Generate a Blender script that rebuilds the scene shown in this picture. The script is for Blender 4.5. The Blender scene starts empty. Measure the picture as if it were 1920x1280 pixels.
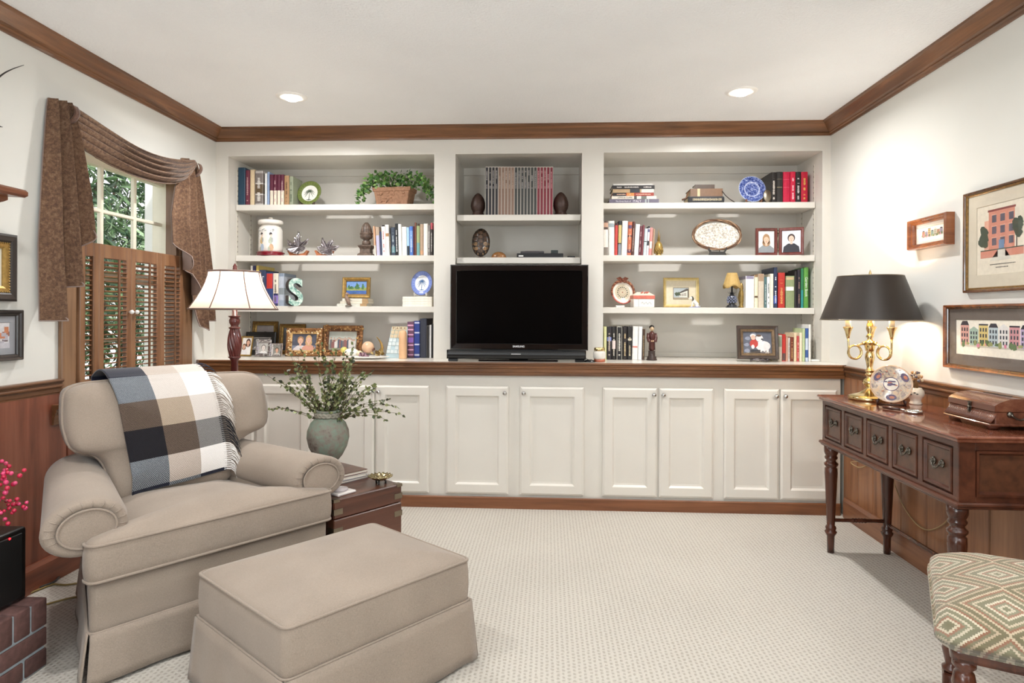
import bpy, bmesh, math, random
from mathutils import Vector, Matrix
rnd = random.Random(11)
scn = bpy.context.scene
COL = scn.collection
PI = math.pi
sin, cos, radians, sqrt = math.sin, math.cos, math.radians, math.sqrt

# ---------------------------------------------------------------- camera maths (pixel <-> world)
F = 1220.0; PX, PY = 960.0, 588.0; H = 1.21
TH = math.atan(67 / F); ROLL = radians(0.25)
RIGHT = Vector((cos(TH), sin(TH), 0)); FWD = Vector((-sin(TH), cos(TH), 0)); UP = Vector((0, 0, 1))
CR = RIGHT * cos(ROLL) + UP * sin(ROLL); CU = UP * cos(ROLL) - RIGHT * sin(ROLL)
CAM = Vector((0, 0, H))
def ray(px, py):
    return FWD + CR * ((px - PX) / F) + CU * (-(py - PY) / F)
def at_y(px, py, y):
    d = ray(px, py); return CAM + d * (y / d.y)
def at_x(px, py, x):
    d = ray(px, py); return CAM + d * (x / d.x)
def at_z(px, py, z):
    d = ray(px, py); return CAM + d * ((z - H) / d.z)
def at_d(px, py, dist):
    return CAM + ray(px, py) * dist

# ---------------------------------------------------------------- mesh builder
class MB:
    def __init__(s): s.v = []; s.f = []; s.m = []; s.sm = []; s.uv = []
    def add(s, verts, faces, M=None, mat=0, smooth=False, uvs=None):
        o = len(s.v)
        for v in verts:
            v = Vector(v); s.v.append(M @ v if M is not None else v)
        for i, f in enumerate(faces):
            s.f.append(tuple(o + k for k in f)); s.sm.append(smooth)
            s.m.append(mat[i] if isinstance(mat, (list, tuple)) else mat)
        return s
    def merge(s, bm, M=None, mat=0, smooth=False):
        bm.verts.index_update()
        s.add([v.co.copy() for v in bm.verts], [[v.index for v in f.verts] for f in bm.faces], M, mat, smooth)
        bm.free(); return s
    def box(s, x0, y0, z0, x1, y1, z1, b=0.0, M=None, mat=0, seg=1):
        if x0 > x1: x0, x1 = x1, x0
        if y0 > y1: y0, y1 = y1, y0
        if z0 > z1: z0, z1 = z1, z0
        vs = [(x, y, z) for z in (z0, z1) for y in (y0, y1) for x in (x0, x1)]
        fs = [(0, 2, 3, 1), (4, 5, 7, 6), (0, 1, 5, 4), (2, 6, 7, 3), (0, 4, 6, 2), (1, 3, 7, 5)]
        if b <= 0: return s.add(vs, fs, M, mat)
        bm = bmesh.new(); bv = [bm.verts.new(v) for v in vs]
        for f in fs: bm.faces.new([bv[i] for i in f])
        b = min(b, 0.45 * min(x1 - x0, y1 - y0, z1 - z0))
        bmesh.ops.bevel(bm, geom=bm.edges[:], offset=b, segments=seg, affect='EDGES', profile=0.5)
        return s.merge(bm, M, mat, seg > 1)
    def lathe(s, prof, n=24, M=None, mat=0, smooth=True, cap=True, sq=None):
        vs = []; fs = []
        for (r, z) in prof:
            for k in range(n):
                a = 2 * PI * k / n
                vs.append((r * cos(a), r * sin(a), z))
        for i in range(len(prof) - 1):
            for k in range(n):
                a, b = i * n + k, i * n + (k + 1) % n
                fs.append((a, b, b + n, a + n))
        if cap:
            if prof[0][0] > 1e-5: fs.append(tuple(reversed(range(n))))
            if prof[-1][0] > 1e-5: fs.append(tuple(range((len(prof) - 1) * n, len(prof) * n)))
        return s.add(vs, fs, M, mat, smooth)
    def tube(s, pts, r, n=8, M=None, mat=0, closed=False, cap=True, smooth=True, flat=1.0, up=None):
        pts = [Vector(p) for p in pts]; N = len(pts)
        rs = r if isinstance(r, (list, tuple)) else [r] * N
        vs = []; fs = []; prev = None
        for i, p in enumerate(pts):
            a = pts[(i - 1) % N] if (closed or i > 0) else p
            b = pts[(i + 1) % N] if (closed or i < N - 1) else p
            t = (b - a)
            if t.length < 1e-9: t = Vector((0, 0, 1))
            t.normalize()
            if prev is None:
                u = Vector(up) if up else (Vector((0, 0, 1)) if abs(t.z) < 0.9 else Vector((1, 0, 0)))
            else: u = prev
            u = u - t * u.dot(t)
            if u.length < 1e-6: u = t.orthogonal()
            u.normalize(); w = t.cross(u); prev = u
            for k in range(n):
                an = 2 * PI * k / n
                vs.append(p + u * (cos(an) * rs[i] * flat) + w * (sin(an) * rs[i]))
        L = N if closed else N - 1
        for i in range(L):
            j = (i + 1) % N
            for k in range(n):
                fs.append((i * n + k, i * n + (k + 1) % n, j * n + (k + 1) % n, j * n + k))
        if cap and not closed:
            fs.append(tuple(reversed(range(n)))); fs.append(tuple(range((N - 1) * n, N * n)))
        return s.add(vs, fs, M, mat, smooth)
    def sphere(s, c, r, n=16, m=10, M=None, mat=0, sc=(1, 1, 1)):
        prof = [(max(1e-6, sin(PI * i / m)), -cos(PI * i / m)) for i in range(m + 1)]
        T = Matrix.Translation(c) @ Matrix.Diagonal((r * sc[0], r * sc[1], r * sc[2], 1))
        return s.lathe(prof, n, (M @ T) if M is not None else T, mat, cap=False)
    def prism(s, poly, h0, h1, M=None, mat=0, smooth=False):
        n = len(poly)
        vs = [(x, y, h0) for x, y in poly] + [(x, y, h1) for x, y in poly]
        fs = [tuple(reversed(range(n))), tuple(range(n, 2 * n))]
        fs += [(i, (i + 1) % n, n + (i + 1) % n, n + i) for i in range(n)]
        return s.add(vs, fs, M, mat, smooth)
    def poly(s, pts, M=None, mat=0):
        return s.add(pts, [tuple(range(len(pts)))], M, mat)
    def grid(s, nu, nv, fn, M=None, mat=0, smooth=True, matfn=None, closed_u=False):
        vs = [fn(i / nu, j / nv) for j in range(nv + 1) for i in range(nu + (0 if closed_u else 1))]
        w = nu if closed_u else nu + 1
        fs = []; ms = []
        for j in range(nv):
            for i in range(nu):
                fs.append((j * w + i, j * w + (i + 1) % w, (j + 1) * w + (i + 1) % w, (j + 1) * w + i))
                ms.append(matfn((i + .5) / nu, (j + .5) / nv) if matfn else mat)
        return s.add(vs, fs, M, ms, smooth)
    def ring(s, w, h, prof, M=None, mats=None, fill=None, mat=0):
        """mitred rectangular frame in the XY plane, centred; prof = [(inset, height)]"""
        vs = []; fs = []; ms = []
        for (d, z) in prof:
            a, b = w / 2 - d, h / 2 - d
            vs += [(-a, -b, z), (a, -b, z), (a, b, z), (-a, b, z)]
        for i in range(len(prof) - 1):
            for k in range(4):
                fs.append((i * 4 + k, i * 4 + (k + 1) % 4, i * 4 + 4 + (k + 1) % 4, i * 4 + 4 + k))
                ms.append(mats[i] if mats else mat)
        if fill is not None:
            k = (len(prof) - 1) * 4; fs.append((k, k + 1, k + 2, k + 3)); ms.append(fill)
        fs.append((3, 2, 1, 0)); ms.append(mats[0] if mats else mat)
        return s.add(vs, fs, M, ms)
    def extr(s, prof, a0, a1, axis='x', m0=0.0, m1=0.0, M=None, mat=0):
        """profile [(p, z)] (p = out of the wall) swept along +axis from a0 to a1, mitred m0/m1 per unit of p"""
        n = len(prof); vs = []
        for (a, m) in ((a0, m0), (a1, m1)):
            for (p, z) in prof:
                q = a + m * p
                vs.append((q, p, z) if axis == 'x' else (p, q, z))
        fs = [tuple(range(n)), tuple(reversed(range(n, 2 * n)))]
        fs += [(i, (i + 1) % n, n + (i + 1) % n, n + i) for i in range(n)]
        return s.add(vs, fs, M, mat)
    def build(s, name, mats, parent=None, local=False, sub=0, auto=None, solid=0.0):
        me = bpy.data.meshes.new(name)
        vs = s.v
        if parent is not None and not local:
            Mi = WM[parent.name].inverted(); vs = [Mi @ v for v in s.v]
        me.from_pydata([tuple(v) for v in vs], [], s.f)
        for mt in (mats if isinstance(mats, (list, tuple)) else [mats]): me.materials.append(mt)
        me.polygons.foreach_set('material_index', s.m)
        me.polygons.foreach_set('use_smooth', s.sm)
        me.update()
        bm = bmesh.new(); bm.from_mesh(me); bmesh.ops.recalc_face_normals(bm, faces=bm.faces[:]); bm.to_mesh(me); bm.free()
        o = bpy.data.objects.new(name, me); COL.objects.link(o)
        if parent is not None:
            o.parent = parent; WM[o.name] = WM[parent.name].copy()
        else: WM[o.name] = Matrix.Identity(4)
        if solid:
            md = o.modifiers.new('thick', 'SOLIDIFY'); md.thickness = solid; md.offset = 0
        if sub:
            md = o.modifiers.new('sub', 'SUBSURF'); md.levels = sub; md.render_levels = sub
        return o
WM = {}
def T(x, y, z): return Matrix.Translation((x, y, z))
def Rz(a): return Matrix.Rotation(a, 4, 'Z')
def Rx(a): return Matrix.Rotation(a, 4, 'X')
def Ry(a): return Matrix.Rotation(a, 4, 'Y')
def face_y(x, y, z, lean=0.0, yaw=0.0):
    """local (X right, Y up, Z towards the viewer) -> upright plane facing -Y at (x,y,z); lean tips the top back"""
    return T(x, y, z) @ Rz(yaw) @ Rx(PI / 2 - lean)
def wall_l(y, z, x): return T(x, y, z) @ Matrix(((0, 0, 1, 0), (1, 0, 0, 0), (0, 1, 0, 0), (0, 0, 0, 1)))     # on left wall, facing +X (local X = +Y world)
def wall_r(y, z, x): return T(x, y, z) @ Matrix(((0, 0, -1, 0), (-1, 0, 0, 0), (0, 1, 0, 0), (0, 0, 0, 1)))   # on right wall, facing -X (local X = -Y world)
def smooth(pts, n=8):
    pts = [Vector(p) for p in pts]; out = []
    for i in range(len(pts) - 1):
        a, b = pts[i], pts[i + 1]; p = pts[i - 1] if i else a; q = pts[i + 2] if i + 2 < len(pts) else b
        for k in range(n):
            f = k / n; out.append(.5 * (2 * a + (b - p) * f + (2 * p - 5 * a + 4 * b - q) * f * f + (-p + 3 * a - 3 * b + q) * f ** 3))
    return out + [pts[-1]]
def tag(o, label, cat=None, group=None, kind=None):
    if label: o['label'] = label
    if cat: o['category'] = cat
    if group: o['group'] = group
    if kind: o['kind'] = kind
    return o
def thing(name, label, cat, loc=(0, 0, 0), rz=0.0, group=None):
    o = bpy.data.objects.new(name, None); COL.objects.link(o); o.empty_display_size = 0.05
    o.location = loc; o.rotation_euler = (0, 0, rz)
    WM[o.name] = T(*loc) @ Rz(rz)
    return tag(o, label, cat, group)
def struct(name, mb, mat, **k):
    o = mb.build(name, mat, **k); o['kind'] = 'structure'; return o

# ---------------------------------------------------------------- materials
def lin(h):
    h = h.lstrip('#'); c = [int(h[i:i + 2], 16) / 255 for i in (0, 2, 4)]
    return tuple((x / 12.92 if x <= 0.04045 else ((x + 0.055) / 1.055) ** 2.4) for x in c) + (1.0,)
def shade(c, k): return tuple(min(1, x * k) for x in c[:3]) + (1.0,)
class NT:
    def __init__(s, name):
        s.m = bpy.data.materials.new(name); s.m.use_nodes = True; s.t = s.m.node_tree; s.n = s.t.nodes
        s.p = s.n['Principled BSDF']; s.out = s.n['Material Output']
    def node(s, ty, **kw):
        n = s.n.new(ty)
        for k, v in kw.items():
            if k in n.inputs.keys() if isinstance(k, str) else False: n.inputs[k].default_value = v
            else: setattr(n, k, v)
        return n
    def link(s, a, b): s.t.links.new(a, b)
    def coord(s, scale=(1, 1, 1), rot=(0, 0, 0), kind='Object'):
        tc = s.n.new('ShaderNodeTexCoord'); mp = s.n.new('ShaderNodeMapping')
        mp.inputs['Scale'].default_value = scale; mp.inputs['Rotation'].default_value = rot
        s.link(tc.outputs[kind], mp.inputs['Vector']); return mp.outputs['Vector']
    def noise(s, vec, scale=5, detail=3, rough=.5, dist=0):
        n = s.n.new('ShaderNodeTexNoise'); n.inputs['Scale'].default_value = scale; n.inputs['Detail'].default_value = detail
        n.inputs['Roughness'].default_value = rough; n.inputs['Distortion'].default_value = dist
        s.link(vec, n.inputs['Vector']); return n.outputs['Fac']
    def ramp(s, fac, stops, interp='LINEAR'):
        r = s.n.new('ShaderNodeValToRGB'); r.color_ramp.interpolation = interp
        e = r.color_ramp.elements
        while len(e) > 2: e.remove(e[-1])
        while len(e) < len(stops): e.new(0.5)
        for i, (p, c) in enumerate(stops): e[i].position = p; e[i].color = c
        s.link(fac, r.inputs['Fac']); return r.outputs['Color']
    def math(s, op, a, b=None, clamp=False):
        n = s.n.new('ShaderNodeMath'); n.operation = op; n.use_clamp = clamp
        for i, x in enumerate((a, b)):
            if x is None: continue
            if isinstance(x, (int, float)): n.inputs[i].default_value = x
            else: s.link(x, n.inputs[i])
        return n.outputs[0]
    def bump(s, h, strength=.3, dist=.01):
        b = s.n.new('ShaderNodeBump'); b.inputs['Strength'].default_value = strength; b.inputs['Distance'].default_value = dist
        s.link(h, b.inputs['Height']); s.link(b.outputs['Normal'], s.p.inputs['Normal']); return b
    def set(s, **k):
        for a, v in k.items():
            key = {'rough': 'Roughness', 'metal': 'Metallic', 'spec': 'Specular IOR Level', 'coat': 'Coat Weight', 'col': 'Base Color',
                   'em': 'Emission Color', 'es': 'Emission Strength', 'trans': 'Transmission Weight', 'ior': 'IOR', 'alpha': 'Alpha',
                   'sheen': 'Sheen Weight'}[a]
            if hasattr(v, 'is_linked'): s.link(v, s.p.inputs[key])
            else: s.p.inputs[key].default_value = v
        return s
_mc = {}
def paint(hexc, rough=.5, var=.06, scale=30, metal=0, bump=0, spec=.5, coat=0, name=None):
    key = (hexc, rough, var, scale, metal, bump, spec, coat)
    if key in _mc: return _mc[key]
    n = NT(name or 'paint_' + hexc.strip('#')); c = lin(hexc)
    v = n.coord(); f = n.noise(v, scale, 3)
    n.set(col=n.ramp(f, [(.3, shade(c, 1 - var)), (.7, shade(c, 1 + var))]), rough=rough, metal=metal, spec=spec, coat=coat)
    if bump: n.bump(f, bump, .002)
    _mc[key] = n.m; return n.m
def wood(name, dark, mid, light, axis='x', scale=6, rough=.35, coat=.1, stretch=14):
    n = NT(name); s = [scale * stretch / 4] * 3; s['xyz'.index(axis)] = scale / 4
    v = n.coord(tuple(s)); f = n.noise(v, 1.0, 6, .62, .6)
    v2 = n.coord(tuple(x * .35 for x in s)); g = n.noise(v2, 1.0, 2)
    f2 = n.math('ADD', n.math('MULTIPLY', f, .65), n.math('MULTIPLY', g, .35))
    n.set(col=n.ramp(f2, [(.32, lin(dark)), (.5, lin(mid)), (.68, lin(light))]), rough=rough, coat=coat)
    n.bump(f, .08, .002); return n.m
def fabric(name, hexc, dark=.86, light=1.08, scale=900, bump=.25, blotch=.05, sheen=.2):
    n = NT(name); c = lin(hexc); v = n.coord()
    vx = n.coord((scale * .18, scale, scale)); vy = n.coord((scale, scale, scale * .18))
    f = n.math('ADD', n.math('MULTIPLY', n.noise(vx, 1, 2), .5), n.math('MULTIPLY', n.noise(vy, 1, 2), .5))
    g = n.noise(v, 5, 3)
    h = n.math('ADD', f, n.math('MULTIPLY', n.math('SUBTRACT', g, .5), blotch * 4))
    n.set(col=n.ramp(h, [(.35, shade(c, dark)), (.65, shade(c, light))]), rough=.95, sheen=sheen, spec=.2)
    n.bump(f, bump, .002); return n.m
def metal(name, hexc, rough=.25):
    n = NT(name); v = n.coord(); f = n.noise(v, 60, 2)
    n.set(col=lin(hexc), metal=1.0, rough=n.ramp(f, [(.3, (rough * .8,) * 3 + (1,)), (.7, (rough * 1.25,) * 3 + (1,))])); return n.m
def glass(name, tint='#ffffff', rough=0.0):
    n = NT(name); n.set(col=lin(tint), rough=rough, trans=1.0, ior=1.45); return n.m
def thin_glass(name, gloss=.06):
    n = NT(name); t = n.n.new('ShaderNodeBsdfTransparent'); g = n.n.new('ShaderNodeBsdfGlossy'); g.inputs['Roughness'].default_value = 0.02
    mx = n.n.new('ShaderNodeMixShader'); lw = n.n.new('ShaderNodeLayerWeight'); fac = n.math('ADD', n.math('MULTIPLY', n.math('POWER', lw.outputs['Facing'], 5.0), .7), gloss * .5)
    n.link(fac, mx.inputs[0]); n.link(t.outputs[0], mx.inputs[1]); n.link(g.outputs[0], mx.inputs[2]); n.link(mx.outputs[0], n.out.inputs['Surface'])
    return n.m
def transfer(name, sc, a, b, c):
    n = NT(name); v = n.coord(); f = n.noise(v, sc, 4, .7, .8); n.set(col=n.ramp(f, [(.40, lin(a)), (.52, lin(b)), (.64, lin(c))]), rough=.15, coat=.5); return n.m
def emit(name, hexc, strength):
    n = NT(name); n.set(col=lin(hexc), em=lin(hexc), es=strength); return n.m

PAINT_W = paint('#dbd7cf', .38, .015, 6, name='cabinet_paint')
WALL = paint('#dad9d3', .75, .015, 3, name='wall_paint')
def mk_ceiling():
    n = NT('ceiling_texture'); v = n.coord(); f = n.noise(v, 90, 3, .6); g = n.noise(v, 2, 2)
    n.set(col=n.ramp(g, [(.3, lin('#f2f3f4')), (.7, lin('#f7f8f9'))]), rough=.9, spec=.2); n.bump(f, .6, .008); return n.m
CEIL_M = mk_ceiling()
def mk_carpet():
    """woven loop pile: ribs along Y with staggered dark dashes between the loops"""
    n = NT('woven_carpet'); v = n.coord(); nz = n.n.new('ShaderNodeTexNoise'); nz.inputs['Scale'].default_value = 55; n.link(v, nz.inputs['Vector'])
    va = n.n.new('ShaderNodeVectorMath'); va.operation = 'MULTIPLY_ADD'; n.link(nz.outputs['Color'], va.inputs[0]); va.inputs[1].default_value = (.012, .016, 0); n.link(v, va.inputs[2])
    sp = n.n.new('ShaderNodeSeparateXYZ'); n.link(va.outputs[0], sp.inputs[0])
    u = n.math('DIVIDE', sp.outputs[0], .0185); fl = n.math('FLOOR', u)
    rib = n.math('ABSOLUTE', n.math('SUBTRACT', n.math('FRACT', u), .5))                       # 0 at rib centre .. .5 between ribs
    w = n.math('ADD', n.math('DIVIDE', sp.outputs[1], .021), n.math('MULTIPLY', fl, .5))
    loop = n.math('ABSOLUTE', n.math('SUBTRACT', n.math('FRACT', w), .5))
    gap = n.math('MULTIPLY', n.math('MULTIPLY', n.math('SUBTRACT', .42, loop), 4.0, True), n.math('MULTIPLY', n.math('SUBTRACT', .34, rib), 5.0, True), True)
    h = n.noise(v, 330, 2); g = n.noise(v, 1.4, 3)
    fac = n.math('ADD', n.math('SUBTRACT', .80, n.math('MULTIPLY', gap, .40)), n.math('ADD', n.math('MULTIPLY', n.math('SUBTRACT', h, .5), .5), n.math('MULTIPLY', n.math('SUBTRACT', g, .5), .3)))
    n.set(col=n.ramp(fac, [(.12, lin('#938b7f')), (.5, lin('#b4aea5')), (.9, lin('#c9c4bb'))]), rough=.97, spec=.1)
    n.bump(fac, .6, .006); return n.m
CARPET = mk_carpet()
W_X = wood('trim_wood_x', '#432917', '#704a2d', '#966744', 'x'); W_Y = wood('trim_wood_y', '#432917', '#6e482c', '#92633f', 'y'); W_Z = wood('trim_wood_z', '#5f4530', '#806046', '#97775a', 'z')
PANEL_R = wood('wainscot_wood', '#5a3620', '#8a5c3c', '#a87852', 'z', 5)
PANEL_L = wood('wainscot_red_wood', '#4f281c', '#7a4431', '#935c45', 'z', 5)
BASE_L = wood('base_red_wood', '#4c2418', '#743e2a', '#8e5438', 'y')
BASE_Y = wood('base_wood_y', '#4c2e1c', '#7a5038', '#95694a', 'y')
SHUT_Z = wood('shutter_wood', '#54391f', '#775238', '#8e6a4c', 'z'); SHUT_Y = wood('louver_wood', '#5c3620', '#85573a', '#a8764e', 'y')
DARK_Y = wood('desk_wood_y', '#2e160e', '#4a2719', '#603726', 'y', 6, .3, .1); DARK_Z = wood('desk_wood_z', '#30150d', '#4c2617', '#653623', 'z', 6, .25, .3)
DESKTOP = wood('desk_top_wood', '#542a1c', '#754331', '#8d5943', 'y', 5, .16, .6)
BURL = paint('#4e2f1f', .35, .35, 35, coat=.1, name='burl_veneer')
MAHOG = wood('mahogany', '#42231a', '#683d2c', '#82583f', 'y', 6, .25, .3)
TRUNK = wood('trunk_wood', '#341c14', '#553022', '#6b4432', 'x', 5, .32, .2)
BRASS = metal('brass', '#e2cc96', .17); BRASS_D = metal('antique_brass', '#8a8070', .35); CHROME = metal('chrome', '#cfd0d0', .15); PEWTER = metal('pewter', '#a59fa2', .28)
BRONZE = metal('dark_bronze', '#6a655d', .32); IRON = paint('#2a2826', .45, .1, 40, name='black_iron')
LINEN = fabric('linen_upholstery', '#988a7d', dark=.80, light=1.12, blotch=.09); PIPING = fabric('welt_cord', '#97897c', scale=500)
GOLD = paint('#a5854a', .35, .25, 60, .6, name='gilt'); GOLD_D = paint('#7b5b2c', .4, .35, 80, .5, name='dark_gilt')
BLACKP = paint('#151413', .3, .1, 20, name='black_lacquer'); PLASTIC = paint('#101012', .22, .05, 20, name='black_plastic')
PAPER = paint('#efe9dc', .8, .04, 200, name='paper_block'); PAPER_T = paint('#cfc09f', .8, .08, 300, name='aged_paper')
CREAM = paint('#efece4', .5, .03, 20); WHITE = paint('#f4f2ee', .35, .02, 20)
GLASSP = thin_glass('picture_glass')
# ================================================================ the room
XL, XR, YB, YC, YBK, CEIL, CT, YR = -2.24, 1.805, 4.27, 4.05, 4.71, 2.436, 0.91, -3.2
m = MB().box(XL - .15, YR - .15, -.06, XR + .15, 4.9, 0); struct('floor', m, CARPET)
m = MB().box(XL - .15, YR - .15, CEIL, XR + .15, 4.9, CEIL + .08); struct('ceiling', m, CEIL_M)
# left wall with the window opening
WY0, WY1, WZ0, WZ1 = 2.95, 3.83, .80, 2.0
SY0, SY1, SZA, SZB = -2.9, -.7, .45, 2.25      # unseen side windows behind the viewer, added to let in light
m = MB()
def pierced(m, x0, x1, holes):
    y = YR - .15
    for (a, b, z0, z1) in holes:
        m.box(x0, y, 0, x1, a, CEIL); m.box(x0, a, 0, x1, b, z0); m.box(x0, a, z1, x1, b, CEIL); y = b
    m.box(x0, y, 0, x1, 4.9, CEIL)
pierced(m, XL - .15, XL, [(SY0, SY1, SZA, SZB), (WY0, WY1, WZ0, WZ1)]); struct('wall_left', m, WALL)
m = MB(); pierced(m, XR, XR + .15, [(SY0, SY1, SZA, SZB)]); struct('wall_right', m, WALL)
m = MB().box(XL, YBK + .02, 0, XR, 4.9, CEIL); struct('wall_back', m, WALL)
m = MB().box(XL, YR - .15, 0, XR, YR, CEIL); struct('wall_rear', m, wood('unseen_dark_panelling', '#2c1c12', '#432b1c', '#543825', 'z', 5))  # unseen wall, panelled dark to keep the television reflection and bounce low
for i, x in enumerate((XL - .08, XR + .08)):
    m = MB(); h = SZB - SZA
    for k in range(4): y = SY0 + (SY1 - SY0) * k / 3; m.box(x - .025, y - .03, SZA, x + .025, y + .03, SZB)
    for k in range(3): z = SZA + h * k / 2; m.box(x - .025, SY0, z - .03, x + .025, SY1, z + .03)
    struct('window_%d' % (i + 2), m, WHITE)  # bars of the unseen windows added for light

# crown moulding (p out of the wall, z)
cz = CEIL
CRP = [(0, cz), (.082, cz), (.082, cz - .012), (.074, cz - .014), (.062, cz - .024), (.046, cz - .04), (.034, cz - .052), (.024, cz - .057), (.020, cz - .058), (.020, cz - .064), (.012, cz - .068), (.010, cz - .078), (0, cz - .078)]
def flip(prof, base, sgn): return [(base + sgn * p, z) for p, z in prof]
def trim_line(name, prof, axis, base, sgn, a0, a1, m0, m1, mat):
    mb = MB(); n = len(prof); vs = []
    for (a, mm) in ((a0, m0), (a1, m1)):
        for (p, z) in prof:
            q = a + mm * p; w = base + sgn * p
            vs.append((q, w, z) if axis == 'x' else (w, q, z))
    fs = [tuple(range(n)), tuple(reversed(range(n, 2 * n)))] + [(i, (i + 1) % n, n + (i + 1) % n, n + i) for i in range(n)]
    mb.add(vs, fs); return struct(name, mb, mat)
trim_line('trim_1', CRP, 'x', YB, -1, XL, XR, 1, -1, W_X)
trim_line('trim_2', CRP, 'y', XL, 1, YR, YB, 0, -1, W_Y)
trim_line('trim_3', CRP, 'y', XR, -1, YR, YB, 0, -1, W_Y)
# chair rails
RAIL = [(0, .905), (.034, .905), (.036, .899), (.034, .893), (.026, .889), (.026, .882), (.031, .877), (.031, .871), (.022, .866), (.018, .860), (.018, .846), (.013, .842), (.013, .828), (0, .828)]
trim_line('trim_4', RAIL, 'y', XR, -1, YR, 4.03, 0, -1, W_Y)
trim_line('trim_5', RAIL, 'y', XL, 1, YR, 2.858, 0, 0, W_Y)
# wainscot boards
def boards(name, x, sgn, ys, mat):
    mb = MB()
    for a, b in zip(ys[:-1], ys[1:]):
        mb.box(x, a + .0022, .0, x + sgn * .014, b - .0022, .84, b=.004)
    mb.box(x, ys[0], 0, x + sgn * .004, ys[-1], .83)
    return struct(name, mb, mat)
boards('trim_6', XR, -1, [-.4, -.2, 0, .3, .5, .75, .98, 1.2, 1.5, 1.7, 1.95, 2.1, 2.28, 2.47, 2.74, 2.89, 2.93, 3.177, 3.4, 3.685, 3.864, 4.045], PANEL_R)
boards('trim_7', XL, 1, [-.4, -.2, 0, .3, .5, .75, .98, 1.2, 1.5, 1.75, 2.0, 2.2, 2.5, 2.905, 3.1, 3.3, 3.52, 3.8, 4.045], PANEL_L)
BB = [(0, .118), (.012, .118), (.018, .110), (.024, .100), (.024, 0), (0, 0)]
trim_line('baseboard_right', BB, 'y', XR - .012, -1, YR, 4.02, 0, -1, BASE_Y)
trim_line('baseboard_left', BB, 'y', XL + .012, 1, YR, 4.02, 0, -1, BASE_L)
BBK = [(0, .072), (.004, .072), (.008, .066), (.008, 0), (0, 0)]
trim_line('baseboard_back', BBK, 'x', YC - .012, -1, XL + .03, XR - .03, 1, -1, wood('base_wood_x', '#4c2e1c', '#7a4c30', '#8f5f40', 'x'))

# ---------------------------------------------------------------- window in the left wall
wn = bpy.data.objects.new('window_1', None); COL.objects.link(wn); wn['kind'] = 'structure'; wn.location = (XL, (WY0 + WY1) / 2, WZ0); WM['window_1'] = T(*wn.location)
# wooden casing
m = MB()
m.box(XL, 2.86, .78, XL + .022, WY0 + .005, 2.06, b=.004); m.box(XL, WY1 - .005, .78, XL + .022, 3.955, 2.06, b=.004); m.box(XL, WY0, WZ1 - .01, XL + .022, WY1, 2.06, b=.004)
m.box(XL - .06, WY1 - .03, WZ0, XL + .005, WY1 + .0, WZ1); m.box(XL - .06, WY0, WZ0, XL + .005, WY0 + .03, WZ1)
m.build('casing', W_Z, wn)
m = MB()
SILL = [(0, .79), (.05, .79), (.055, .782), (.05, .774), (.036, .768), (.036, .756), (.03, .75), (.024, .72), (.022, .70), (0, .70)]
m.extr([(XL + p, z) for p, z in SILL], 2.81, 3.99, 'y')
m.build('sill', W_Y, wn)
m = MB(); xg = XL - .1     # sash
ys = [WY0 + .035] + [at_x(q, 400, xg).y for q in (188, 250.5, 309)]; zmid = at_x(250, 410, xg).z
m.box(xg - .02, WY0, WZ0, xg + .02, ys[0] + .012, WZ1); m.box(xg - .02, ys[3] - .0, WZ0, xg + .02, WY1 - .0, WZ1)
m.box(xg - .02, WY0, 1.965, xg + .02, WY1, WZ1); m.box(xg - .025, WY0, 1.37, xg + .025, WY1, 1.41); m.box(xg - .02, WY0, WZ0, xg + .02, WY1, WZ0 + .05)
for y in ys[1:3]: m.box(xg - .012, y - .012, WZ0, xg + .012, y + .012, WZ1, b=.004)
for z in (1.06, zmid): m.box(xg - .0105, WY0, z - .010, xg + .0105, WY1, z + .010, b=.004)
m.box(XL - .15, WY1 - .02, WZ0, XL - .02, WY1 + .001, WZ1); m.box(XL - .15, WY0 - .001, WZ0, XL - .02, WY0 + .02, WZ1)
m.build('sash', paint('#e9e2cf', .4, .02), wn)
m = MB(); m.add([(xg, WY0 + .01, WZ0 + .02), (xg, WY1 - .01, WZ0 + .02), (xg, WY1 - .01, WZ1 - .02), (xg, WY0 + .01, WZ1 - .02)], [(0, 1, 2, 3)]); m.build('pane', thin_glass('window_glass'), wn)

# ---------------------------------------------------------------- shutters
def shutter(k, y0, y1, label):
    x = XL + .012
    t = thing('window_shutter', label, 'shutter', (x + .01, (y0 + y1) / 2, .80), group='cafe shutters on the window')
    z0, z1 = .805, 1.547; sw = .038
    m = MB()
    m.box(x, y0 + .001, z0, x + .024, y0 + sw, z1, b=.003); m.box(x, y1 - sw, z0, x + .024, y1 - .001, z1, b=.003)
    m.box(x, y0 + sw, z1 - .07, x + .024, y1 - sw, z1, b=.003); m.box(x, y0 + sw, z0, x + .024, y1 - sw, z0 + .08, b=.003)
    m.build('frame', SHUT_Z, t)
    n = 24; zt = z1 - .078; zb = z0 + .085
    for i in range(n):
        zc = zb + (i + .5) * (zt - zb) / n
        MB().box(-.017, y0 + sw, -.0028, .017, y1 - sw, .0028, b=.002, M=T(x + .012, 0, zc) @ Ry(radians(-9))).build('louver', SHUT_Y, t)
    yc = (y0 + y1) / 2 + .015
    MB().box(x + .026, yc - .006, zb + .01, x + .036, yc + .006, zt + .012, b=.002).build('tilt_rod', SHUT_Z, t)
    return t
edges = [WY0 + .004] + [at_x(q, 520, XL + .036).y for q in (186, 246.5, 302)] + [WY1 - .004]
names = ['slatted wooden cafe shutter panel nearest the brown left valance tail', 'wooden louvred shutter panel left of the white knobs, second from the left',
         'wooden louvred shutter panel right of the white knobs, third from the left', 'slatted wooden shutter panel nearest the corner floor lamp']
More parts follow.
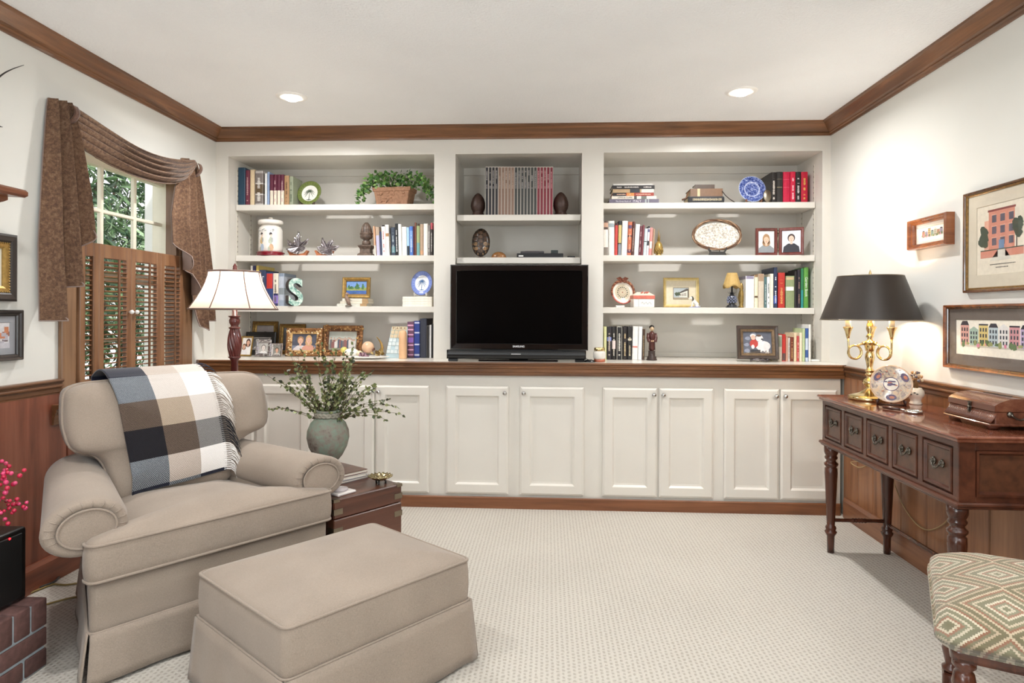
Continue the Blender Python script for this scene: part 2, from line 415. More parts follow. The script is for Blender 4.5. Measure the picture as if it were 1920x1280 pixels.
for k in range(4):
    t = shutter(k, edges[k], edges[k + 1], names[k])
    if k in (1, 2):
        yk = edges[2] + (-.022 if k == 1 else .022)
        MB().lathe([(.004, 0), (.005, .008), (.010, .012), (.012, .02), (.008, .026), (0, .028)], 16, T(XL + .036, yk, 1.21) @ Ry(PI / 2)).build('knob', WHITE, t)

# ---------------------------------------------------------------- outside the window: hedge, lawn, white post
m = MB(); rg = random.Random(4)
for i in range(24000):
    y = rg.uniform(3.0, 9.5); z = rg.uniform(.4, 3.9); x = -4.6 - 1.1 * rg.random() - .3 * sin(y * 2.1) * sin(z * 2.6)
    if sin(y * 5.1 + z * 2) * sin(z * 6.3 - y) > .90: continue
    s = rg.uniform(.045, .095); a = rg.uniform(0, 6.28); b = rg.uniform(-.9, .9)
    M_ = T(x, y, z) @ Rz(a * .25) @ Rx(a) @ Ry(b)
    m.add([(0, 0, 0), (.1 * s, s * .32, .3 * s), (0, 0, 1.9 * s), (.1 * s, -s * .32, .3 * s)], [(0, 1, 2, 3)], M_, rg.choice((0, 0, 1, 2)))
hedge = thing('garden_shrub', 'dense leafy green shrub seen through the window panes', 'shrub', (-5.1, 6.0, -.1))
m.build('foliage', [paint('#55704a', .4, .2), paint('#8aa27c', .35, .2), paint('#36503a', .4, .2)], hedge)
m = MB()
for i in range(14):
    y = 3.2 + i * .45; x = -5.2 - .1 * (i % 3)
    m.tube([(x, y, -.1), (x + .05, y + .08, 1.2), (x - .04, y - .05, 2.4), (x, y + .1, 3.1)], [.035, .03, .02, .008], 6)
m.build('stem', paint('#4f4030', .8, .2), hedge)
m = MB().box(-9, -2, -.16, XL - .2, 12, -.1); struct('ground', m, paint('#5a7044', .9, .2, 8))
tag(MB().box(XL - .50, at_x(303, 400, XL - .45).y, -.1, XL - .38, at_x(283, 400, XL - .45).y, 2.9, b=.01).build('porch_post', WHITE), 'white exterior post beyond the right window panes', 'post')

# ---------------------------------------------------------------- built-in bookcase (upper) 
bk = thing('built_in_bookcase', 'white built-in bookcase of three bays above the long counter', 'bookcase', (-.15, YB, CT))
xo = lambda px, y=YB: at_y(px, 560, y).x
LB = (xo(427), xo(813)); MBY = (xo(853), xo(1090)); RB = (xo(1131), xo(1541)); ZT = 2.262
m = MB()
for a, b in ((XL, LB[0]), (LB[1], MBY[0]), (MBY[1], RB[0]), (RB[1], XR)): m.box(a, YB, CT - .0005, b, YB + .022, CEIL - .02)
for a, b in (LB, MBY, RB): m.box(a, YB, ZT, b, YB + .022, CEIL - .02)
m.build('face_frame', PAINT_W, bk)
m = MB().box(XL, YBK, CT, XR, YBK + .018, CEIL - .02)
for a, b in (LB, MBY, RB):
    m.box(a, YBK - .02, ZT - .05, b, YBK, ZT); m.box(a, YBK - .012, CT, b, YBK, CT + .03)
m.build('back_panel', PAINT_W, bk)
m = MB()
for a, b in (LB, MBY, RB):
    m.box(a - .02, YB + .02, CT, a, YBK, ZT + .02); m.box(b, YB + .02, CT, b + .02, YBK, ZT + .02)
    m.box(a, YB + .02, ZT, b, YBK, ZT + .02)
m.build('side_panel', PAINT_W, bk)
m = MB()
for a, b in (LB, RB):
    for y in (4.40, 4.60):
        for x, sg in ((a, 1), (b, -1)):
            m.box(x, y - .008, CT + .02, x + sg * .003, y + .008, ZT - .06)
            for k in range(36): m.box(x + sg * .003, y - .003, CT + .05 + k * .035, x + sg * .0034, y + .003, CT + .062 + k * .035, mat=1)
m.build('shelf_standard', [paint('#cfc9bd', .4, .02), paint('#55504a', .5, .02)], bk)
YS = 4.37; YSM = 4.31
SH = {'t': 1.953, 'm': 1.604, 'b': 1.257}; SHM = {'t': 1.868, 'b': 1.584}
for (a, b), zs_, y in ((LB, SH, YS), (RB, SH, YS), (MBY, SHM, YSM)):
    for z in zs_.values():
        MB().box(a + .004, y, z - .041, b - .004, YBK - (.10 if y > 4.35 else .15), z - .0008, b=.0025).build('shelf', PAINT_W, bk)

# ---------------------------------------------------------------- counter top
ct = thing('countertop', 'long white countertop with stained wood edge moulding under the bookcase', 'countertop', (-.15, 4.2, .83))
m = MB().box(XL + .002, YC - .012, .885, XR - .002, YBK - .002, CT - .0008); m.build('top', paint('#e6e1d8', .22, .01, name='counter_paint'), ct)
EDGE = [(p, z + .004) for p, z in RAIL]
EDGE[0] = (0, .909); EDGE[-1] = (0, .826); EDGE.insert(-1, (.013, .826))
mb = MB(); n = len(EDGE); vs = []
for a, mm in ((XL + .002, 1), (XR - .002, -1)):
    for p, z in EDGE: vs.append((a + mm * p, YC - .012 - p, z))
mb.add(vs, [tuple(range(n)), tuple(reversed(range(n, 2 * n)))] + [(i, (i + 1) % n, n + (i + 1) % n, n + i) for i in range(n)])
mb.build('edge_moulding', W_X, ct)

# ---------------------------------------------------------------- base cabinets
doors = [(372, 475), (478, 581), (598, 701), (704, 804), (836, 953), (975, 1095), (1130, 1232), (1236, 1338), (1358, 1461), (1464, 1570)]
xd = lambda px: at_y(px, 830, YC - .02).x
bounds = [XL + .03, xd(589), xd(820), xd(1112), xd(1348), XR - .03]
clab = ['white two-door base cabinet behind the armchair', 'white two-door base cabinet behind the vase of greenery', 'white base cabinet with two spaced doors below the television',
        'white base cabinet with paired doors right of the television cabinet', 'white two-door base cabinet beside the writing table']
DP = [(0, 0), (0, .012), (.012, .019), (.058, .019), (.062, .016), (.070, .0075), (.082, .006)]
for i in range(5):
    c = thing('base_cabinet', clab[i], 'cabinet', ((bounds[i] + bounds[i + 1]) / 2, YC + .2, 0), group='base cabinets under the counter')
    MB().box(bounds[i], YC, .06, bounds[i + 1], YBK - .03, .884).build('body', PAINT_W, c)
    for k in (0, 1):
        a, b = (xd(q) for q in doors[2 * i + k]); z0, z1 = .088, .758
        d = MB().ring(b - a, z1 - z0, DP, face_y((a + b) / 2, YC - .001, (z0 + z1) / 2), fill=0).build('door', PAINT_W, c)
        kx = (b - .022) if k == 0 else (a + .022)
        MB().lathe([(.006, 0), (.005, .008), (.007, .011), (.0125, .016), (.0135, .021), (.010, .026), (0, .028)], 18, T(kx, YC - .02, z1 - .04) @ Rx(PI / 2)).build('knob', CHROME, d)

# ---------------------------------------------------------------- recessed ceiling lights
cans = [(at_z(547, 181, CEIL), 'round white recessed ceiling light on the left, towards the window'), (at_z(1390, 171, CEIL), 'round white recessed ceiling light on the right, towards the pictures')]
for p, lab in cans:
    c = thing('ceiling_light', lab, 'light', (p.x, p.y, CEIL), group='recessed ceiling lights')
    MB().lathe([(.050, .0), (.052, -.006), (.072, -.009), (.084, -.004), (.086, 0)], 40, T(p.x, p.y, CEIL), cap=False).build('trim_ring', WHITE, c)
    MB().lathe([(.05, -.001), (.045, -.012), (.028, -.022), (0, -.026)], 32, T(p.x, p.y, CEIL), cap=False).build('bulb', emit('can_bulb', '#fff6e8', 9), c)
# ================================================================ soft furniture
CANG = radians(52.5)
CHO = Vector((-1.197 + .018 * cos(CANG), 2.353 + .018 * sin(CANG), 0))
CH = T(*CHO) @ Rz(CANG)
def rrect(w, d, r, n=6):
    r = min(r, w / 2 - 1e-4, d / 2 - 1e-4); out = []
    for cx, cy, a0 in ((w / 2 - r, d / 2 - r, 0), (-w / 2 + r, d / 2 - r, PI / 2), (-w / 2 + r, -d / 2 + r, PI), (w / 2 - r, -d / 2 + r, 1.5 * PI)):
        for k in range(n + 1):
            a = a0 + PI / 2 * k / n; out.append((cx + r * cos(a), cy + r * sin(a)))
    return out
def round_poly(pts, rad, n=4):
    out = []; N = len(pts)
    for i, p in enumerate(pts):
        p = Vector(p); a = Vector(pts[i - 1]); b = Vector(pts[(i + 1) % N]); r = rad[i] if isinstance(rad, (list, tuple)) else rad
        u = (a - p); v = (b - p); r = min(r, u.length * .48, v.length * .48); p0 = p + u.normalized() * r; p1 = p + v.normalized() * r
        for k in range(n + 1):
            t = k / n; q = p0 * (1 - t) ** 2 + p * 2 * t * (1 - t) + p1 * t * t; out.append((q.x, q.y))
    return out
def densify(poly, step=.03):
    out = []; N = len(poly)
    for i in range(N):
        a = Vector(poly[i]); b = Vector(poly[(i + 1) % N]); k = max(1, int((b - a).length / step))
        for j in range(k): q = a.lerp(b, j / k); out.append((q.x, q.y))
    return out
def loft(mb, rings, M=None, mat=0, smooth=True, capb=True, capt=True):
    n = len(rings[0]); vs = [p for r in rings for p in r]; fs = []
    for i in range(len(rings) - 1):
        for k in range(n): fs.append((i * n + k, i * n + (k + 1) % n, (i + 1) * n + (k + 1) % n, (i + 1) * n + k))
    if capb: fs.append(tuple(reversed(range(n))))
    if capt: fs.append(tuple(range((len(rings) - 1) * n, len(rings) * n)))
    return mb.add(vs, fs, M, mat, smooth)
def cushion(mb, outline, c, z0, z1, crown, M=None, roll=.015, under=.005, nz=6, wob=None):
    """upholstered slab: outline (x,y) about centre c, side band z0..z1, domed top"""
    o = densify(outline); c = Vector(c); rings = []
    def rg(s, z, extra=0): return [(c.x + (x - c.x) * s + 0, c.y + (y - c.y) * s, z + (wob(x * s, y * s) if wob and s < .97 else 0)) for x, y in o]
    rings.append(rg(.05, z0 - under)); rings.append(rg(.6, z0 - under)); rings.append(rg(.97, z0)); rings.append(rg(1.0, z0 + roll * .6))
    for k in range(1, 4): rings.append(rg(1.0 + .012 * sin(PI * k / 4), z0 + (z1 - z0) * k / 4))
    rings.append(rg(1.0, z1 - roll * .5)); rings.append(rg(.985, z1 + roll * .25))
    for s in (.95, .88, .78, .65, .5, .33, .15, .02): rings.append(rg(s, z1 + roll * .3 + crown * (1 - s ** 2.6)))
    loft(mb, rings, M); return o
def skirt(mb, corners, ztop, zbot, flare, M):
    """flared panels between the corners (counter-clockwise) with an inverted pleat at each corner"""
    N = len(corners); cs = [Vector(c) for c in corners]
    for k in range(N):
        a, b = cs[k], cs[(k + 1) % N]; d = (b - a).normalized(); nrm = Vector((d.y, -d.x)); L = (b - a).length
        def fn(u, v, a=a, d=d, nrm=nrm, L=L, k=k):
            fl = .004 + flare * (1 - v) * (1 + .25 * sin(u * 19 + k)); e = flare * (1 - v) * .9 - .004
            p = a + d * (-e + (L + 2 * e) * u) + nrm * fl; return (p.x, p.y, zbot + (ztop - zbot) * v)
        mb.grid(24, 6, fn, M)
    for k in range(N):
        p = cs[k]; u = (cs[k - 1] - p).normalized(); w = (cs[(k + 1) % N] - p).normalized(); i = (u + w).normalized() * .014
        pts = [p + u * .06 + i, p + i * .5, p + w * .06 + i]
        mb.add([(q.x, q.y, z) for z in (zbot, ztop) for q in pts], [(0, 1, 4, 3), (1, 2, 5, 4)], M)

# ---------------------------------------------------------------- armchair
ac = thing('armchair', 'wide beige rolled-arm armchair with skirted base and plaid throw over its back', 'armchair', CHO, CANG)
m = MB()
TPZ = round_poly([(-.448, .02), (.448, .02), (.235, .80), (-.235, .80)], .035)
loft(m, [[(x, y, z) for x, y in TPZ] for z in (.05, .165, .25, .322)], CH); m.build('base', LINEN, ac)
m = MB(); skirt(m, [(-.452, .012), (.452, .012), (.24, .81), (-.24, .81)], .168, .012, .018, CH); m.build('skirt', LINEN, ac, solid=.006)
m = MB(); m.tube([(x, y, .168) for x, y in densify(round_poly([(-.455, .010), (.455, .010), (.242, .812), (-.242, .812)], .035), .05)], .0045, 6, CH, closed=True); m.build('skirt_welt', PIPING, ac)
def arm_sec(t, sx):
    # centre and radii along the arm, t=0 front .. 1 back
    return Vector((sx * (.440 - .150 * t), .075 + .66 * t, .497 + .035 * t)), .130 - .022 * t, .094 - .002 * t
for sx in (-1, 1):
    m = MB(); rings = []
    prof = [(0, .0, .62), (0, .0, .80), (.012, -.012, .93), (.03, -.004, 1.0)]
    for (dy, _, s) in [(.004, 0, .60), (-.004, 0, .70), (-.010, 0, .82), (-.004, 0, .93), (.012, 0, .99)]:
        c, a, b = arm_sec(0, sx); rings.append([(c.x + a * s * cos(q), c.y + dy, c.z + b * s * sin(q)) for q in [2 * PI * k / 36 for k in range(36)]])
    for i in range(1, 13):
        t = i / 12; c, a, b = arm_sec(t, sx); rings.append([(c.x + a * cos(q), c.y, c.z + b * sin(q)) for q in [2 * PI * k / 36 for k in range(36)]])
    loft(m, rings, CH)
    # gathers round the scroll
    c, a, b = arm_sec(0, sx)
    for k in range(14):
        q = radians(-20 + 220 * k / 13); m.tube([(c.x + a * s * cos(q), c.y - .010 + d, c.z + b * s * sin(q)) for s, d in ((.72, .002), (.84, -.001), (.93, .006), (.965, .02))], [.0012, .0018, .0012, .0003], 5, CH)
    # inner and outer arm panel
    xi, xo_ = sx * .335, sx * .452
    m.add([(sx * a_, y_, z_) for z_ in (.312, .48) for a_, y_ in ((.335, .10), (.438, .10), (.235, .79), (.17, .79))], [(0, 1, 2, 3), (4, 5, 6, 7), (0, 1, 5, 4), (1, 2, 6, 5), (2, 3, 7, 6), (3, 0, 4, 7)], CH)
    arm = m.build('arm', LINEN, ac)
    m = MB(); m.tube([(c.x + a * .66 * cos(q), c.y - .010, c.z + b * .66 * sin(q)) for q in [2 * PI * k / 40 for k in range(40)]], .0042, 6, CH, closed=True)
    m.build('scroll_welt', PIPING, arm)
    m = MB(); vs = [(c.x + a * .65 * cos(q), c.y - .008, c.z + b * .65 * sin(q)) for q in [2 * PI * k / 40 for k in range(40)]]
    m.add(vs + [(c.x, c.y - .014, c.z)], [(k, (k + 1) % 40, 40) for k in range(40)], CH, smooth=True); m.build('scroll_panel', LINEN, arm)
# seat cushion (T-shaped)
Tt = [(-.455, 0), (.455, 0), (.455, .075), (.325, .10), (.225, .56), (-.225, .56), (-.325, .10), (-.455, .075)]
to = round_poly(Tt, [.045, .045, .03, .03, .03, .03, .03, .03])
m = MB(); od = cushion(m, to, (0, .17), .328, .452, .045, CH, wob=lambda x, y: .004 * sin(x * 11 + y * 7)); sc_ = m.build('seat_cushion', LINEN, ac)
m = MB()
for z in (.452, .334): m.tube([(x, y, z) for x, y in od], .0052, 6, CH, closed=True)
m.build('piping', PIPING, sc_)
# back: frame and loose cushion
BX = .075
def by(z): return .515 + .145 * (z - .46) / .45
m = MB(); loft(m, [[(x * kx + ox, by(z) + .165 + y, z) for x, y in rrect(.78, .10, .04)] for kx, ox, z in ((.70, 0, .10), (.72, 0, .4), (.94, BX, .7), (.96, BX, .86), (.95, BX, .885))], CH); m.build('back_frame', LINEN, ac)
BO = round_poly([(-.225, .455), (.245, .455), (.265, .60), (.36, .645), (.455, .665), (.475, .76), (.46, .895), (.40, .918), (.055, .93), (-.29, .918), (-.35, .895), (-.365, .76), (-.345, .665), (-.27, .645), (-.235, .60)], .045, 3)
BOD = densify(BO, .03)
bc = Vector((BX, .70))
def back_front(s): return -(.045 + .075 * (1 - s ** 2.8))
m = MB(); rings = []
def brg(s, off): return [(bc.x + (x - bc.x) * s, by(bc.y + (z - bc.y) * s) + off, bc.y + (z - bc.y) * s) for x, z in BOD]
for s in (.02, .2, .4, .6, .75, .87, .95): rings.append(brg(s, back_front(s)))
rings += [brg(.99, -.04), brg(1.005, -.02), brg(1.01, .03), brg(1.0, .07), brg(.93, .095), brg(.5, .10), brg(.02, .10)]
loft(m, rings, CH); bcu = m.build('back_cushion', LINEN, ac)
m = MB(); m.tube([(BX + (x - BX) * 1.012, by(z) + .0, .70 + (z - .70) * 1.012) for x, z in BOD], .0055, 6, CH, closed=True); m.build('piping', PIPING, bcu)

# ---------------------------------------------------------------- plaid throw over the chair back
def tweed(name, a, b):
    n = NT(name); v = n.coord((1, 1, 1)); w = n.n.new('ShaderNodeTexWave'); w.inputs['Scale'].default_value = 90; w.inputs['Distortion'].default_value = 2.5; w.inputs['Detail'].default_value = 2
    w.bands_direction = 'DIAGONAL'; n.link(v, w.inputs['Vector'])
    f = n.math('ADD', n.math('MULTIPLY', w.outputs['Fac'], .55), n.math('MULTIPLY', n.noise(v, 240, 2), .45))
    n.set(col=n.ramp(f, [(.35, lin(a)), (.65, lin(b))]), rough=.95, sheen=.3, spec=.1); n.bump(f, .3, .003); return n.m
TW = {'navy': tweed('throw_navy', '#14151f', '#22253a'), 'black': tweed('throw_black', '#17161a', '#232126'), 'blue': tweed('throw_blue_grey', '#3a4048', '#8b9096'),
      'brown': tweed('throw_brown', '#3a3029', '#6a5b51'), 'tan': tweed('throw_tan', '#8b7a69', '#b3a391'), 'taupe': tweed('throw_taupe', '#a29489', '#c9beb5'),
      'grey': tweed('throw_grey', '#5a5856', '#8f8d8c'), 'lgrey': tweed('throw_light_grey', '#b9afa8', '#d9d2cc'), 'white': tweed('throw_white', '#ddd8d4', '#f3f0ee')}
TWK = list(TW)
plan = [['navy', 'taupe', 'lgrey'], ['navy', 'taupe', 'lgrey'], ['blue', 'lgrey', 'white'], ['brown', 'tan', 'lgrey'], ['black', 'brown', 'grey'], ['blue', 'taupe', 'white'], ['navy', 'blue', 'navy']]
vb = [0, .16, .27, .43, .60, .79, .972, 1.01]
def throw_pt(u, v, off=.017):
    x0 = -.222 + .045 * v; x1 = .180 + .02 * v; x = x0 + (x1 - x0) * u
    if v < .16: t = v / .16; z = .80 + .135 * t; y = by(z) + .115 + off
    elif v < .27:
        t = (v - .16) / .11; a = PI * t; z = .935 + (.016 + off) * sin(a) ; y = by(.935) + .125 - .19 * t
    else:
        t = (v - .27) / .73; z = .938 - .425 * t - .03 * (1 - u) * t
        s = min(1, max(abs(x - BX) / .42, abs(z - .70) / .232)); y = by(z) + back_front(s) - off - .004
    y -= .004 * sin(u * 9 + v * 3) * (v > .3) 
    return Vector((x, y, z + (.006 * u if v > .27 else 0)))
def tmat(u, v):
    r = next(i for i in range(7) if v < vb[i + 1]); c = 0 if u < .37 else (1 if u < .70 else 2); return TWK.index(plan[r][c])
tw = thing('throw_blanket', 'navy, taupe and white plaid wool throw draped over the armchair back', 'blanket', CH @ Vector((0, by(.93), .93)), CANG)
m = MB(); m.grid(60, 110, throw_pt, CH, matfn=tmat); m.build('cloth', [TW[k] for k in TWK], tw, solid=.006)
m = MB(); rf = random.Random(3); NF = 58
for i in range(NF):
    v = .2 + .79 * i / (NF - 1); p = throw_pt(1, v, .019); q = throw_pt(.97, v, .019); L = rf.uniform(.07, .105)
    dz = -.5 - .5 * max(0, (v - .3)); pts = [q, p]
    for k in range(1, 5):
        t = k / 4; x = p.x + L * t * (.9 - .25 * t); z = p.z - L * .55 * t * t * (1.4 if v > .3 else .5) - (.0 if v > .3 else 0)
        s = min(1, max(abs(x - BX) / .42, abs(min(z, .93) - .70) / .232)); yy = p.y if v < .27 else by(z) + back_front(s) - .021 - rf.uniform(0, .006)
        pts.append(Vector((x, yy, z + (0 if v > .27 else .004))))
    m.tube(pts, [.0024, .0024, .0025, .0024, .002, .001], 5, CH, mat=(lambda q: TWK.index('black') if TWK[q] in ('grey', 'navy') else q)(tmat(.9, min(v, .96))) if v > .27 else TWK.index('navy'))
m.build('fringe', [TW[k] for k in TWK], tw)

# ---------------------------------------------------------------- ottoman
OANG = radians(50.8); OTO = Vector((-.707, 2.172, 0)); OT = T(*OTO) @ Rz(OANG)
ot = thing('ottoman', 'beige skirted ottoman with piped top in front of the armchair', 'ottoman', OTO, OANG)
m = MB(); oo = cushion(m, rrect(.695, .57, .025), (0, 0), .20, .352, .052, OT, roll=.010); m.build('body', LINEN, ot)
m = MB(); m.tube([(x, y, .352) for x, y in oo], .0048, 6, OT, closed=True); m.build('piping', PIPING, ot)
m = MB(); skirt(m, [(-.35, -.288), (.35, -.288), (.35, .288), (-.35, .288)], .212, .01, .016, OT); m.build('skirt', LINEN, ot, solid=.006)
m = MB(); m.tube([(x * 1.008, y * 1.01, .214) for x, y in oo], .004, 6, OT, closed=True); m.build('skirt_welt', PIPING, ot)

# ---------------------------------------------------------------- trunk side table
tx0, tx1, ty0, ty1, th = .478, .855, .03, .55, .40
tk = thing('trunk_side_table', 'dark wood brass-cornered trunk used as a side table by the armchair', 'side table', CH @ Vector(((tx0 + tx1) / 2, (ty0 + ty1) / 2, 0)), CANG)
m = MB(); m.box(tx0, ty0, .03, tx1, ty1, .312, b=.004, M=CH); m.box(tx0 + .02, ty0 + .02, .0, tx1 - .02, ty1 - .02, .03, M=CH); m.build('body', TRUNK, tk)
m = MB(); m.box(tx0, ty0, .3145, tx1, ty1, th, b=.005, M=CH); m.build('lid', TRUNK, tk)
m = MB()
for x, sx in ((tx0, 1), (tx1, -1)):
    for y, sy in ((ty0, 1), (ty1, -1)):
        for z0, z1 in ((.345, .362), (.262, .280), (.04, .058)):
            z0 -= .012; z1 -= .004
            m.box(x - sx * .0015, y - sy * .0015, z0, x + sx * .045, y + sy * .001, z1, M=CH); m.box(x - sx * .0015, y - sy * .0015, z0, x + sx * .001, y + sy * .045, z1, M=CH)
        m.box(x - sx * .0015, y - sy * .0015, th - .012, x + sx * .03, y + sy * .03, th + .0012, M=CH)
m.build('corner_bracket', BRASS_D, tk)
# books under the vase, coaster, dish
def flat_stack_book(name, lab, x0, x1, y0, y1, z0, z1, rot, cover, grp):
    c = Vector(((x0 + x1) / 2, (y0 + y1) / 2, z0)); M_ = CH @ T(*c) @ Rz(rot); w, d, h = x1 - x0, y1 - y0, z1 - z0
    t = thing(name, lab, 'book', CH @ c, CANG + rot, grp)
    MB().box(-w / 2 + .004, -d / 2 + .004, .002, w / 2 - .003, d / 2 - .004, h - .002, M=M_).build('pages', PAPER, t)
    mm = MB(); mm.box(-w / 2, -d / 2, 0, w / 2, d / 2, .0025, M=M_); mm.box(-w / 2, -d / 2, h - .0025, w / 2, d / 2, h, M=M_); mm.box(-w / 2, -d / 2, 0, -w / 2 + .003, d / 2, h, M=M_); mm.build('cover', cover, t); return t
z = th + .001
for lab, w, d, h, rot, mt in (('bottom grey magazine of the stack under the verdigris vase', .235, .30, .011, .06, paint('#8d8a8c', .4, .1)), ('middle pale magazine of the stack under the verdigris vase', .225, .285, .014, -.05, paint('#bdb9b6', .4, .08)),
                              ('top brown-covered book under the vase, on the trunk', .225, .285, .016, .02, TRUNK)):
    flat_stack_book('magazine' if 'magazine' in lab else 'book', lab, .70 - w / 2, .70 + w / 2, .385 - d / 2, .385 + d / 2, z, z + h, rot, mt, 'reading stack on the trunk'); z += h + .0006
VZ = z
vp = CH @ Vector((.70, .41, VZ))
vs_ = thing('vase', 'round verdigris green clay vase with rope-twist neck on dark wood foot', 'vase', vp)
def verdigris():
    n = NT('verdigris'); v = n.coord(); f = n.noise(v, 9, 5, .65, .4); g = n.noise(v, 70, 3); h = n.math('ADD', n.math('MULTIPLY', f, .75), n.math('MULTIPLY', g, .25))
    n.set(col=n.ramp(h, [(.34, lin('#5a4d47')), (.45, lin('#7f776d')), (.56, lin('#78897a')), (.68, lin('#9a9484'))]), rough=.8); n.bump(h, .5, .006); return n.m
MV = T(*vp)
m = MB().lathe([(.030, 0), (.048, 0), (.050, .008), (.043, .013), (.046, .019), (.044, .026), (.02, .028)], 32, MV); m.build('foot', wood('rosewood', '#2c1210', '#4c211c', '#60302a', 'z'), vs_)
m = MB().lathe([(.0, .028), (.040, .028), (.046, .034), (.070, .062), (.092, .105), (.1025, .150), (.100, .185), (.085, .222), (.064, .243), (.056, .250), (.055, .275), (.060, .283), (.056, .286), (.048, .284), (.047, .25), (.0, .235)], 44, MV); m.build('body', verdigris(), vs_)
m = MB()
for ph in (0, PI):
    m.tube([(.060 * cos(a), .060 * sin(a), .262 + .007 * sin(a * 9 + ph)) for a in [2 * PI * k / 90 for k in range(90)]], .0075, 8, MV, closed=True)
m.build('rope_neck', paint('#8d897c', .85, .15, 90), vs_)
# greenery
pl = thing('leafy_branches', 'spray of thin leafy green branches arranged in the verdigris vase', 'plant', (vp.x, vp.y, VZ + .25))
ms, ml = MB(), MB(); rp = random.Random(21)
CRv = Vector((RIGHT.x, RIGHT.y, 0)); FWv = Vector((FWD.x, FWD.y, 0)); top = Vector((vp.x, vp.y, VZ + .27))
def leafcard(mb, p, d, size, mt, r):
    d = d.normalized(); side = d.cross(Vector((r.uniform(-1, 1), r.uniform(-1, 1), r.uniform(-.3, 1)))).normalized(); nrm = side.cross(d)
    a = size; pts = [p, p + d * a * .3 + side * a * .36 + nrm * a * .05, p + d * a * .62 + side * a * .30, p + d * a + nrm * a * -.1, p + d * a * .62 - side * a * .30, p + d * a * .3 - side * a * .36 + nrm * a * .05]
    mb.add(pts, [(0, 1, 2, 3), (0, 3, 4, 5)], None, mt, True)
for i in range(74):
    side = rp.uniform(-.82, 1); dep = rp.uniform(-.55, .8); L = rp.uniform(.20, .39); up = rp.uniform(.35, 1.5)
    if abs(side) > .7: up *= .55; L *= 1.05
    dirv = CRv * side * 1.0 + FWv * dep * .6 + Vector((0, 0, up)); dirv.normalize()
    pts = []; st = top + CRv * side * .03 + FWv * dep * .03 - Vector((0, 0, .05))
    for k in range(8):
        t = k / 7; p = st + dirv * L * t + Vector((0, 0, .05 * t)) + Vector((0, 0, -1)) * (.22 * (1 - up * .6)) * t ** 2.4 * L * 1.8 + CRv * .012 * sin(i + t * 7)
        p.z = max(p.z, VZ + .20 + .05 * (1 - t)); pts.append(p)
    ms.tube(pts, [.0016 * (1 - .6 * k / 7) for k in range(8)], 5)
    for k in range(1, 8):
        for q in range(3):
            p = pts[k] + (pts[k - 1] - pts[k]) * rp.random(); d = (pts[k] - pts[k - 1]).normalized() + Vector((rp.uniform(-1, 1), rp.uniform(-1, 1), rp.uniform(-.8, .6)))
            leafcard(ml, p, d, rp.uniform(.014, .026), rp.choice((0, 1, 1, 2, 2, 3)), rp)
ms.build('stem', paint('#5a4632', .7, .15), pl)
ml.build('foliage', [paint('#46522f', .5, .15), paint('#636f3f', .5, .15), paint('#8a9160', .5, .15), paint('#343c28', .5, .15)], pl)
# coaster
cp = CH @ Vector((.565, .115, th))
c = thing('coaster', 'square white marble coaster on the front of the trunk', 'coaster', cp, CANG)
MB().box(-.052, -.052, 0, .052, .052, .011, b=.003, M=T(*cp) @ Rz(CANG + .1)).build('tile', paint('#d8d2cf', .3, .06, 25), c)
c2 = thing('magnifying_lens', 'round glass paperweight lens lying on the marble coaster', 'paperweight', cp + Vector((0, 0, .011)))
MB().lathe([(0, 0), (.038, 0), (.041, .004), (.038, .009), (.02, .013), (0, .014)], 32, T(cp.x - .004, cp.y + .006, cp.z + .0115)).build('lens', paint('#b8b0b2', .08, .1, 12, coat=.6, name='grey_glass'), c2)
# lotus dish
dp = CH @ Vector((.785, .105, th))
d_ = thing('lotus_dish', 'small brass lotus-shaped dish on dark feet near the trunk corner', 'dish', dp)
m = MB()
for k in range(9):
    a = 2 * PI * k / 9
    def pet(u, v, a=a):
        w = .021 * sin(PI * min(1, v * .62 + .18)) * (u - .5) * 2; r = .012 + .046 * v; z = .020 + .016 * v ** 2 + .006 * abs(u - .5) * 2
        return (r * cos(a) - w * sin(a), r * sin(a) + w * cos(a), z)
    m.grid(4, 5, pet, T(*dp))
m.lathe([(0, .016), (.018, .018), (.022, .023), (0, .022)], 20, T(*dp)); m.build('petals', metal('pale_brass', '#c9bb93', .22), d_, solid=.0015)
m = MB()
for k in range(3): a = 2 * PI * k / 3 + .5; m.tube([(.02 * cos(a), .02 * sin(a), .017), (.027 * cos(a), .027 * sin(a), .008), (.024 * cos(a), .024 * sin(a), .0)], [.005, .004, .005], 8, T(*dp))
m.build('foot', IRON, d_)

# ---------------------------------------------------------------- floor lamp
fx, fy = -1.655, 3.36
REDW = wood('red_lamp_wood', '#3a1614', '#5f2a27', '#7d403b', 'z', 6, .2, .5)
fl = thing('floor_lamp', 'standing lamp with carved dark red post and bell shade in the corner', 'floor lamp', (fx, fy, 0))
MF = T(fx, fy, 0)
m = MB().lathe([(0, 0), (.135, 0), (.138, .012), (.12, .022), (.07, .032), (.045, .05), (.032, .07), (.03, .1), (0, .1)], 40, MF); m.build('base', REDW, fl)
m = MB().lathe([(.018, .09), (.018, .955), (.024, .965), (.024, .972)], 24, MF); m.build('post', REDW, fl)
m = MB()
def twist(u, v):
    z = .975 + .150 * v; r = .018 + .016 * sin(PI * (v * .80 + .12)) ** 1.1; a = 2 * PI * u; r *= 1 + .075 * sin(13 * a + 15 * v)
    return (fx + r * cos(a), fy + r * sin(a), z)
m.grid(130, 30, twist, closed_u=True); m.lathe([(.03, .97), (.031, .977), (.022, .98)], 24, MF)
m.lathe([(.02, 1.12), (.029, 1.126), (.03, 1.131), (.02, 1.135), (.02, 1.142), (.027, 1.155), (.028, 1.17), (.022, 1.182), (.03, 1.187), (.033, 1.192), (.014, 1.194), (.013, 1.24)], 28, MF)
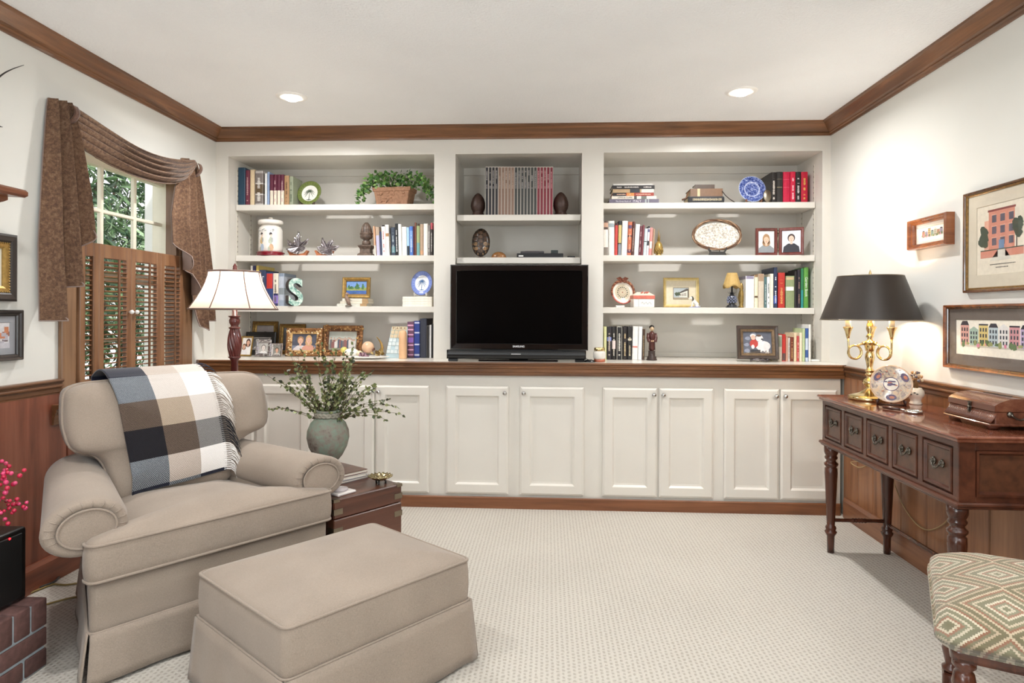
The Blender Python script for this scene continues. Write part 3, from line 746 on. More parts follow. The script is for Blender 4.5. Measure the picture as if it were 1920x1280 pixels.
m.build('carved_baluster', REDW, fl)
def shade_mat():
    n = NT('silk_shade'); v = n.coord(); f = n.noise(v, 14, 2)
    t = n.n.new('ShaderNodeBsdfTranslucent'); d = n.n.new('ShaderNodeBsdfDiffuse'); mx = n.n.new('ShaderNodeMixShader'); mx.inputs[0].default_value = .6
    t.inputs['Color'].default_value = lin('#ecd9cc'); d.inputs['Color'].default_value = lin('#d8c6bb'); n.link(d.outputs[0], mx.inputs[1]); n.link(t.outputs[0], mx.inputs[2])
    n.link(mx.outputs[0], n.out.inputs['Surface']); return n.m
SZ0, SZ1 = 1.228, 1.425
def shade_ring(z):
    t = (z - SZ0) / (SZ1 - SZ0); k = .12 + .0 * t + (1 - t) ** 1.55 * .085 ; w = 2 * k; c = .45
    pts = []
    a = w / 2 * 1.02; b = a * c
    return [Vector(p) for p in ((a, -b), (a, b), (b, a), (-b, a), (-a, b), (-a, -b), (-b, -a), (b, -a))]
SROT = Rz(radians(20)); m = MB(); zz = [SZ0 + (SZ1 - SZ0) * k / 10 for k in range(11)]; rings = [[(p.x, p.y, z) for p in shade_ring(z)] for z in zz]
loft(m, rings, MF @ SROT, smooth=False, capb=False, capt=False); sh = m.build('lamp_shade', shade_mat(), fl)
m = MB()
for k in range(8): m.tube([(p[k][0] * 1.006, p[k][1] * 1.006, p[k][2]) for p in rings], .0026, 6, MF @ SROT)
for r_, w in ((rings[0], .0045), (rings[-1], .0048)): m.tube([(p[0] * 1.005, p[1] * 1.005, p[2]) for p in r_], w, 6, MF @ SROT, closed=True)
m.build('shade_trim', paint('#7d675e', .8, .05), sh)
m = MB().lathe([(.004, 1.425), (.004, 1.43), (.010, 1.433), (.012, 1.44), (.009, 1.447), (.011, 1.452), (.008, 1.46), (.004, 1.467), (0, 1.472)], 18, MF); m.tube([(-.11, 0, 1.424), (.11, 0, 1.424)], .002, 6, MF @ SROT); m.tube([(0, -.11, 1.424), (0, .11, 1.424)], .002, 6, MF @ SROT); m.build('finial', REDW, fl)
m = MB().sphere((fx, fy, 1.30), .03); m.lathe([(.016, 1.24), (.016, 1.275)], 16, MF); m.build('bulb', emit('bulb_glow', '#fff1dd', 12), fl)
# ================================================================ writing table on the right wall
dx0, dx1, dy0, dy1, dz = 1.398, 1.775, 2.305, 3.465, .798
dk = thing('writing_table', 'dark mahogany console writing table with five small drawers against the right wall', 'table', ((dx0 + dx1) / 2, (dy0 + dy1) / 2, 0))
m = MB()
m.box(dx0, dy0, dz - .012, dx1, dy1, dz, b=.004); m.box(dx0 + .008, dy0 + .008, dz - .024, dx1, dy1 - .008, dz - .010, b=.003); m.build('top', DESKTOP, dk)
ax0, ax1, ay0, ay1, az0, az1 = 1.418, 1.755, 2.33, 3.442, .556, dz - .024
m = MB(); m.box(ax0 + .012, ay0 + .012, az0, ax1, ay1, az1)
# front rails and stiles around the drawers
nd = 5; pitch = (ay1 - ay0 - .03) / nd; dw = pitch - .03
m.box(ax0, ay0, az1 - .022, ax0 + .014, ay1, az1, b=.002); m.box(ax0, ay0, az0, ax0 + .014, ay1, az0 + .026, b=.002)
for k in range(nd + 1):
    yc = ay0 + .015 + k * pitch; m.box(ax0 + .0006, max(ay0 + .0006, yc - .015), az0 + .02, ax0 + .014, min(ay1, yc + .015), az1 - .01, b=.002)
m.box(ax0 + .0014, ay0 - .0007, az0, ax0 + .0595, ay0 + .014, az1, b=.002); m.box(ax1 - .0595, ay0 - .0007, az0, ax1, ay0 + .014, az1, b=.002); m.box(ax0 + .058, ay0 + .0008, az1 - .03, ax1 - .058, ay0 + .014, az1, b=.002); m.box(ax0 + .058, ay0 + .0008, az0, ax1 - .058, ay0 + .014, az0 + .03, b=.002)
m.build('apron', DARK_Y, dk)
m = MB(); m.box(ax0 - .014, ay0 - .014, az0 - .006, ax1, ay1 + .014, az0 + .010, b=.005); m.box(ax0 - .006, ay0 - .006, az0 - .014, ax1, ay1 + .006, az0 - .004, b=.003); m.build('base_moulding', DARK_Y, dk)
m = MB().ring(ax1 - ax0 - .12, az1 - az0 - .06, [(0, 0), (0, .016), (.008, .016), (.013, .008), (.016, .004)], T((ax0 + ax1) / 2, ay0 + .011, (az0 + az1) / 2) @ Rx(PI / 2), mats=[0] * 4, fill=1); m.build('end_panel', [DARK_Y, BURL], dk)
for k in range(nd):
    yc = ay0 + .015 + (k + .5) * pitch; zc = (az0 + az1) / 2 + .002; hh = az1 - az0 - .05
    m = MB().ring(dw - .014, hh - .010, [(0, -.01), (0, .006), (.004, .009), (.011, .009), (.016, .002)], wall_r(yc, zc, ax0 + .008), fill=1)
    d = m.build('drawer', [DARK_Y, BURL], dk)
    m = MB(); Mw = wall_r(yc, zc + .006, ax0 + .006)
    for sx in (-1, 1):
        m.lathe([(0, 0), (.013, 0), (.0135, .003), (.010, .006), (.006, .008), (.005, .013), (0, .014)], 8, Mw @ T(sx * .026, .004, 0), smooth=False)
        for q in range(5): a = 2 * PI * q / 5 + .3; m.sphere((sx * .026 + .011 * cos(a), .004 + .011 * sin(a), .004), .0045, 8, 6, Mw)
    m.tube([(sx_ * .026, .004 - .020 * (1 - (abs(sx_)) ** 2.2), .012 + .004 * (1 - abs(sx_))) for sx_ in [-1 + 2 * i / 14 for i in range(15)]], [.0034] * 6 + [.0048] * 3 + [.0034] * 6, 8, Mw)
    m.build('drawer_pull', BRONZE, d)
LP = [(.0, .0), (.0165, .0), (.0175, .06), (.0185, .085), (.027, .10), (.029, .108), (.022, .114), (.026, .126), (.024, .134), (.0185, .14), (.020, .16), (.0285, .36), (.031, .405), (.030, .43), (.024, .436), (.033, .447), (.034, .455), (.025, .463), (.022, .470), (.030, .480), (.031, .487), (.026, .495), (.0315, .506), (.034, .515), (.034, .55)]
for x, y in ((1.447, 3.405), (1.726, 3.405), (1.447, 2.38), (1.726, 2.38)):
    MB().lathe(LP, 28, T(x, y, 0)).build('leg', DARK_Z, dk)
def spindle(p, q, r=.0095):
    p, q = Vector(p), Vector(q); pts = []; rs = []
    for i in range(61):
        t = i / 60; pts.append(p.lerp(q, t)); e = abs(t - .5) * (q - p).length
        rs.append(r + (.0035 * (.5 + .5 * cos(e * 420)) if e < .035 else 0))
    return MB().tube(pts, rs, 12)
spindle((1.447, 3.405, .165), (1.726, 3.405, .165)).build('stretcher', DARK_Z, dk)
spindle((1.726, 3.405, .15), (1.726, 2.36, .15)).build('stretcher', DARK_Z, dk)
spindle((1.447, 2.36, .165), (1.726, 2.36, .165)).build('stretcher', DARK_Z, dk)

# ---------------------------------------------------------------- brass candelabrum lamp
lx, ly = 1.572, 3.27
bl = thing('table_lamp', 'brass candelabrum table lamp with wide black shade on the writing table', 'lamp', (lx, ly, dz))
ML = T(lx, ly, dz)
m = MB().lathe([(0, 0), (.094, 0), (.096, .006), (.096, .016), (.090, .021), (.070, .026), (.045, .034), (.028, .045), (.016, .056), (.014, .062), (.026, .072), (.032, .085), (.026, .098), (.014, .106), (.013, .118), (.020, .121), (.020, .127), (.015, .131), (.016, .136), (.021, .139), (.021, .145), (.015, .149),
              (.013, .16), (.017, .185), (.022, .205), (.020, .222), (.014, .235), (.020, .24), (.024, .262), (.024, .272), (.031, .276), (.031, .283), (.013, .288), (.011, .30), (.018, .308), (.012, .318), (.010, .325), (.017, .345), (.014, .368), (.010, .38), (.013, .388), (.008, .395), (.006, .62), (.004, .625), (.0, .636)], 36, ML)
m.build('column', BRASS, bl)
for a in (radians(184), radians(-62), radians(58)):
    MA = ML @ Rz(a); m = MB()
    pts = [(.022, 0, .270), (.036, -.003, .272), (.050, -.005, .268)]
    cx, cz, rl = .074, .232, .033
    for k in range(0, 35): q = radians(120 + k * 600 / 34); pts.append((cx + rl * cos(q), -.006 + .012 * k / 34, cz + rl * sin(q)))
    pts += [(cx + rl + .001, .006, cz + .03), (.109, .005, .280), (.110, .004, .305)]
    m.tube(pts, [.0048] * len(pts), 8, MA); m.sphere((.030, 0, .276), .009, 10, 8, MA)
    m.lathe([(.0, .30), (.007, .30), (.009, .312), (.014, .335), (.022, .352), (.023, .355), (.012, .355)], 20, MA @ T(.110, .004, 0))
    m.build('horn_arm', BRASS, bl)
    cs = MB().lathe([(0, .352), (.0125, .352), (.0125, .425), (0, .425)], 20, MA @ T(.110, .004, 0)).build('candle_sleeve', paint('#fbf4e2', .5, .01), bl)
    MB().sphere((.110, .004, .452), .014, 12, 8, MA, sc=(1, 1, 1.7)).build('bulb', emit('candle_bulb', '#fff0d8', 14), cs)
SB, ST, S0, S1 = .222, .146, .390, .602
m = MB().lathe([(SB, S0), (ST, S1)], 64, ML, cap=False); m.lathe([(SB - .003, S0), (ST - .003, S1)], 64, ML, cap=False, mat=1)
ls = m.build('lamp_shade', [paint('#2e2620', .45, .15, 8, name='black_shade'), paint('#b9975a', .4, .1, 20, name='gold_shade_lining')], bl)
m = MB()
for r_, z_ in ((SB - .001, S0), (ST - .001, S1)): m.tube([(r_ * cos(2 * PI * k / 64), r_ * sin(2 * PI * k / 64), z_) for k in range(64)], .0028, 6, ML, closed=True)
for k in range(3): a = 2 * PI * k / 3; m.tube([(0, 0, .61), (ST * cos(a), ST * sin(a), S1 - .002)], .0018, 6, ML)
m.build('shade_rim', BRASS_D, ls)

# ---------------------------------------------------------------- things on the table
def disc_plate(name, label, cat, C, r, yaw, lean, mats, rings, M0=None, group=None, extra=None, sx=1.0, stand=None, n=48):
    """plate standing on edge: C = bottom contact point"""
    t = thing(name, label, cat, C, 0, group)
    M_ = T(*C) @ Rz(yaw) @ Rx(PI / 2 - lean) @ T(0, r + .003, 0)
    m = MB(); prof = [(0, .0)] + [(r * q, z) for q, z, _ in rings]; mi = [c for _, _, c in rings]
    vs = []; fs = []; ms = []
    for (rr, z) in prof[1:]:
        for k in range(n): a = 2 * PI * k / n; vs.append((sx * rr * cos(a), rr * sin(a), z))
    fs.append(tuple(range(n))); ms.append(mi[0])
    for i in range(len(prof) - 2):
        for k in range(n): fs.append((i * n + k, (i + 1) * n + k, (i + 1) * n + (k + 1) % n, i * n + (k + 1) % n)); ms.append(mi[i + 1])
    b0 = (len(prof) - 2) * n; o = len(vs)
    for k in range(n): a = 2 * PI * k / n; vs.append((sx * r * .6 * cos(a), r * .6 * sin(a), -.012))
    for k in range(n): fs.append((b0 + k, o + k, o + (k + 1) % n, b0 + (k + 1) % n)); ms.append(mi[-1])
    fs.append(tuple(reversed(range(o, o + n)))); ms.append(mi[-1])
    m.add(vs, fs, M_, ms, True)
    if extra: extra(m, M_ @ Matrix.Diagonal((sx, 1, 1, 1)), r)
    m.build('dish', mats, t); return t, M_
def easel(parent, C, yaw, w, d, h, mat, lip=.012):
    M_ = T(*C) @ Rz(yaw); m = MB()
    for s in (-1, 1):
        x = s * w / 2
        m.tube([(x, d * .62, .004), (x, -.004, .004), (x, -.02, .004), (x * 1.02, -.026, .014 + lip)], .0045, 8, M_)
        m.tube([(x, -.008, .004), (x * .8, .012, h * .5), (x * .55, d * .35, h)], .004, 8, M_)
    m.tube([(-w / 2, .0, .004), (w / 2, .0, .004)], .0035, 8, M_); m.tube([(-w * .28, d * .35, h), (w * .28, d * .35, h), (w * .0, d * .62, .004)], .0035, 8, M_)
    return m.build('stand', mat, parent)
IM = [transfer('imari_ground', 55, '#9a8a86', '#cbbca6', '#d8b998'), paint('#4a2f55', .15, .3, 60, coat=.5), paint('#b4643c', .15, .2, 60, coat=.5), paint('#caa98a', .15, .2, 80, coat=.5), paint('#e8dfd0', .15, .05, 40, coat=.5)]
def imari(m, M_, r):
    for k in range(3):
        a = radians(90 + 120 * k + 60); c = (r * .72 * cos(a), r * .72 * sin(a))
        pts = [(c[0] + r * (.25 * cos(q) * cos(a + PI / 2) - .16 * sin(q) * cos(a)), c[1] + r * (.25 * cos(q) * sin(a + PI / 2) - .16 * sin(q) * sin(a)), .0105) for q in [2 * PI * j / 16 for j in range(16)]]
        m.poly(pts, M_, 1); m.poly([(c[0] + (x - c[0]) * .5 + r * .03, c[1] + (y - c[1]) * .45, .0112) for x, y, z in pts], M_, 2)
    rr = random.Random(5)
    for k in range(60):
        a = rr.uniform(0, 6.28); q = rr.uniform(.50, .93) * r; s = rr.uniform(.002, .0055)
        m.poly([(q * cos(a) + s * cos(b) * .9, q * sin(a) + s * .45 * sin(b), .0092 + .00004 * k) for b in [PI / 3 * j for j in range(6)]], M_, rr.choice((3, 2, 3, 1, 0)))
    for k in range(12):
        a = rr.uniform(0, 6.28); q = rr.uniform(0, .28) * r; s = rr.uniform(.005, .011)
        m.poly([(q * cos(a) + s * cos(b), q * sin(a) + s * .4 * sin(b), .0042 + .00004 * k) for b in [PI / 3 * j for j in range(6)]], M_, rr.choice((1, 1, 2)))
pc = Vector((1.572, 3.07, dz + .008)); yw = radians(-25)
pt, _ = disc_plate('display_plate', 'round patterned plate in purple, rust and cream on a stand before the brass lamp', 'plate', pc, .087, yw, radians(14), IM,
                   [(.33, .003, 4), (.37, .0035, 1), (.46, .005, 0), (.92, .010, 0), (.98, .012, 3), (1.0, .011, 3)], extra=imari)
easel(pt, (pc.x, pc.y, dz), yw, .11, .07, .09, paint('#32160f', .3, .1))
# bud vase with dried flowers
bp = Vector((1.708, 3.12, dz))
bv = thing('bud_vase', 'small frosted cream vase beside the patterned plate on the writing table', 'vase', bp)
MB_ = T(*bp)
m = MB().lathe([(0, 0), (.026, 0), (.027, .006), (.023, .012), (.022, .022), (.031, .034), (.037, .048), (.034, .063), (.026, .072), (.024, .077), (.020, .075), (.02, .06), (0, .05)], 32, MB_); m.build('body', paint('#e3d8c6', .35, .05, 30), bv)
m = MB()
for a in (-2.6, -2.2, -1.9): m.sphere((.0345 * cos(a), .0345 * sin(a), .05 + .006 * sin(a * 5)), .0055, 8, 6, MB_, sc=(1, 1, .6))
m.build('painted_spray', paint('#3c3a30', .4, .2), bv)
df = thing('dried_flowers', 'tiny bunch of dried brown flowers standing in the frosted bud vase', 'flowers', (bp.x, bp.y, dz + .07))
m = MB(); mf = MB(); rr = random.Random(9)
for k in range(30):
    a = rr.uniform(0, 6.28); s = rr.uniform(.2, 1); q = Vector((.042 * s * cos(a), .042 * s * sin(a), .125 + rr.uniform(-.015, .025)))
    m.tube([(0.006 * cos(a), .006 * sin(a), .055), (q.x * .5, q.y * .5, .095), q], .0007, 4, MB_); mf.sphere(q, rr.uniform(.003, .0075), 7, 5, MB_, mat=rr.choice((0, 0, 1, 2)))
m.build('stem', paint('#8a6a44', .8, .1), df); mf.build('bloom', [paint('#b58a5c', .9, .2), paint('#d8c8aa', .9, .1), paint('#6f6a72', .8, .2)], df)
# magnifier
mg0 = at_z(1656, 763, dz + .008); mg1 = at_z(1708, 770, dz + .008)
mg = thing('magnifying_glass', 'magnifying glass with wooden handle lying in front of the plate stand', 'magnifying glass', (mg0.x, mg0.y, dz))
dv = (mg1 - mg0).normalized()
MB().tube([mg0, mg0.lerp(mg1, .25), mg0.lerp(mg1, .6)], [.006, .0075, .006], 12).build('handle', DARK_Y, mg)
m = MB().tube([mg0.lerp(mg1, .58), mg0.lerp(mg1, .78)], .0042, 10); cc = mg1 + dv * .012
m.tube([(cc.x + .030 * cos(2 * PI * k / 36), cc.y + .030 * sin(2 * PI * k / 36), dz + .006) for k in range(36)], .006, 8, closed=True); m.build('rim', CHROME, mg)
MB().lathe([(0, .004), (.028, .005), (.028, .008), (0, .009)], 30, T(cc.x, cc.y, dz)).build('lens', glass('lens_glass'), mg)
# wooden chest
bx0, bx1, by0_, by1_ = 1.602, 1.772, 2.43, 2.70
wb = thing('wooden_chest', 'polished wooden box with domed lid and fluted edge on the writing table', 'box', ((bx0 + bx1) / 2, (by0_ + by1_) / 2, dz))
m = MB(); m.box(bx0 + .006, by0_, dz + .018, bx1 - .006, by1_, dz + .066, b=.003)
for y, x in ((by0_ + .02, bx0), (by1_ - .03, bx0), (by0_ + .02, bx1 - .03), (by1_ - .03, bx1 - .03)):
    m.tube([(x - .006, y, dz + .013), (x + .03, y, dz + .013)], .0125, 14)
m.build('body', MAHOG, wb)
m = MB(); nf = 34
for k in range(nf):
    y = by0_ + (by1_ - by0_) * (k + .5) / nf; m.tube([(bx0 + .010, y, dz + .060), (bx0 + .002, y, dz + .042), (bx0 - .012, y, dz + .026)], .0043, 7)
m.box(bx0 - .016, by0_ - .004, dz + .014, bx1, by1_ + .004, dz + .024, b=.003); m.build('fluted_edge', MAHOG, wb)
m = MB(); arc = [(bx0 + .003 + (bx1 - bx0 - .006) * t, dz + .088 + .026 * sin(PI * t) ** .8) for t in [k / 14 for k in range(15)]]
vs = []
for y in (by0_ - .001, by1_ + .001):
    vs += [(x, y, z) for x, z in arc] + [(bx1 - .003, y, dz + .067), (bx0 + .003, y, dz + .067)]
n = len(arc) + 2; m.add(vs, [tuple(range(n)), tuple(reversed(range(n, 2 * n)))] + [(i, (i + 1) % n, n + (i + 1) % n, n + i) for i in range(n)])
lid = m.build('lid', MAHOG, wb)
m = MB(); rr = random.Random(2); y = by0_ + .07
while y < by1_ - .06:
    w = rr.uniform(.004, .011); x = (bx0 + bx1) / 2 + .012; m.box(x, y, dz + .1125, x + rr.uniform(.008, .016), y + w, dz + .1148); y += w + .003
m.build('carved_marks', IRON, lid)
m = MB(); Mw = wall_r((by0_ + by1_) / 2, dz + .068, bx0 + .003)
m.prism([(-.010, .018), (0, .022), (.010, .018), (.007, .004), (.009, -.004), (.006, -.016), (0, -.024), (-.006, -.016), (-.009, -.004), (-.007, .004)], 0, .004, Mw); m.sphere((0, 0, .006), .006, 10, 8, Mw); m.box(-.003, -.018, .004, .003, .014, .009, M=Mw, b=.001)
m.build('latch', BRONZE, wb)
m = MB(); Me = T((bx0 + bx1) / 2, by0_ - .002, dz + .058) @ Rx(PI / 2)
for s in (-1, 1): m.lathe([(0, 0), (.011, 0), (.009, .005), (0, .007)], 14, Me @ T(s * .03, 0, 0))
m.tube([(.03 * s, -.018 * (1 - abs(s) ** 2), .008) for s in [-1 + i / 6 for i in range(13)]], .0035, 8, Me); m.build('handle', BRONZE, wb)
# cord under the table
m = MB()
m.tube(smooth([Vector((XR - .03, 3.7, .62)), Vector((XR - .03, 3.66, .50)), Vector((XR - .035, 3.72, .40)), Vector((XR - .03, 3.84, .37)), Vector((XR - .035, 3.90, .35)), Vector((XR - .03, 3.80, .345)), Vector((XR - .03, 3.68, .40)), Vector((XR - .03, 3.55, .50)), Vector((XR - .025, 3.50, .42)), Vector((XR - .025, 3.36, .26)), Vector((XR - .025, 3.2, .20)), Vector((XR - .025, 3.06, .25)), Vector((XR - .02, 2.96, .36)), Vector((XR - .018, 2.93, .52))]), .0028, 6)
tag(m.build('lamp_cord', paint('#a08860', .6, .1)), 'thin gold lamp cord hanging against the panelling under the writing table', 'cord')

# ================================================================ stool lower right
SA = radians(-27.6); so = Vector((1.306, 1.752, 0)); SM = T(*so) @ Rz(SA)
stl = thing('upholstered_stool', 'stool with green and rust zigzag fabric seat and turned dark legs', 'stool', so, SA)
def flame():
    n = NT('flame_stitch'); v = n.coord((1, 1, 1)); sp = n.n.new('ShaderNodeSeparateXYZ'); nz = n.n.new('ShaderNodeTexNoise'); nz.inputs['Scale'].default_value = 90
    n.link(v, nz.inputs['Vector']); n.link(v, sp.inputs[0])
    x = n.math('ADD', sp.outputs[0], n.math('MULTIPLY', nz.outputs['Fac'], .006)); y = n.math('ADD', sp.outputs[1], n.math('MULTIPLY', sp.outputs[2], 1.0))
    tri = lambda a, p: n.math('ABSOLUTE', n.math('SUBTRACT', n.math('FRACT', n.math('DIVIDE', a, p)), .5))
    # stepped zigzag contours
    xs = n.math('SNAP', x, .005)
    d = n.math('ADD', n.math('MULTIPLY', tri(xs, .24), 1.5), n.math('MULTIPLY', tri(y, .20), 1.2))
    b = n.math('FRACT', n.math('MULTIPLY', d, 3.1)); c = n.math('FRACT', n.math('MULTIPLY', d, 1.15))
    r1 = n.ramp(b, [(0, lin('#75725c')), (.2, lin('#b4a994')), (.36, lin('#7d7b66')), (.54, lin('#8c6a58')), (.7, lin('#bab09a')), (.86, lin('#76725e'))], 'CONSTANT')
    r2 = n.ramp(c, [(.3, lin('#ffffff')), (.7, lin('#d9c2ac'))])
    mx = n.n.new('ShaderNodeMix'); mx.data_type = 'RGBA'; mx.blend_type = 'MULTIPLY'; mx.inputs[0].default_value = .5; n.link(r1, mx.inputs[6]); n.link(r2, mx.inputs[7])
    n.set(col=mx.outputs[2], rough=.9, spec=.2, sheen=.2); n.bump(nz.outputs['Fac'], .2, .003); return n.m
m = MB(); cushion(m, rrect(.53, .55, .055), (0, 0), .402, .455, .075, SM, roll=.035); m.build('seat', flame(), stl)
m = MB(); loft(m, [[(x, y, z) for x, y in rrect(.47, .49, .02)] for z in (.372, .404)], SM); m.build('seat_rail', DARK_Z, stl)
SLP = [(0, 0), (.018, 0), (.022, .02), (.016, .035), (.022, .045), (.024, .05)]
for sx in (-1, 1):
    for sy in (-1, 1):
        M_ = SM @ T(sx * .205, sy * .215, 0); m = MB(); m.lathe(SLP, 20, M_); m.box(-.024, -.024, .05, .024, .024, .135, b=.004, M=M_)
        m.lathe([(.018, .135), (.026, .142), (.026, .15), (.016, .158), (.021, .18), (.026, .205), (.019, .228), (.014, .24), (.022, .25), (.022, .258), (.015, .266), (.022, .285), (.027, .31), (.022, .335), (.016, .342), (.026, .352), (.026, .362), (.022, .372)], 20, M_)
        m.box(-.024, -.024, .365, .024, .024, .40, b=.003, M=M_); m.build('leg', DARK_Z, stl)
for a, b in (((-.205, -.215, .095), (.205, -.215, .095)), ((-.205, .215, .095), (.205, .215, .095)), ((-.205, -.215, .11), (-.205, .215, .11)), ((.205, -.215, .11), (.205, .215, .11))):
    p, q = Vector(a), Vector(b); m = MB().tube([p.lerp(q, k / 40) for k in range(41)], [.0105 + .004 * (.5 + .5 * cos(k * 1.55)) * (8 < k < 32) for k in range(41)], 12, SM); m.build('stretcher', DARK_Z, stl)

# ================================================================ pictures on the walls
FP = [(0, .0), (0, .018), (.004, .022), (.010, .020), (.014, .014), (.020, .012)]
def picture(name, label, cat, M_, w, h, fw, depth, fmat, matc, art, matw=.04, glassy=True, bead=None, group=None, stand=False):
    loc = M_ @ Vector((0, 0, 0)); t = thing(name, label, cat, loc, 0, group)
    prof = [(0, 0), (0, depth * .8), (fw * .15, depth), (fw * .45, depth * .92), (fw * .6, depth * .72), (fw * .85, depth * .66), (fw, depth * .5), (fw, depth * .2)]
    mats = fmat if isinstance(fmat, list) else [fmat, fmat]
    MB().ring(w, h, prof, M_, mats=[0, 0, 0, 0, 1, 1, 1]).build('frame', mats, t)
    if bead:
        mb = MB(); step = .011; a, b = w / 2 - fw * .62, h / 2 - fw * .62
        for s in (-1, 1):
            k = int(2 * a / step)
            for i in range(k + 1): mb.sphere((-a + 2 * a * i / k, s * b, depth * .75), .0042, 6, 5, M_)
            k = int(2 * b / step)
            for i in range(1, k): mb.sphere((s * a, -b + 2 * b * i / k, depth * .75), .0042, 6, 5, M_)
        mb.build('beading', bead, t)
    iw, ih = w - 2 * fw, h - 2 * fw; zb = depth * .2
    if matc is not None:
        MB().ring(iw + .002, ih + .002, [(0, zb), (0, zb + .003), (matw, zb + .003), (matw + .0015, zb + .0005)], M_).build('mat_board', matc, t); zb += .0002; iw -= 2 * matw; ih -= 2 * matw
    m = MB(); ms = art(m, M_ @ T(0, 0, zb), iw, ih); a = m.build('artwork', ms, t)
    if glassy: MB().add([(-(w / 2 - fw), -(h / 2 - fw), depth * .45), (w / 2 - fw, -(h / 2 - fw), depth * .45), (w / 2 - fw, h / 2 - fw, depth * .45), (-(w / 2 - fw), h / 2 - fw, depth * .45)], [(0, 1, 2, 3)], M_).build('glazing', GLASSP, t)
    return t
def rect(m, M_, x0, y0, x1, y1, z, mt): m.add([(x0, y0, z), (x1, y0, z), (x1, y1, z), (x0, y1, z)], [(0, 1, 2, 3)], M_, mt)
def blob(m, M_, x, y, rx, ry, z, mt, n=12, jit=0, r=None):
    m.poly([(x + rx * cos(a) * (1 + (r.uniform(-jit, jit) if r else 0)), y + ry * sin(a) * (1 + (r.uniform(-jit, jit) if r else 0)), z) for a in [2 * PI * k / n for k in range(n)]], M_, mt)
def houses(cols, n, seed, base=.0, spread=.9, hmin=.45, hmax=.7, trees=True):
    def art(m, M_, w, h):
        r = random.Random(seed); k = len(cols); WIN, ROOF, TREE, PINK, BG, GR, TR2 = k, k + 1, k + 2, k + 3, k + 4, k + 5, k + 6
        rect(m, M_, -w / 2, -h / 2, w / 2, h / 2, 0, BG)
        x = -w * spread / 2; bw = w * spread / n; y0 = -h * .22 + base
        rect(m, M_, -w * spread / 2, y0 - h * .05, w * spread / 2, y0, .0001, GR)
        for i in range(n):
            hh = h * r.uniform(hmin, hmax); c = i % k; x1 = x + bw * .95; z = .0002
            rect(m, M_, x, y0, x1, y0 + hh, z, c)
            if i % 3 == 0: m.add([(x, y0 + hh, z), (x1, y0 + hh, z), (x1 - bw * .2, y0 + hh * 1.22, z), (x + bw * .2, y0 + hh * 1.22, z)], [(0, 1, 2, 3)], M_, ROOF)
            elif i % 3 == 1: m.add([(x, y0 + hh, z), (x1, y0 + hh, z), ((x + x1) / 2, y0 + hh * 1.2, z)], [(0, 1, 2)], M_, c)
            else: rect(m, M_, x, y0 + hh, x1, y0 + hh * 1.08, z, ROOF)
            for a in range(3):
                for b in range(3): rect(m, M_, x + bw * (.12 + a * .28), y0 + hh * (.12 + b * .29), x + bw * (.26 + a * .28), y0 + hh * (.30 + b * .29), .0004, WIN)
            if trees:
                for q in range(3): blob(m, M_, x + bw * r.uniform(0, 1), y0 + h * r.uniform(.0, .10), bw * r.uniform(.12, .26), h * r.uniform(.04, .10), .0006 + .0001 * q, r.choice((TREE, TREE, PINK, TR2)), 9, .25, r)
            x += bw
        return [paint(c, .8, .06, 90) for c in cols] + [paint(c, .8, .06, 90) for c in ('#3a3f48', '#33303a', '#63784f', '#d98aa0', '#f1eadb', '#c9c3b4', '#9aa06a')]
    return art
def mansion(m, M_, w, h):
    BG, WALLc, ROOF, WIN, TREE, GR, DOOR, LINE, ARCH = range(9)
    rect(m, M_, -w / 2, -h / 2, w / 2, h / 2, 0, BG)
    rect(m, M_, -w * .25, -h * .16, w * .27, h * .40, .0002, WALLc); rect(m, M_, -w * .34, -h * .16, -w * .25, h * .28, .0002, ARCH)
    rect(m, M_, -w * .27, h * .40, w * .29, h * .43, .0003, ROOF)
    for i in range(3):
        for j in range(3):
            x = -w * .18 + i * w * .17; y = -h * .09 + j * h * .165; rect(m, M_, x, y, x + w * .09, y + h * .105, .0004, WIN); rect(m, M_, x - w * .008, y + h * .105, x + w * .098, y + h * .117, .0004, ARCH)
    rect(m, M_, -w * .04, -h * .16, w * .07, -h * .02, .0005, DOOR)
    r = random.Random(8)
    for k in range(9): blob(m, M_, -w * .34 + r.uniform(-.05, .05) * w, h * (-.04 + .2 * r.random()), w * .07, h * .07, .0006 + .0001 * k, TREE, 9, .3, r)
    for k in range(9): blob(m, M_, w * .32 + r.uniform(-.05, .06) * w, h * (.02 + .22 * r.random()), w * .06, h * .06, .0006 + .0001 * k, TREE, 9, .3, r)
    rect(m, M_, w * .30, -h * .16, w * .32, h * .08, .0005, LINE)
    rect(m, M_, -w * .42, -h * .26, -w * .06, -h * .16, .0006, WALLc); rect(m, M_, w * .09, -h * .26, w * .44, -h * .16, .0006, WALLc); rect(m, M_, -w * .42, -h * .16, w * .44, -h * .145, .0007, TREE)
    m.add([(-w * .06, -h * .16, .0006), (w * .09, -h * .16, .0006), (w * .22, -h * .31, .0006), (-w * .22, -h * .31, .0006)], [(0, 1, 2, 3)], M_, GR)
    for q, (a, b) in enumerate(((-.22, .28), (-.1, .14))):
        x = a * w
        while x < b * w: l = r.uniform(.012, .03) * w; rect(m, M_, x, -h * (.37 + .045 * q), x + l, -h * (.358 + .045 * q), .0004, LINE); x += l + .008 * w
    return [paint(c, .8, .06, 60) for c in ('#ddd3c1', '#c98672', '#7d3b35', '#5a5560', '#3f4a3c', '#cfc9bd', '#6d86a6', '#2c2a2a', '#d9a48e')]
WF = wood('picture_wood', '#5b3018', '#8a4f2a', '#a9693c', 'x', 6, .25, .4); WFD = wood('picture_dark_wood', '#33200f', '#573720', '#7a5534', 'x', 6, .25, .4)
pX = XR - .001
PAST = ['#d9a59a', '#a9bfae', '#d8c27c', '#b9c7cc', '#e3e0dc', '#c98f93', '#b7a5c4']
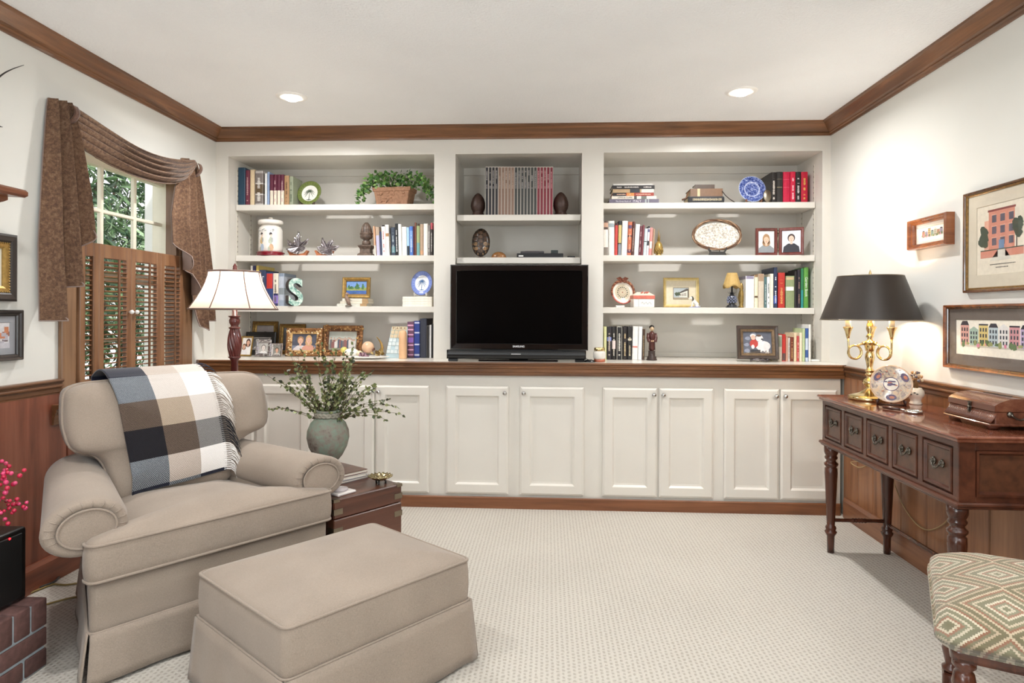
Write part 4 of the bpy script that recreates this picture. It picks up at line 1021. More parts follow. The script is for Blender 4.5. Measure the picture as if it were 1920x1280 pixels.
picture('picture_frame', 'small wood-framed picture of a row of houses, highest and furthest along the right wall', 'picture', wall_r(3.147, 1.60, pX), .305, .145, .026, .045, WF, CREAM, houses(['#c98f6a', '#a8a0b0', '#d0b070', '#9ab0a0', '#c9c0a8'], 7, 3, spread=.72, hmin=.3, hmax=.5), .012)
picture('picture_frame', 'large framed print of a red townhouse with two trees on the right wall', 'picture', wall_r(2.693, 1.52, pX), .43, .425, .02, .02, [WFD, GOLD_D], paint('#cdc3b0', .8, .03), mansion, .052)
picture('picture_frame', 'long wood-framed picture of pastel row houses, lowest on the right wall', 'picture', wall_r(2.671, 1.118, pX), .73, .28, .02, .026, [WF, WFD], paint('#6f655d', .6, .05), houses(PAST, 9, 6, spread=.9, hmin=.42, hmax=.6), .045)
# ================================================================ valance
def damask(name, a, b, c):
    n = NT(name); v = n.coord(); f = n.noise(v, 70, 4, .65, .3); g = n.noise(v, 260, 2)
    h = n.math('ADD', n.math('MULTIPLY', f, .8), n.math('MULTIPLY', g, .2)); n.set(col=n.ramp(h, [(.38, lin(a)), (.52, lin(b)), (.66, lin(c))]), rough=.8, sheen=.25, spec=.25); n.bump(h, .15, .003); return n.m
VAL = damask('valance_damask', '#553d31', '#70543f', '#846a54'); LINING = paint('#93827a', .8, .03, 20, name='valance_lining')
va = thing('window_valance', 'brown damask swag valance with cascading tails over the window', 'valance', (XL + .05, 3.4, 2.1))
xv = XL + .012
def swag(u, v):
    # u along the window, v from top edge (0) to bottom edge (1)
    y = 2.86 + 1.06 * u
    top = 2.165 - .088 * sin(PI * u) ** 1.0 - .012 * u; bot = 2.03 + .10 * (2 * u - 1) ** 6 * u - .118 * sin(PI * min(1, .15 + u * .85)) ** .9 + .03 * (1 - u) ** 2
    bot = min(bot, top - .055)
    w = v; fold = abs(sin(PI * (v * 5.0 + .5 * sin(u * 3.1)))) ** .7
    spread = .25 + .75 * sin(PI * u) ** .6
    x = xv + .022 + .032 * sin(PI * v) ** .5 * (.5 + .5 * spread) + .045 * fold * spread
    z = top + (bot - top) * w + .010 * sin(2 * PI * v * 5) * spread
    return (x, y, z)
MB().grid(70, 60, swag).build('swag', VAL, va, solid=.002)
def tail(name, y0, y1, ztop, hem, npl, amp, inner_left, flare=0.0, seed=0):
    """pleated cascade; u=0 at inner edge"""
    m = MB(); nu = npl * 12
    def fn(u, v):
        tri = abs(((u * npl) % 1) * 2 - 1)
        z1 = hem(u) + .03 * (tri - .5)
        z = ztop + (z1 - ztop) * v
        gather = .40 + .60 * min(1, v * 1.5) ** .8
        yc = (y0 + y1) / 2; y = yc + ((y0 + (y1 - y0) * (u + .15 * sin(2 * PI * u * npl) / npl)) - yc) * gather * (1 + flare * v)
        x = xv + .012 + .02 * v + amp * (.35 + .65 * v ** .7) * (.5 - .5 * cos(2 * PI * u * npl)) + .012 * sin(u * 5)
        return (x, y, z)
    m.grid(nu, 24, fn)
    # hem roll
    o = m.build('tail', [VAL], va)
    l = MB().grid(nu, 24, lambda u, v: tuple(a + b for a, b in zip(fn(u, v), (-.006, 0, -.001)))); l.build('lining', LINING, o)
    h = MB().tube([fn(k / 60, 1.0) for k in range(61)], .003, 6); h.build('hem', LINING, o)
def poly_hem(pts):
    def f(u):
        for (a, za), (b, zb) in zip(pts[:-1], pts[1:]):
            if u <= b: return za + (zb - za) * (u - a) / (b - a)
        return pts[-1][1]
    return f
tail('t', 2.94, 2.715, 2.165, poly_hem([(0, 1.68), (.12, 1.60), (.35, 1.46), (.42, 1.36), (.68, 1.30), (.75, 1.2), (1, 1.155)]), 3, .10, True)
tail('t', 3.70, 4.10, 2.145, poly_hem([(0, 1.60), (.10, 1.55), (.16, 1.47), (.3, 1.44), (.36, 1.34), (.5, 1.30), (.55, 1.12), (.62, 1.11), (1, 1.2)]), 4, .09, False)
LOOPM = damask('valance_loop', '#4f372d', '#634638', '#755645')
for y, z in ((2.845, 2.145), (3.905, 2.125)):
    m = MB(); m.grid(4, 14, lambda u, v, y=y, z=z: (xv + .02 + .066 * sin(PI * min(1, .3 + v * .7)) ** .7, y - .016 + .032 * u + .012 * v, z + .0 - .085 * v)); m.build('loop', LOOPM, va, solid=.004)


# ================================================================ left wall things
LBK = paint('#2b2522', .35, .15, 30, name='espresso_frame')
def street(m, M_, w, h):
    rect(m, M_, -w / 2, -h / 2, w / 2, h / 2, 0, 0); r = random.Random(3)
    for k in range(26):
        x = r.uniform(-.45, .45) * w; y = r.uniform(-.3, .45) * h; a = r.uniform(.03, .09) * w; b = r.uniform(.04, .14) * h; rect(m, M_, x - a, y - b, x + a, y + b, .0002 + .00003 * k, r.choice((1, 2, 3, 4)))
    rect(m, M_, -w / 2, -h / 2, w / 2, -h * .3, .0015, 5); blob(m, M_, w * .2, -h * .2, w * .09, h * .10, .0017, 4)
    return [paint(c, .7, .1, 60) for c in ('#c9c6c8', '#b9744f', '#8d5c4a', '#a9a4ad', '#5f4a48', '#b7b4bb')]
def lane(m, M_, w, h):
    rect(m, M_, -w / 2, -h / 2, w / 2, h / 2, 0, 0)
    for k in range(5): rect(m, M_, w * (-.42 + .18 * k), -h * .45, w * (-.34 + .18 * k), h * (.42 - .05 * (k % 2)), .0003, 1 + k % 3)
    for k in range(8): blob(m, M_, w * (-.4 + .11 * k), h * (-.1 + .07 * (k % 4)), w * .04, h * .035, .0006, 3 if k % 2 else 4)
    return [paint(c, .7, .1, 60) for c in ('#d8d2c2', '#4b4f4c', '#6f6a5e', '#a8a886', '#d9c58a')]
picture('picture_frame', 'dark framed picture with gold beaded inner edge, upper of two on the left wall', 'picture', wall_l(2.425, 1.39, XL + .001), .355, .276, .062, .03, [LBK, GOLD], paint('#e2dccc', .8, .02), lane, .03, bead=GOLD)
picture('picture_frame', 'black framed street print with grey mat, lower of two on the left wall', 'picture', wall_l(2.452, 1.112, XL + .001), .37, .21, .026, .028, [LBK, LBK], paint('#8f9095', .8, .03), street, .026)
# mantel shelf
mt = thing('mantel_shelf', 'reddish wood mantel shelf end jutting out at the left edge', 'shelf', (XL, 1.75, 1.6))
m = MB(); MP = [(0, 1.684), (.20, 1.684), (.206, 1.676), (.206, 1.662), (.198, 1.654), (.16, 1.652), (.16, 1.64), (.15, 1.632), (.13, 1.622), (.10, 1.60), (.07, 1.59), (0, 1.588)]
n = len(MP); vs = []
for q, mm in ((1.0, -1), (2.25, 1)):
    for p, z in MP: vs.append((XL + .001 + p, q + mm * p * .92, z))
m.add(vs, [tuple(range(n)), tuple(reversed(range(n, 2 * n)))] + [(i, (i + 1) % n, n + (i + 1) % n, n + i) for i in range(n)]); m.build('moulding', wood('mantel_wood', '#42200f', '#673720', '#825034', 'y', 6, .3, .3), mt)
# thin dark wall ornament
m = MB(); P = lambda px, py: at_x(px, py, XL + .03)
w_ = smooth([P(-90, 215), P(-40, 180), P(0, 143), P(22, 130), P(45, 122)]); m.tube(w_, [.006 - .005 * k / (len(w_) - 1) for k in range(len(w_))], 8); m.tube([P(-90, 215), P(-45, 226), P(0, 237), P(5, 238)], [.006, .005, .003, .001], 8)
m.tube([P(-90, 215), P(-90, 215) + Vector((-.028, 0, 0))], .006, 8)
tag(m.build('wall_ornament', IRON), 'thin dark curved metal wall ornament high above the mantel', 'wall ornament')

# brick hearth
hx, hy = -1.706, 2.137
bh = thing('brick_hearth', 'raised dark red brick hearth at the lower left corner', 'hearth', ((XL + hx) / 2, .9, 0))
m = MB().box(XL + .03, -.4, 0, hx - .006, hy - .006, .228); m.build('mortar', paint('#9aa6ac', .9, .12, 40), bh)
m = MB(); r = random.Random(6); y = hy; bw = .0715
while y > -.3:
    for x0, x1 in ((XL + .03, -1.95), (-1.94, hx)): m.box(x0, y - bw + .010, .142, x1, y, .235, b=.005, mat=r.choice((0, 0, 1)), seg=2)
    y -= bw
for row, (z0, z1) in enumerate(((.004, .064), (.074, .134))):
    y = hy - (.0 if row else .10); L = .2
    if row == 0: m.box(XL + .03, y + .010, z0, hx, hy, z1, b=.005, mat=1, seg=2)
    while y > -.3:
        m.box(XL + .03, y - L + .010, z0, hx, y, z1, b=.005, mat=r.choice((0, 1)), seg=2); y -= L
BRK = [paint('#5f423d', .85, .22, 45, bump=.5), paint('#513733', .85, .22, 45, bump=.5)]
m.build('bricks', BRK, bh)
# black box and berry branches
sp = thing('speaker_box', 'black box with small red light standing on the brick hearth', 'speaker', (-1.985, 1.99, .236))
m = MB().box(-2.15, 1.86, .236, -1.768, 2.125, .482, b=.012, seg=3); m.build('cabinet', paint('#0c0b0b', .35, .1, 10, name='matte_black'), sp)
MB().box(-1.769, 1.885, .25, -1.765, 2.10, .465, b=.002).build('front_panel', paint('#080707', .6, .2, 400), sp)
pr = at_x(18, 1010, -1.765); MB().sphere(pr, .0035, 10, 8).build('indicator_light', emit('red_led', '#ff1520', 6), sp)
pv = Vector((-2.0, 1.99, .483))
pt_ = thing('flower_pot', 'small dark pot on the black box, holding berry branches', 'pot', pv); MB().lathe([(0, 0), (.045, 0), (.06, .05), (.062, .10), (.05, .13), (.045, .13), (.05, .1), (0, .03)], 24, T(*pv)).build('body', paint('#3a2c28', .4, .1), pt_)
bb = thing('berry_branches', 'pink-red berry branches leaning in from the left above the black box', 'plant', (pv.x, pv.y, .6))
ms, mb_ = MB(), MB(); r = random.Random(12)
tips = [(52, 945), (48, 950), (20, 880), (38, 885), (30, 905), (12, 868), (8, 920), (25, 960), (-20, 880), (-30, 930), (10, 975), (-10, 850)]
for i, (px, py) in enumerate(tips):
    tip = at_x(px, py, -1.74 - .05 * (i % 3)); st = pv + Vector((0, 0, .11)); mid = st.lerp(tip, .5) + Vector((0, 0, .05))
    pts = [st * (1 - t) ** 2 + mid * 2 * t * (1 - t) + tip * t * t for t in [k / 10 for k in range(11)]]
    ms.tube(pts, [.0028 - .0002 * k for k in range(11)], 5)
    for k in range(3, 11):
        for q in range(2): mb_.sphere(pts[k] + Vector((r.uniform(-1, 1), r.uniform(-1, 1), r.uniform(-1, 1))) * .012, r.uniform(.0055, .0085), 9, 7, mat=r.choice((0, 0, 1)))
ms.build('stem', paint('#5d4032', .8, .1), bb); berr = mb_.build('berries', [paint('#b3173d', .25, .1, 40, coat=.4), paint('#c93a68', .25, .1, 40, coat=.4)], bb); berr['kind'] = 'stuff'
# cables on the carpet
m = MB(); F0 = lambda px, py, z=.006: at_z(px, py, z)
m.tube(smooth([F0(55, 1112), F0(80, 1102), F0(100, 1095), F0(122, 1096), F0(150, 1093), F0(190, 1090), F0(180, 1112), F0(135, 1120), F0(110, 1126), F0(85, 1133)]), .004, 7)
tag(m.build('extension_cord', paint('#8f7a46', .5, .08)), 'yellow-brown cord on the carpet between hearth and armchair', 'cord')
m = MB().tube(smooth([F0(50, 1108), F0(98, 1092, .012), F0(115, 1076), F0(122, 1066), F0(148, 1058)]), .0045, 7); tag(m.build('power_cable', IRON), 'black cable along the reddish baseboard behind the armchair', 'cable')
# ================================================================ books
def strips(mb, M_, w, h, seed, z, t0=.12, t1=.8, vert=True, k=1.0):
    r = random.Random(seed); t = t0
    while t < t1:
        l = r.uniform(.010, .028)
        a = w * r.uniform(.13, .21) * k; mb.box(-a, (t - .5) * h, z, a * r.uniform(.6, 1), (min(t + l, t1) - .5) * h, z + .0006, M=M_)
        t += l + (r.uniform(.05, .16) if r.random() < .10 else r.uniform(.006, .013))
def text_mesh(txt, size, mat, parent, M_, name='spine_title', bold=0.0, ext=.0004):
    cu = bpy.data.curves.new(name, 'FONT'); cu.body = txt; cu.size = size; cu.align_x = 'CENTER'; cu.align_y = 'CENTER'; cu.extrude = ext; cu.offset = bold
    tmp = bpy.data.objects.new('tmp', cu); COL.objects.link(tmp); dg = bpy.context.evaluated_depsgraph_get(); me = bpy.data.meshes.new_from_object(tmp.evaluated_get(dg))
    bpy.data.objects.remove(tmp); bpy.data.curves.remove(cu)
    me.transform(WM[parent.name].inverted() @ M_); me.materials.clear(); me.materials.append(mat); me.name = name
    o = bpy.data.objects.new(name, me); COL.objects.link(o); o.parent = parent; return o
bookn = [0]
def book(x0, x1, ytop, z, Y, col, label, grp, lean=0.0, depth=.17, bands=(), mark=None, title=None, rough=.45, pages=PAPER, yref=None, name='book', cat='book', edge=None):
    bookn[0] += 1
    ym = (ytop + 480) / 2 if yref is None else yref
    X0, X1 = at_y(x0, yref or ytop + 25, Y).x + .0004, at_y(x1, yref or ytop + 25, Y).x - .0004
    h = at_y((x0 + x1) / 2, ytop, Y).z - z; w = max(.004, X1 - X0); xc = (X0 + X1) / 2
    t = thing(name, label, cat, (xc, Y, z), 0, grp)
    Mb = T(xc, Y, z) @ Ry(-lean) if lean else T(xc, Y, z)
    if lean: Mb = T(xc, Y, z) @ T((-w / 2 if lean > 0 else w / 2), 0, 0) @ Ry(-lean) @ T((w / 2 if lean > 0 else -w / 2), 0, 0)
    depth = min(depth, YBK - .028 - Y); b = min(.0022, w * .16)
    mats = [paint(col, rough, .07, 60)]; m = MB()
    cuts = [0] + sorted(set([q for bd in bands for q in bd[:2]])) + [1]; cuts = sorted(set(cuts))
    sp = [(-w / 2, .006), (-w / 2 + w * .12, .0015), (0, 0), (w / 2 - w * .12, .0015), (w / 2, .006)]   # slightly rounded spine
    for a, c in zip(cuts[:-1], cuts[1:]):
        if c - a < 1e-4: continue
        mi = 0
        for bd in bands:
            if bd[0] - 1e-6 <= a and c <= bd[1] + 1e-6:
                mm_ = paint(bd[2], rough, .05, 60)
                if mm_ not in mats: mats.append(mm_)
                mi = mats.index(mm_)
        vs = [(x, y, a * h) for x, y in sp] + [(x, y, c * h) for x, y in sp]
        m.add(vs, [(i, i + 1, i + 6, i + 5) for i in range(4)], Mb, mi, False)
        m.box(-w / 2, .006, a * h, -w / 2 + b, depth, c * h, M=Mb, mat=mi); m.box(w / 2 - b, .006, a * h, w / 2, depth, c * h, M=Mb, mat=mi)
    for zz in (0, h): m.add([(x, y, zz) for x, y in sp], [(0, 1, 2, 3, 4)], Mb, 0)
    m.box(-w / 2, .004, 0, w / 2, .008, h, M=Mb, mat=0)
    m.build('cover', mats, t)
    MB().box(-w / 2 + b, .008, .003, w / 2 - b, depth - .003, h - .003, M=Mb).build('pages', pages, t)
    if edge:
        e = MB()
        for s in (-1, 1): e.box(s * w / 2 - s * w * .08 if s < 0 else w / 2 - w * .08, -.0006, 0, -w / 2 if s < 0 else w / 2, .003, h, M=Mb)
        e.box(-w / 2, -.0006, h - .004, w / 2, .003, h, M=Mb); e.build('spine_border', paint(edge, .4, .03), t)
    if mark:
        e = MB(); strips(e, Mb @ T(0, -.0008, h / 2) @ Rx(PI / 2), w, h, bookn[0], 0, **(dict(t0=.55, t1=.92, k=.75) if name == 'magazine' else {})); e.build('spine_lettering', paint(mark, .4, .03), t)
    if title:
        txt, size, colr, tz = title; text_mesh(txt, size, paint(colr, .4, .03), t, Mb @ T(0, -.0012, h * tz) @ Rx(PI / 2) @ Rz(-PI / 2))
    return t
Z1, Z2, Z3 = SH['t'], SH['m'], SH['b']
YBOOK = 4.40
# --- left bay, top shelf
g = 'books on the top left shelf'
for a in [(446.2, 459.8, 314, '#1f3f55', 'thick dark blue cloth book, first on the top left shelf', {}),
          (460.3, 468.2, 318.8, '#6b2b3f', 'slim maroon book beside the thick dark blue one, top left shelf', dict(mark='#c9a0a0')),
          (468.8, 477.0, 317.8, '#dbc6a4', 'cream spined book right of the maroon one, top left shelf', {}),
          (477.6, 493.6, 320, '#7d7470', 'grey ornate book with silver bands and dots, top left shelf', dict(bands=[(.0, .05, '#b9b4b0'), (.30, .33, '#d8d4d0'), (.62, .65, '#d8d4d0'), (.35, .60, '#5f4d38'), (.93, 1, '#b9b4b0')], mark='#e8e4de', depth=.2)),
          (496.0, 500.2, 325, '#eef0f0', 'thin white book between ornate grey and light blue ones', {}),
          (500.6, 504.9, 322, '#8fa3c4', 'thin light blue book left of the maroon and cream set', dict(depth=.2)),
          (532.8, 541.8, 329, '#a98560', 'tan book right of the maroon and cream set, top left shelf', dict(mark='#5a4028')),
          (542.2, 549.5, 330.5, '#8e957f', 'sage green book beside the green palm plate', dict(mark='#4f5a48'))]:
    book(a[0], a[1], a[2], Z1, YBOOK, a[3], a[4], g, **a[5])
for k, o in enumerate(('first', 'second', 'third', 'last')):
    book(505.6 + 6.75 * k, 505.6 + 6.75 * (k + 1) - .2, 327, Z1, YBOOK, '#5d2137', o + ' volume from the left in the maroon and cream boxed set', g, bands=[(0, .48, '#e6dcc8')], mark='#caa9a9' if k % 2 else None)
# --- left bay, second shelf (leaning slightly)
g = 'books on the second left shelf'; ln = .055
L2 = [(701.9, 705.3, 424, '#d9a684', 'thin orange and cream book against the carved finial bookend', dict(bands=[(0, .35, '#f0e4d2')])),
      (706, 713, 425, '#b09a86', 'tan and lavender book near the finial bookend', dict(bands=[(0, .7, '#b7b4cf')])),
      (713.2, 716.6, 434, '#343f5e', 'thin navy book left of the white red-lettered one', {}),
      (717, 724, 422, '#efedea', 'white book with red lettering and black cap, second left shelf', dict(bands=[(.955, 1, '#20222a')], mark='#c97a78')),
      (724.2, 730.8, 421, '#e9e6e0', 'white and tan book right of the red-lettered white one', dict(bands=[(.62, .72, '#a8794f'), (.0, .3, '#d8dfe2')])),
      (731, 734, 427, '#3c3a38', 'thin charcoal book, second left shelf', dict(mark='#b8a88c')),
      (734.2, 741.8, 426, '#3b4656', 'slate blue book with teal foot, second left shelf', dict(bands=[(.1, .32, '#5d8b90')], mark='#a9b8c0')),
      (742, 747.3, 419, '#1f2124', 'black book with bold white lettering, second left shelf', dict(mark='#e6e6e6')),
      (747.6, 753.6, 420, '#f0eeea', 'tall plain white book right of the bold black one', {}),
      (754.2, 762.8, 425, '#f3f1ea', 'shorter wide white book beside the sky blue one', {}),
      (763, 768.2, 426, '#a9cdec', 'sky blue and black book, second left shelf', dict(bands=[(0, .34, '#232a36')])),
      (768.5, 774.8, 424, '#4f79c9', 'bright blue book, second left shelf', dict(bands=[(.28, .85, '#7fa4dd')], mark='#d9e6f5')),
      (775, 777.6, 424, '#56293e', 'very thin plum book beside the bright blue one', {}),
      (777.8, 781, 417, '#7b4a3c', 'thin tall brown book, second left shelf', {}),
      (781.2, 787.3, 419, '#9fae7f', 'green and teal book in dark jacket, second left shelf', dict(bands=[(0, .4, '#6fa3a6'), (.93, 1, '#3c2a20')])),
      (787.6, 793.8, 420, '#b79c84', 'tan book left of the last white one', dict(bands=[(.05, .16, '#d2a07c')])),
      (794.2, 802, 419, '#f1eee8', 'white book third from the right end, second left shelf', {}),
      (802.2, 806.6, 422, '#8d8784', 'grey book next to the red-topped black one', dict(mark='#e0dedc')),
      (806.8, 811.4, 417.5, '#37302f', 'black and red-topped book at the right end of the second left shelf', dict(bands=[(.8, 1, '#c05560')], mark='#d9d6d2'))]
for i, a in enumerate(L2): book(a[0], a[1], a[2], Z2, YBOOK, a[3], a[4], g, lean=(ln * (1 - i / 17) if i < 17 else 0), depth=.15, **a[5])
# --- left bay, third shelf
g = 'books behind the letter S'
L3 = [(469.2, 473.6, 498, '#eeeae2', 'narrow white book behind the floor lamp shade', dict()),
      (473.9, 479.2, 498, '#3a3a66', 'narrow indigo book with white lettering behind the lamp shade', dict(mark='#d8d8e4')),
      (479.6, 485.3, 497.5, '#d5bd62', 'yellow-topped tall book behind the navy history book', dict(bands=[(0, .62, '#e6e0e6')], depth=.26)),
      (485.6, 498.2, 506, '#2f3b58', 'navy book titled in white script, behind the lamp shade', dict(depth=.22, title=('South Carolina', .026, '#f2f2f2', .52))),
      (498.5, 511.4, 510.7, '#2f4374', 'red and blue book left of the letter S', dict(bands=[(.52, .97, '#c0392f')], depth=.22)),
      (511.8, 521.6, 512, '#e6dccb', 'cream and purple book beside the red and blue one', dict(bands=[(0, .38, '#2b2f5c'), (.08, .32, '#8a74c0')], mark='#7a7268')),
      (522, 532.2, 512, '#b9c0cc', 'pale photo-covered book directly behind the letter S', dict(bands=[(0, .18, '#9aa4b6'), (.35, .55, '#8c9499'), (.9, 1, '#8593a6')], depth=.22))]
for a in L3: book(a[0], a[1], a[2], Z3, YBOOK + .02, a[3], a[4], g, yref=535, **a[5])
# --- left counter: albums
g = 'albums on the left counter'
YC1 = 4.36
for a in [(763.4, 775.8, 603, '#6b4660', 'purple album with pink bands on the left counter', dict(bands=[(.06, .10, '#d6a0c0'), (.2, .24, '#d6a0c0'), (.33, .37, '#d6a0c0'), (.42, .56, '#8a62b8'), (.62, .66, '#d6a0c0'), (.76, .8, '#d6a0c0'), (.88, .92, '#d6a0c0')])),
          (776.2, 786.8, 601.5, '#243a86', 'royal blue album with silver bands on the left counter', dict(bands=[(.05, .1, '#c8cbe0'), (.34, .38, '#c8cbe0'), (.66, .7, '#c8cbe0'), (.93, .97, '#c8cbe0')])),
          (787.2, 799.8, 597, '#2b2f3e', 'dark navy binder beside the royal blue album', {}),
          (800.2, 804.8, 610, '#1c1b1c', 'black album with grey edge, near the bookcase post', dict(edge='#6f6a62')),
          (805.2, 808.6, 609, '#e6e6e8', 'thin white folder among the black albums', {}),
          (808.9, 812.6, 607, '#1a1a1b', 'black folder at the right end of the left counter', {})]:
    book(a[0], a[1], a[2], CT, YC1, a[3], a[4], g, depth=.24, yref=635, **a[5])
# --- middle bay magazines
g = 'magazines between the dark bookends'
cols = [('#231f24', 4, 'black'), ('#84695a', 5, 'tan'), ('#3a3c3a', 7, 'charcoal'), ('#7c2233', 5, 'crimson')]
ordn = ['first', 'second', 'third', 'fourth', 'fifth', 'sixth', 'seventh']; k = 0; nw = ['four', 'five', 'seven', 'five']
for ci, (c, n, nm) in enumerate(cols):
    for i in range(n):
        x0 = 910 + 6.05 * k; book(x0, x0 + 6.0, 312.5, SHM['t'], 4.335, c, '%s of the %s %s-spined magazines, middle top shelf' % (ordn[i] if i < n - 1 else 'last', nw[ci], nm), g, depth=.21, edge='#d5cdc4', mark={'tan': '#c9b2a0', 'crimson': '#d99aa0'}.get(nm, '#b9b4b4'), name='magazine', cat='magazine'); k += 1
# --- right bay, top shelf upright
g = 'law-style books on the top right shelf'
for a in [(1446, 1456, 322.7, '#221c1a', 'black book with white title beside the blue plate', dict(depth=.24, mark='#e0d6cc')),
          (1456.4, 1468, 322, '#2a2624', 'black book with faint gilt bands, left of the first red one', dict(bands=[(.76, .775, '#6f6450'), (.5, .52, '#8f8262')])),
          (1468.6, 1481.6, 322, '#c11540', 'first of three crimson books, widest, top right shelf', dict(bands=[(.75, .76, '#e26a86'), (.5, .51, '#e26a86')])),
          (1482, 1491.8, 321.5, '#c5163e', 'crimson book with white lettering left of the narrow black one', dict(mark='#f3c9d2')),
          (1492, 1502, 322, '#1e1a1b', 'black book with white lettering between two crimson books', dict(mark='#d9d2d2')),
          (1502.4, 1514.8, 322, '#b81435', 'crimson book with gold lettering at the right end, top right shelf', dict(mark='#d9b05a'))]:
    book(a[0], a[1], a[2], Z1, YBOOK + .02, a[3], a[4], g, **a[5])
# --- right bay, second shelf
g = 'books on the second right shelf'; ln = -.06
R2 = [(1131.6, 1140.6, 414, '#ece8e0', 'white book with portrait top and grey foot, beside the post', dict(bands=[(0, .24, '#8a8178'), (.75, 1, '#5b4a44'), (.82, .95, '#caa088')])),
      (1141.2, 1152, 414, '#eceae4', 'white book with grey figure at the top, second right shelf', dict(bands=[(.82, .93, '#9aa6ac')])),
      (1152.3, 1157.8, 418, '#c8453f', 'red book between white and black-yellow ones', dict(bands=[(.93, 1, '#2a1c1c')])),
      (1158.2, 1164.8, 414, '#262827', 'black and yellow-label book, second right shelf', dict(bands=[(.36, .88, '#cdb878'), (.0, .33, '#8a8f98')])),
      (1165.2, 1175.6, 414, '#efebe5', 'tall thick white book left of the orange-patterned one', {}),
      (1176, 1183.4, 415.7, '#c8704f', 'orange and purple patterned book, second right shelf', dict(bands=[(.08, .18, '#4a2a52'), (.55, .6, '#3c2a3a'), (.8, .9, '#5c4668')], mark='#e8b090')),
      (1183.7, 1188.4, 415, '#54302c', 'dark brown book right of the orange-patterned one', dict(mark='#d0b8a8')),
      (1188.8, 1197, 420, '#e9e9e8', 'white book in the middle of the leaning row', {}),
      (1197.2, 1201.4, 423.7, '#6d3742', 'maroon book with pale stripe, second right shelf', dict(mark='#e0c4c4')),
      (1201.7, 1205.6, 421.5, '#7d4048', 'slightly taller maroon book beside the striped one', {}),
      (1205.9, 1211.6, 428, '#c8d2d6', 'silver white book, second right shelf', dict(bands=[(.5, .53, '#3a3a40')])),
      (1211.9, 1216, 424, '#e9e3ea', 'white book with black top, second right shelf', dict(bands=[(.93, 1, '#22222a'), (.34, .5, '#2a2a30'), (.8, .9, '#5a5a80')])),
      (1216.3, 1221.6, 426.6, '#dc8f8a', 'coral pink book, second right shelf', dict(bands=[(.25, .5, '#f3e2d6')])),
      (1221.9, 1225.6, 428.8, '#ad9078', 'thin tan book leaning by the gold pineapple', {})]
for i, a in enumerate(R2): book(a[0], a[1], a[2], Z2, YBOOK, a[3], a[4], g, lean=(ln * min(1, i / 8) if i > 1 else 0), depth=.15, **a[5])
# --- right bay, third shelf
g = 'books on the third right shelf'
R3 = [(1398.4, 1414.4, 517, '#ebe9e6', 'large white album beside the little lamp', dict(depth=.2, bands=[(.9, 1, '#8f89a0')])),
      (1415, 1421.6, 515, '#ece0c4', 'cream book with dark emblem, third right shelf', dict(bands=[(.30, .36, '#5a4630'), (.93, 1, '#8a6a48')])),
      (1422, 1432.8, 513, '#cfc3b2', 'pale taupe book with brown top band, third right shelf', dict(bands=[(.78, 1, '#a98d74')])),
      (1433.2, 1438, 519, '#4f6f72', 'teal spiral book, third right shelf', dict(mark='#c9d6d4')),
      (1438.3, 1444, 519, '#f0f0ee', 'white spiral-bound book, third right shelf', dict(mark='#5a6a6a')),
      (1444.3, 1450.4, 513, '#ebe3d0', 'cream book left of the tall navy one', {}),
      (1450.8, 1457.8, 501, '#27324f', 'tall navy book with white lettering, third right shelf', dict(mark='#e6e8ee', bands=[(.1, .3, '#3a56a8')], depth=.25)),
      (1459.4, 1472, 511, '#b9322b', 'thick red book with gold lettering, third right shelf', dict(mark='#e0a868', depth=.2)),
      (1473.6, 1489.8, 517, '#8d9a72', 'wide sage green book with white label, third right shelf', dict(bands=[(.54, .66, '#f0eeea'), (.88, .96, '#c9b08a')])),
      (1490.2, 1494.4, 508, '#231f20', 'slim black book right of the wide sage one', dict(depth=.25)),
      (1495, 1501.6, 505, '#26202a', 'black and brown-lettered book left of the green pair', dict(mark='#b08a7a')),
      (1502, 1507, 503, '#2f7a4f', 'dark green and teal book, third right shelf', dict(bands=[(0, .45, '#2f8f8f')])),
      (1507.4, 1516, 501, '#5f9a45', 'bright green gardening book at the right end, third right shelf', dict(title=('Garden Book', .024, '#f0f4ea', .52)))]
for a in R3: book(a[0], a[1], a[2], Z3, YBOOK + .01, a[3], a[4], g, yref=540, **a[5])
# --- right counter
g = 'books left of the carved figurine'; YC2 = 4.33
for i, a in enumerate([(1132.2, 1137.4, 612, '#dedfa8', 'pale yellow book against the bookcase post, right counter', {}),
          (1138, 1147, 612, '#2a2528', 'black book with blue picture, right counter', dict(mark='#c9b8a8', bands=[(.56, .68, '#7f90d0')])),
          (1147.4, 1154.8, 612, '#231f1e', 'black book with pale panel, second black one on the right counter', dict(mark='#d8cfc0', bands=[(.32, .58, '#e8d8d4')])),
          (1156.4, 1166.6, 612, '#1f1d1e', 'black book with white border, right counter', dict(edge='#c9c4b8', mark='#e0dcd0')),
          (1168, 1175.8, 612, '#241d1c', 'brown-black book with gold lettering, right counter', dict(mark='#d8bf90')),
          (1176.8, 1185, 612, '#2a2624', 'dark book left of the two white ones, right counter', dict(mark='#cfc0a0', bands=[(.58, .64, '#d8d0c4')])),
          (1185.4, 1195.6, 611.5, '#efede9', 'white book with red emblem, right counter', dict(bands=[(.36, .41, '#d88a80')])),
          (1196.2, 1203.4, 612, '#f1f1f0', 'plain white book right of the red-emblem one, right counter', {}),
          (1203.8, 1208.6, 617, '#4a3527', 'thin brown book leaning beside the carved figurine', dict(mark='#b59a70'))]):
    book(a[0], a[1], a[2], CT, YC2, a[3], a[4], g, lean=-.02 if i > 5 else 0, depth=.16, yref=640, **a[5])
g = 'small books right of the dark framed photo'; YC3 = 4.30
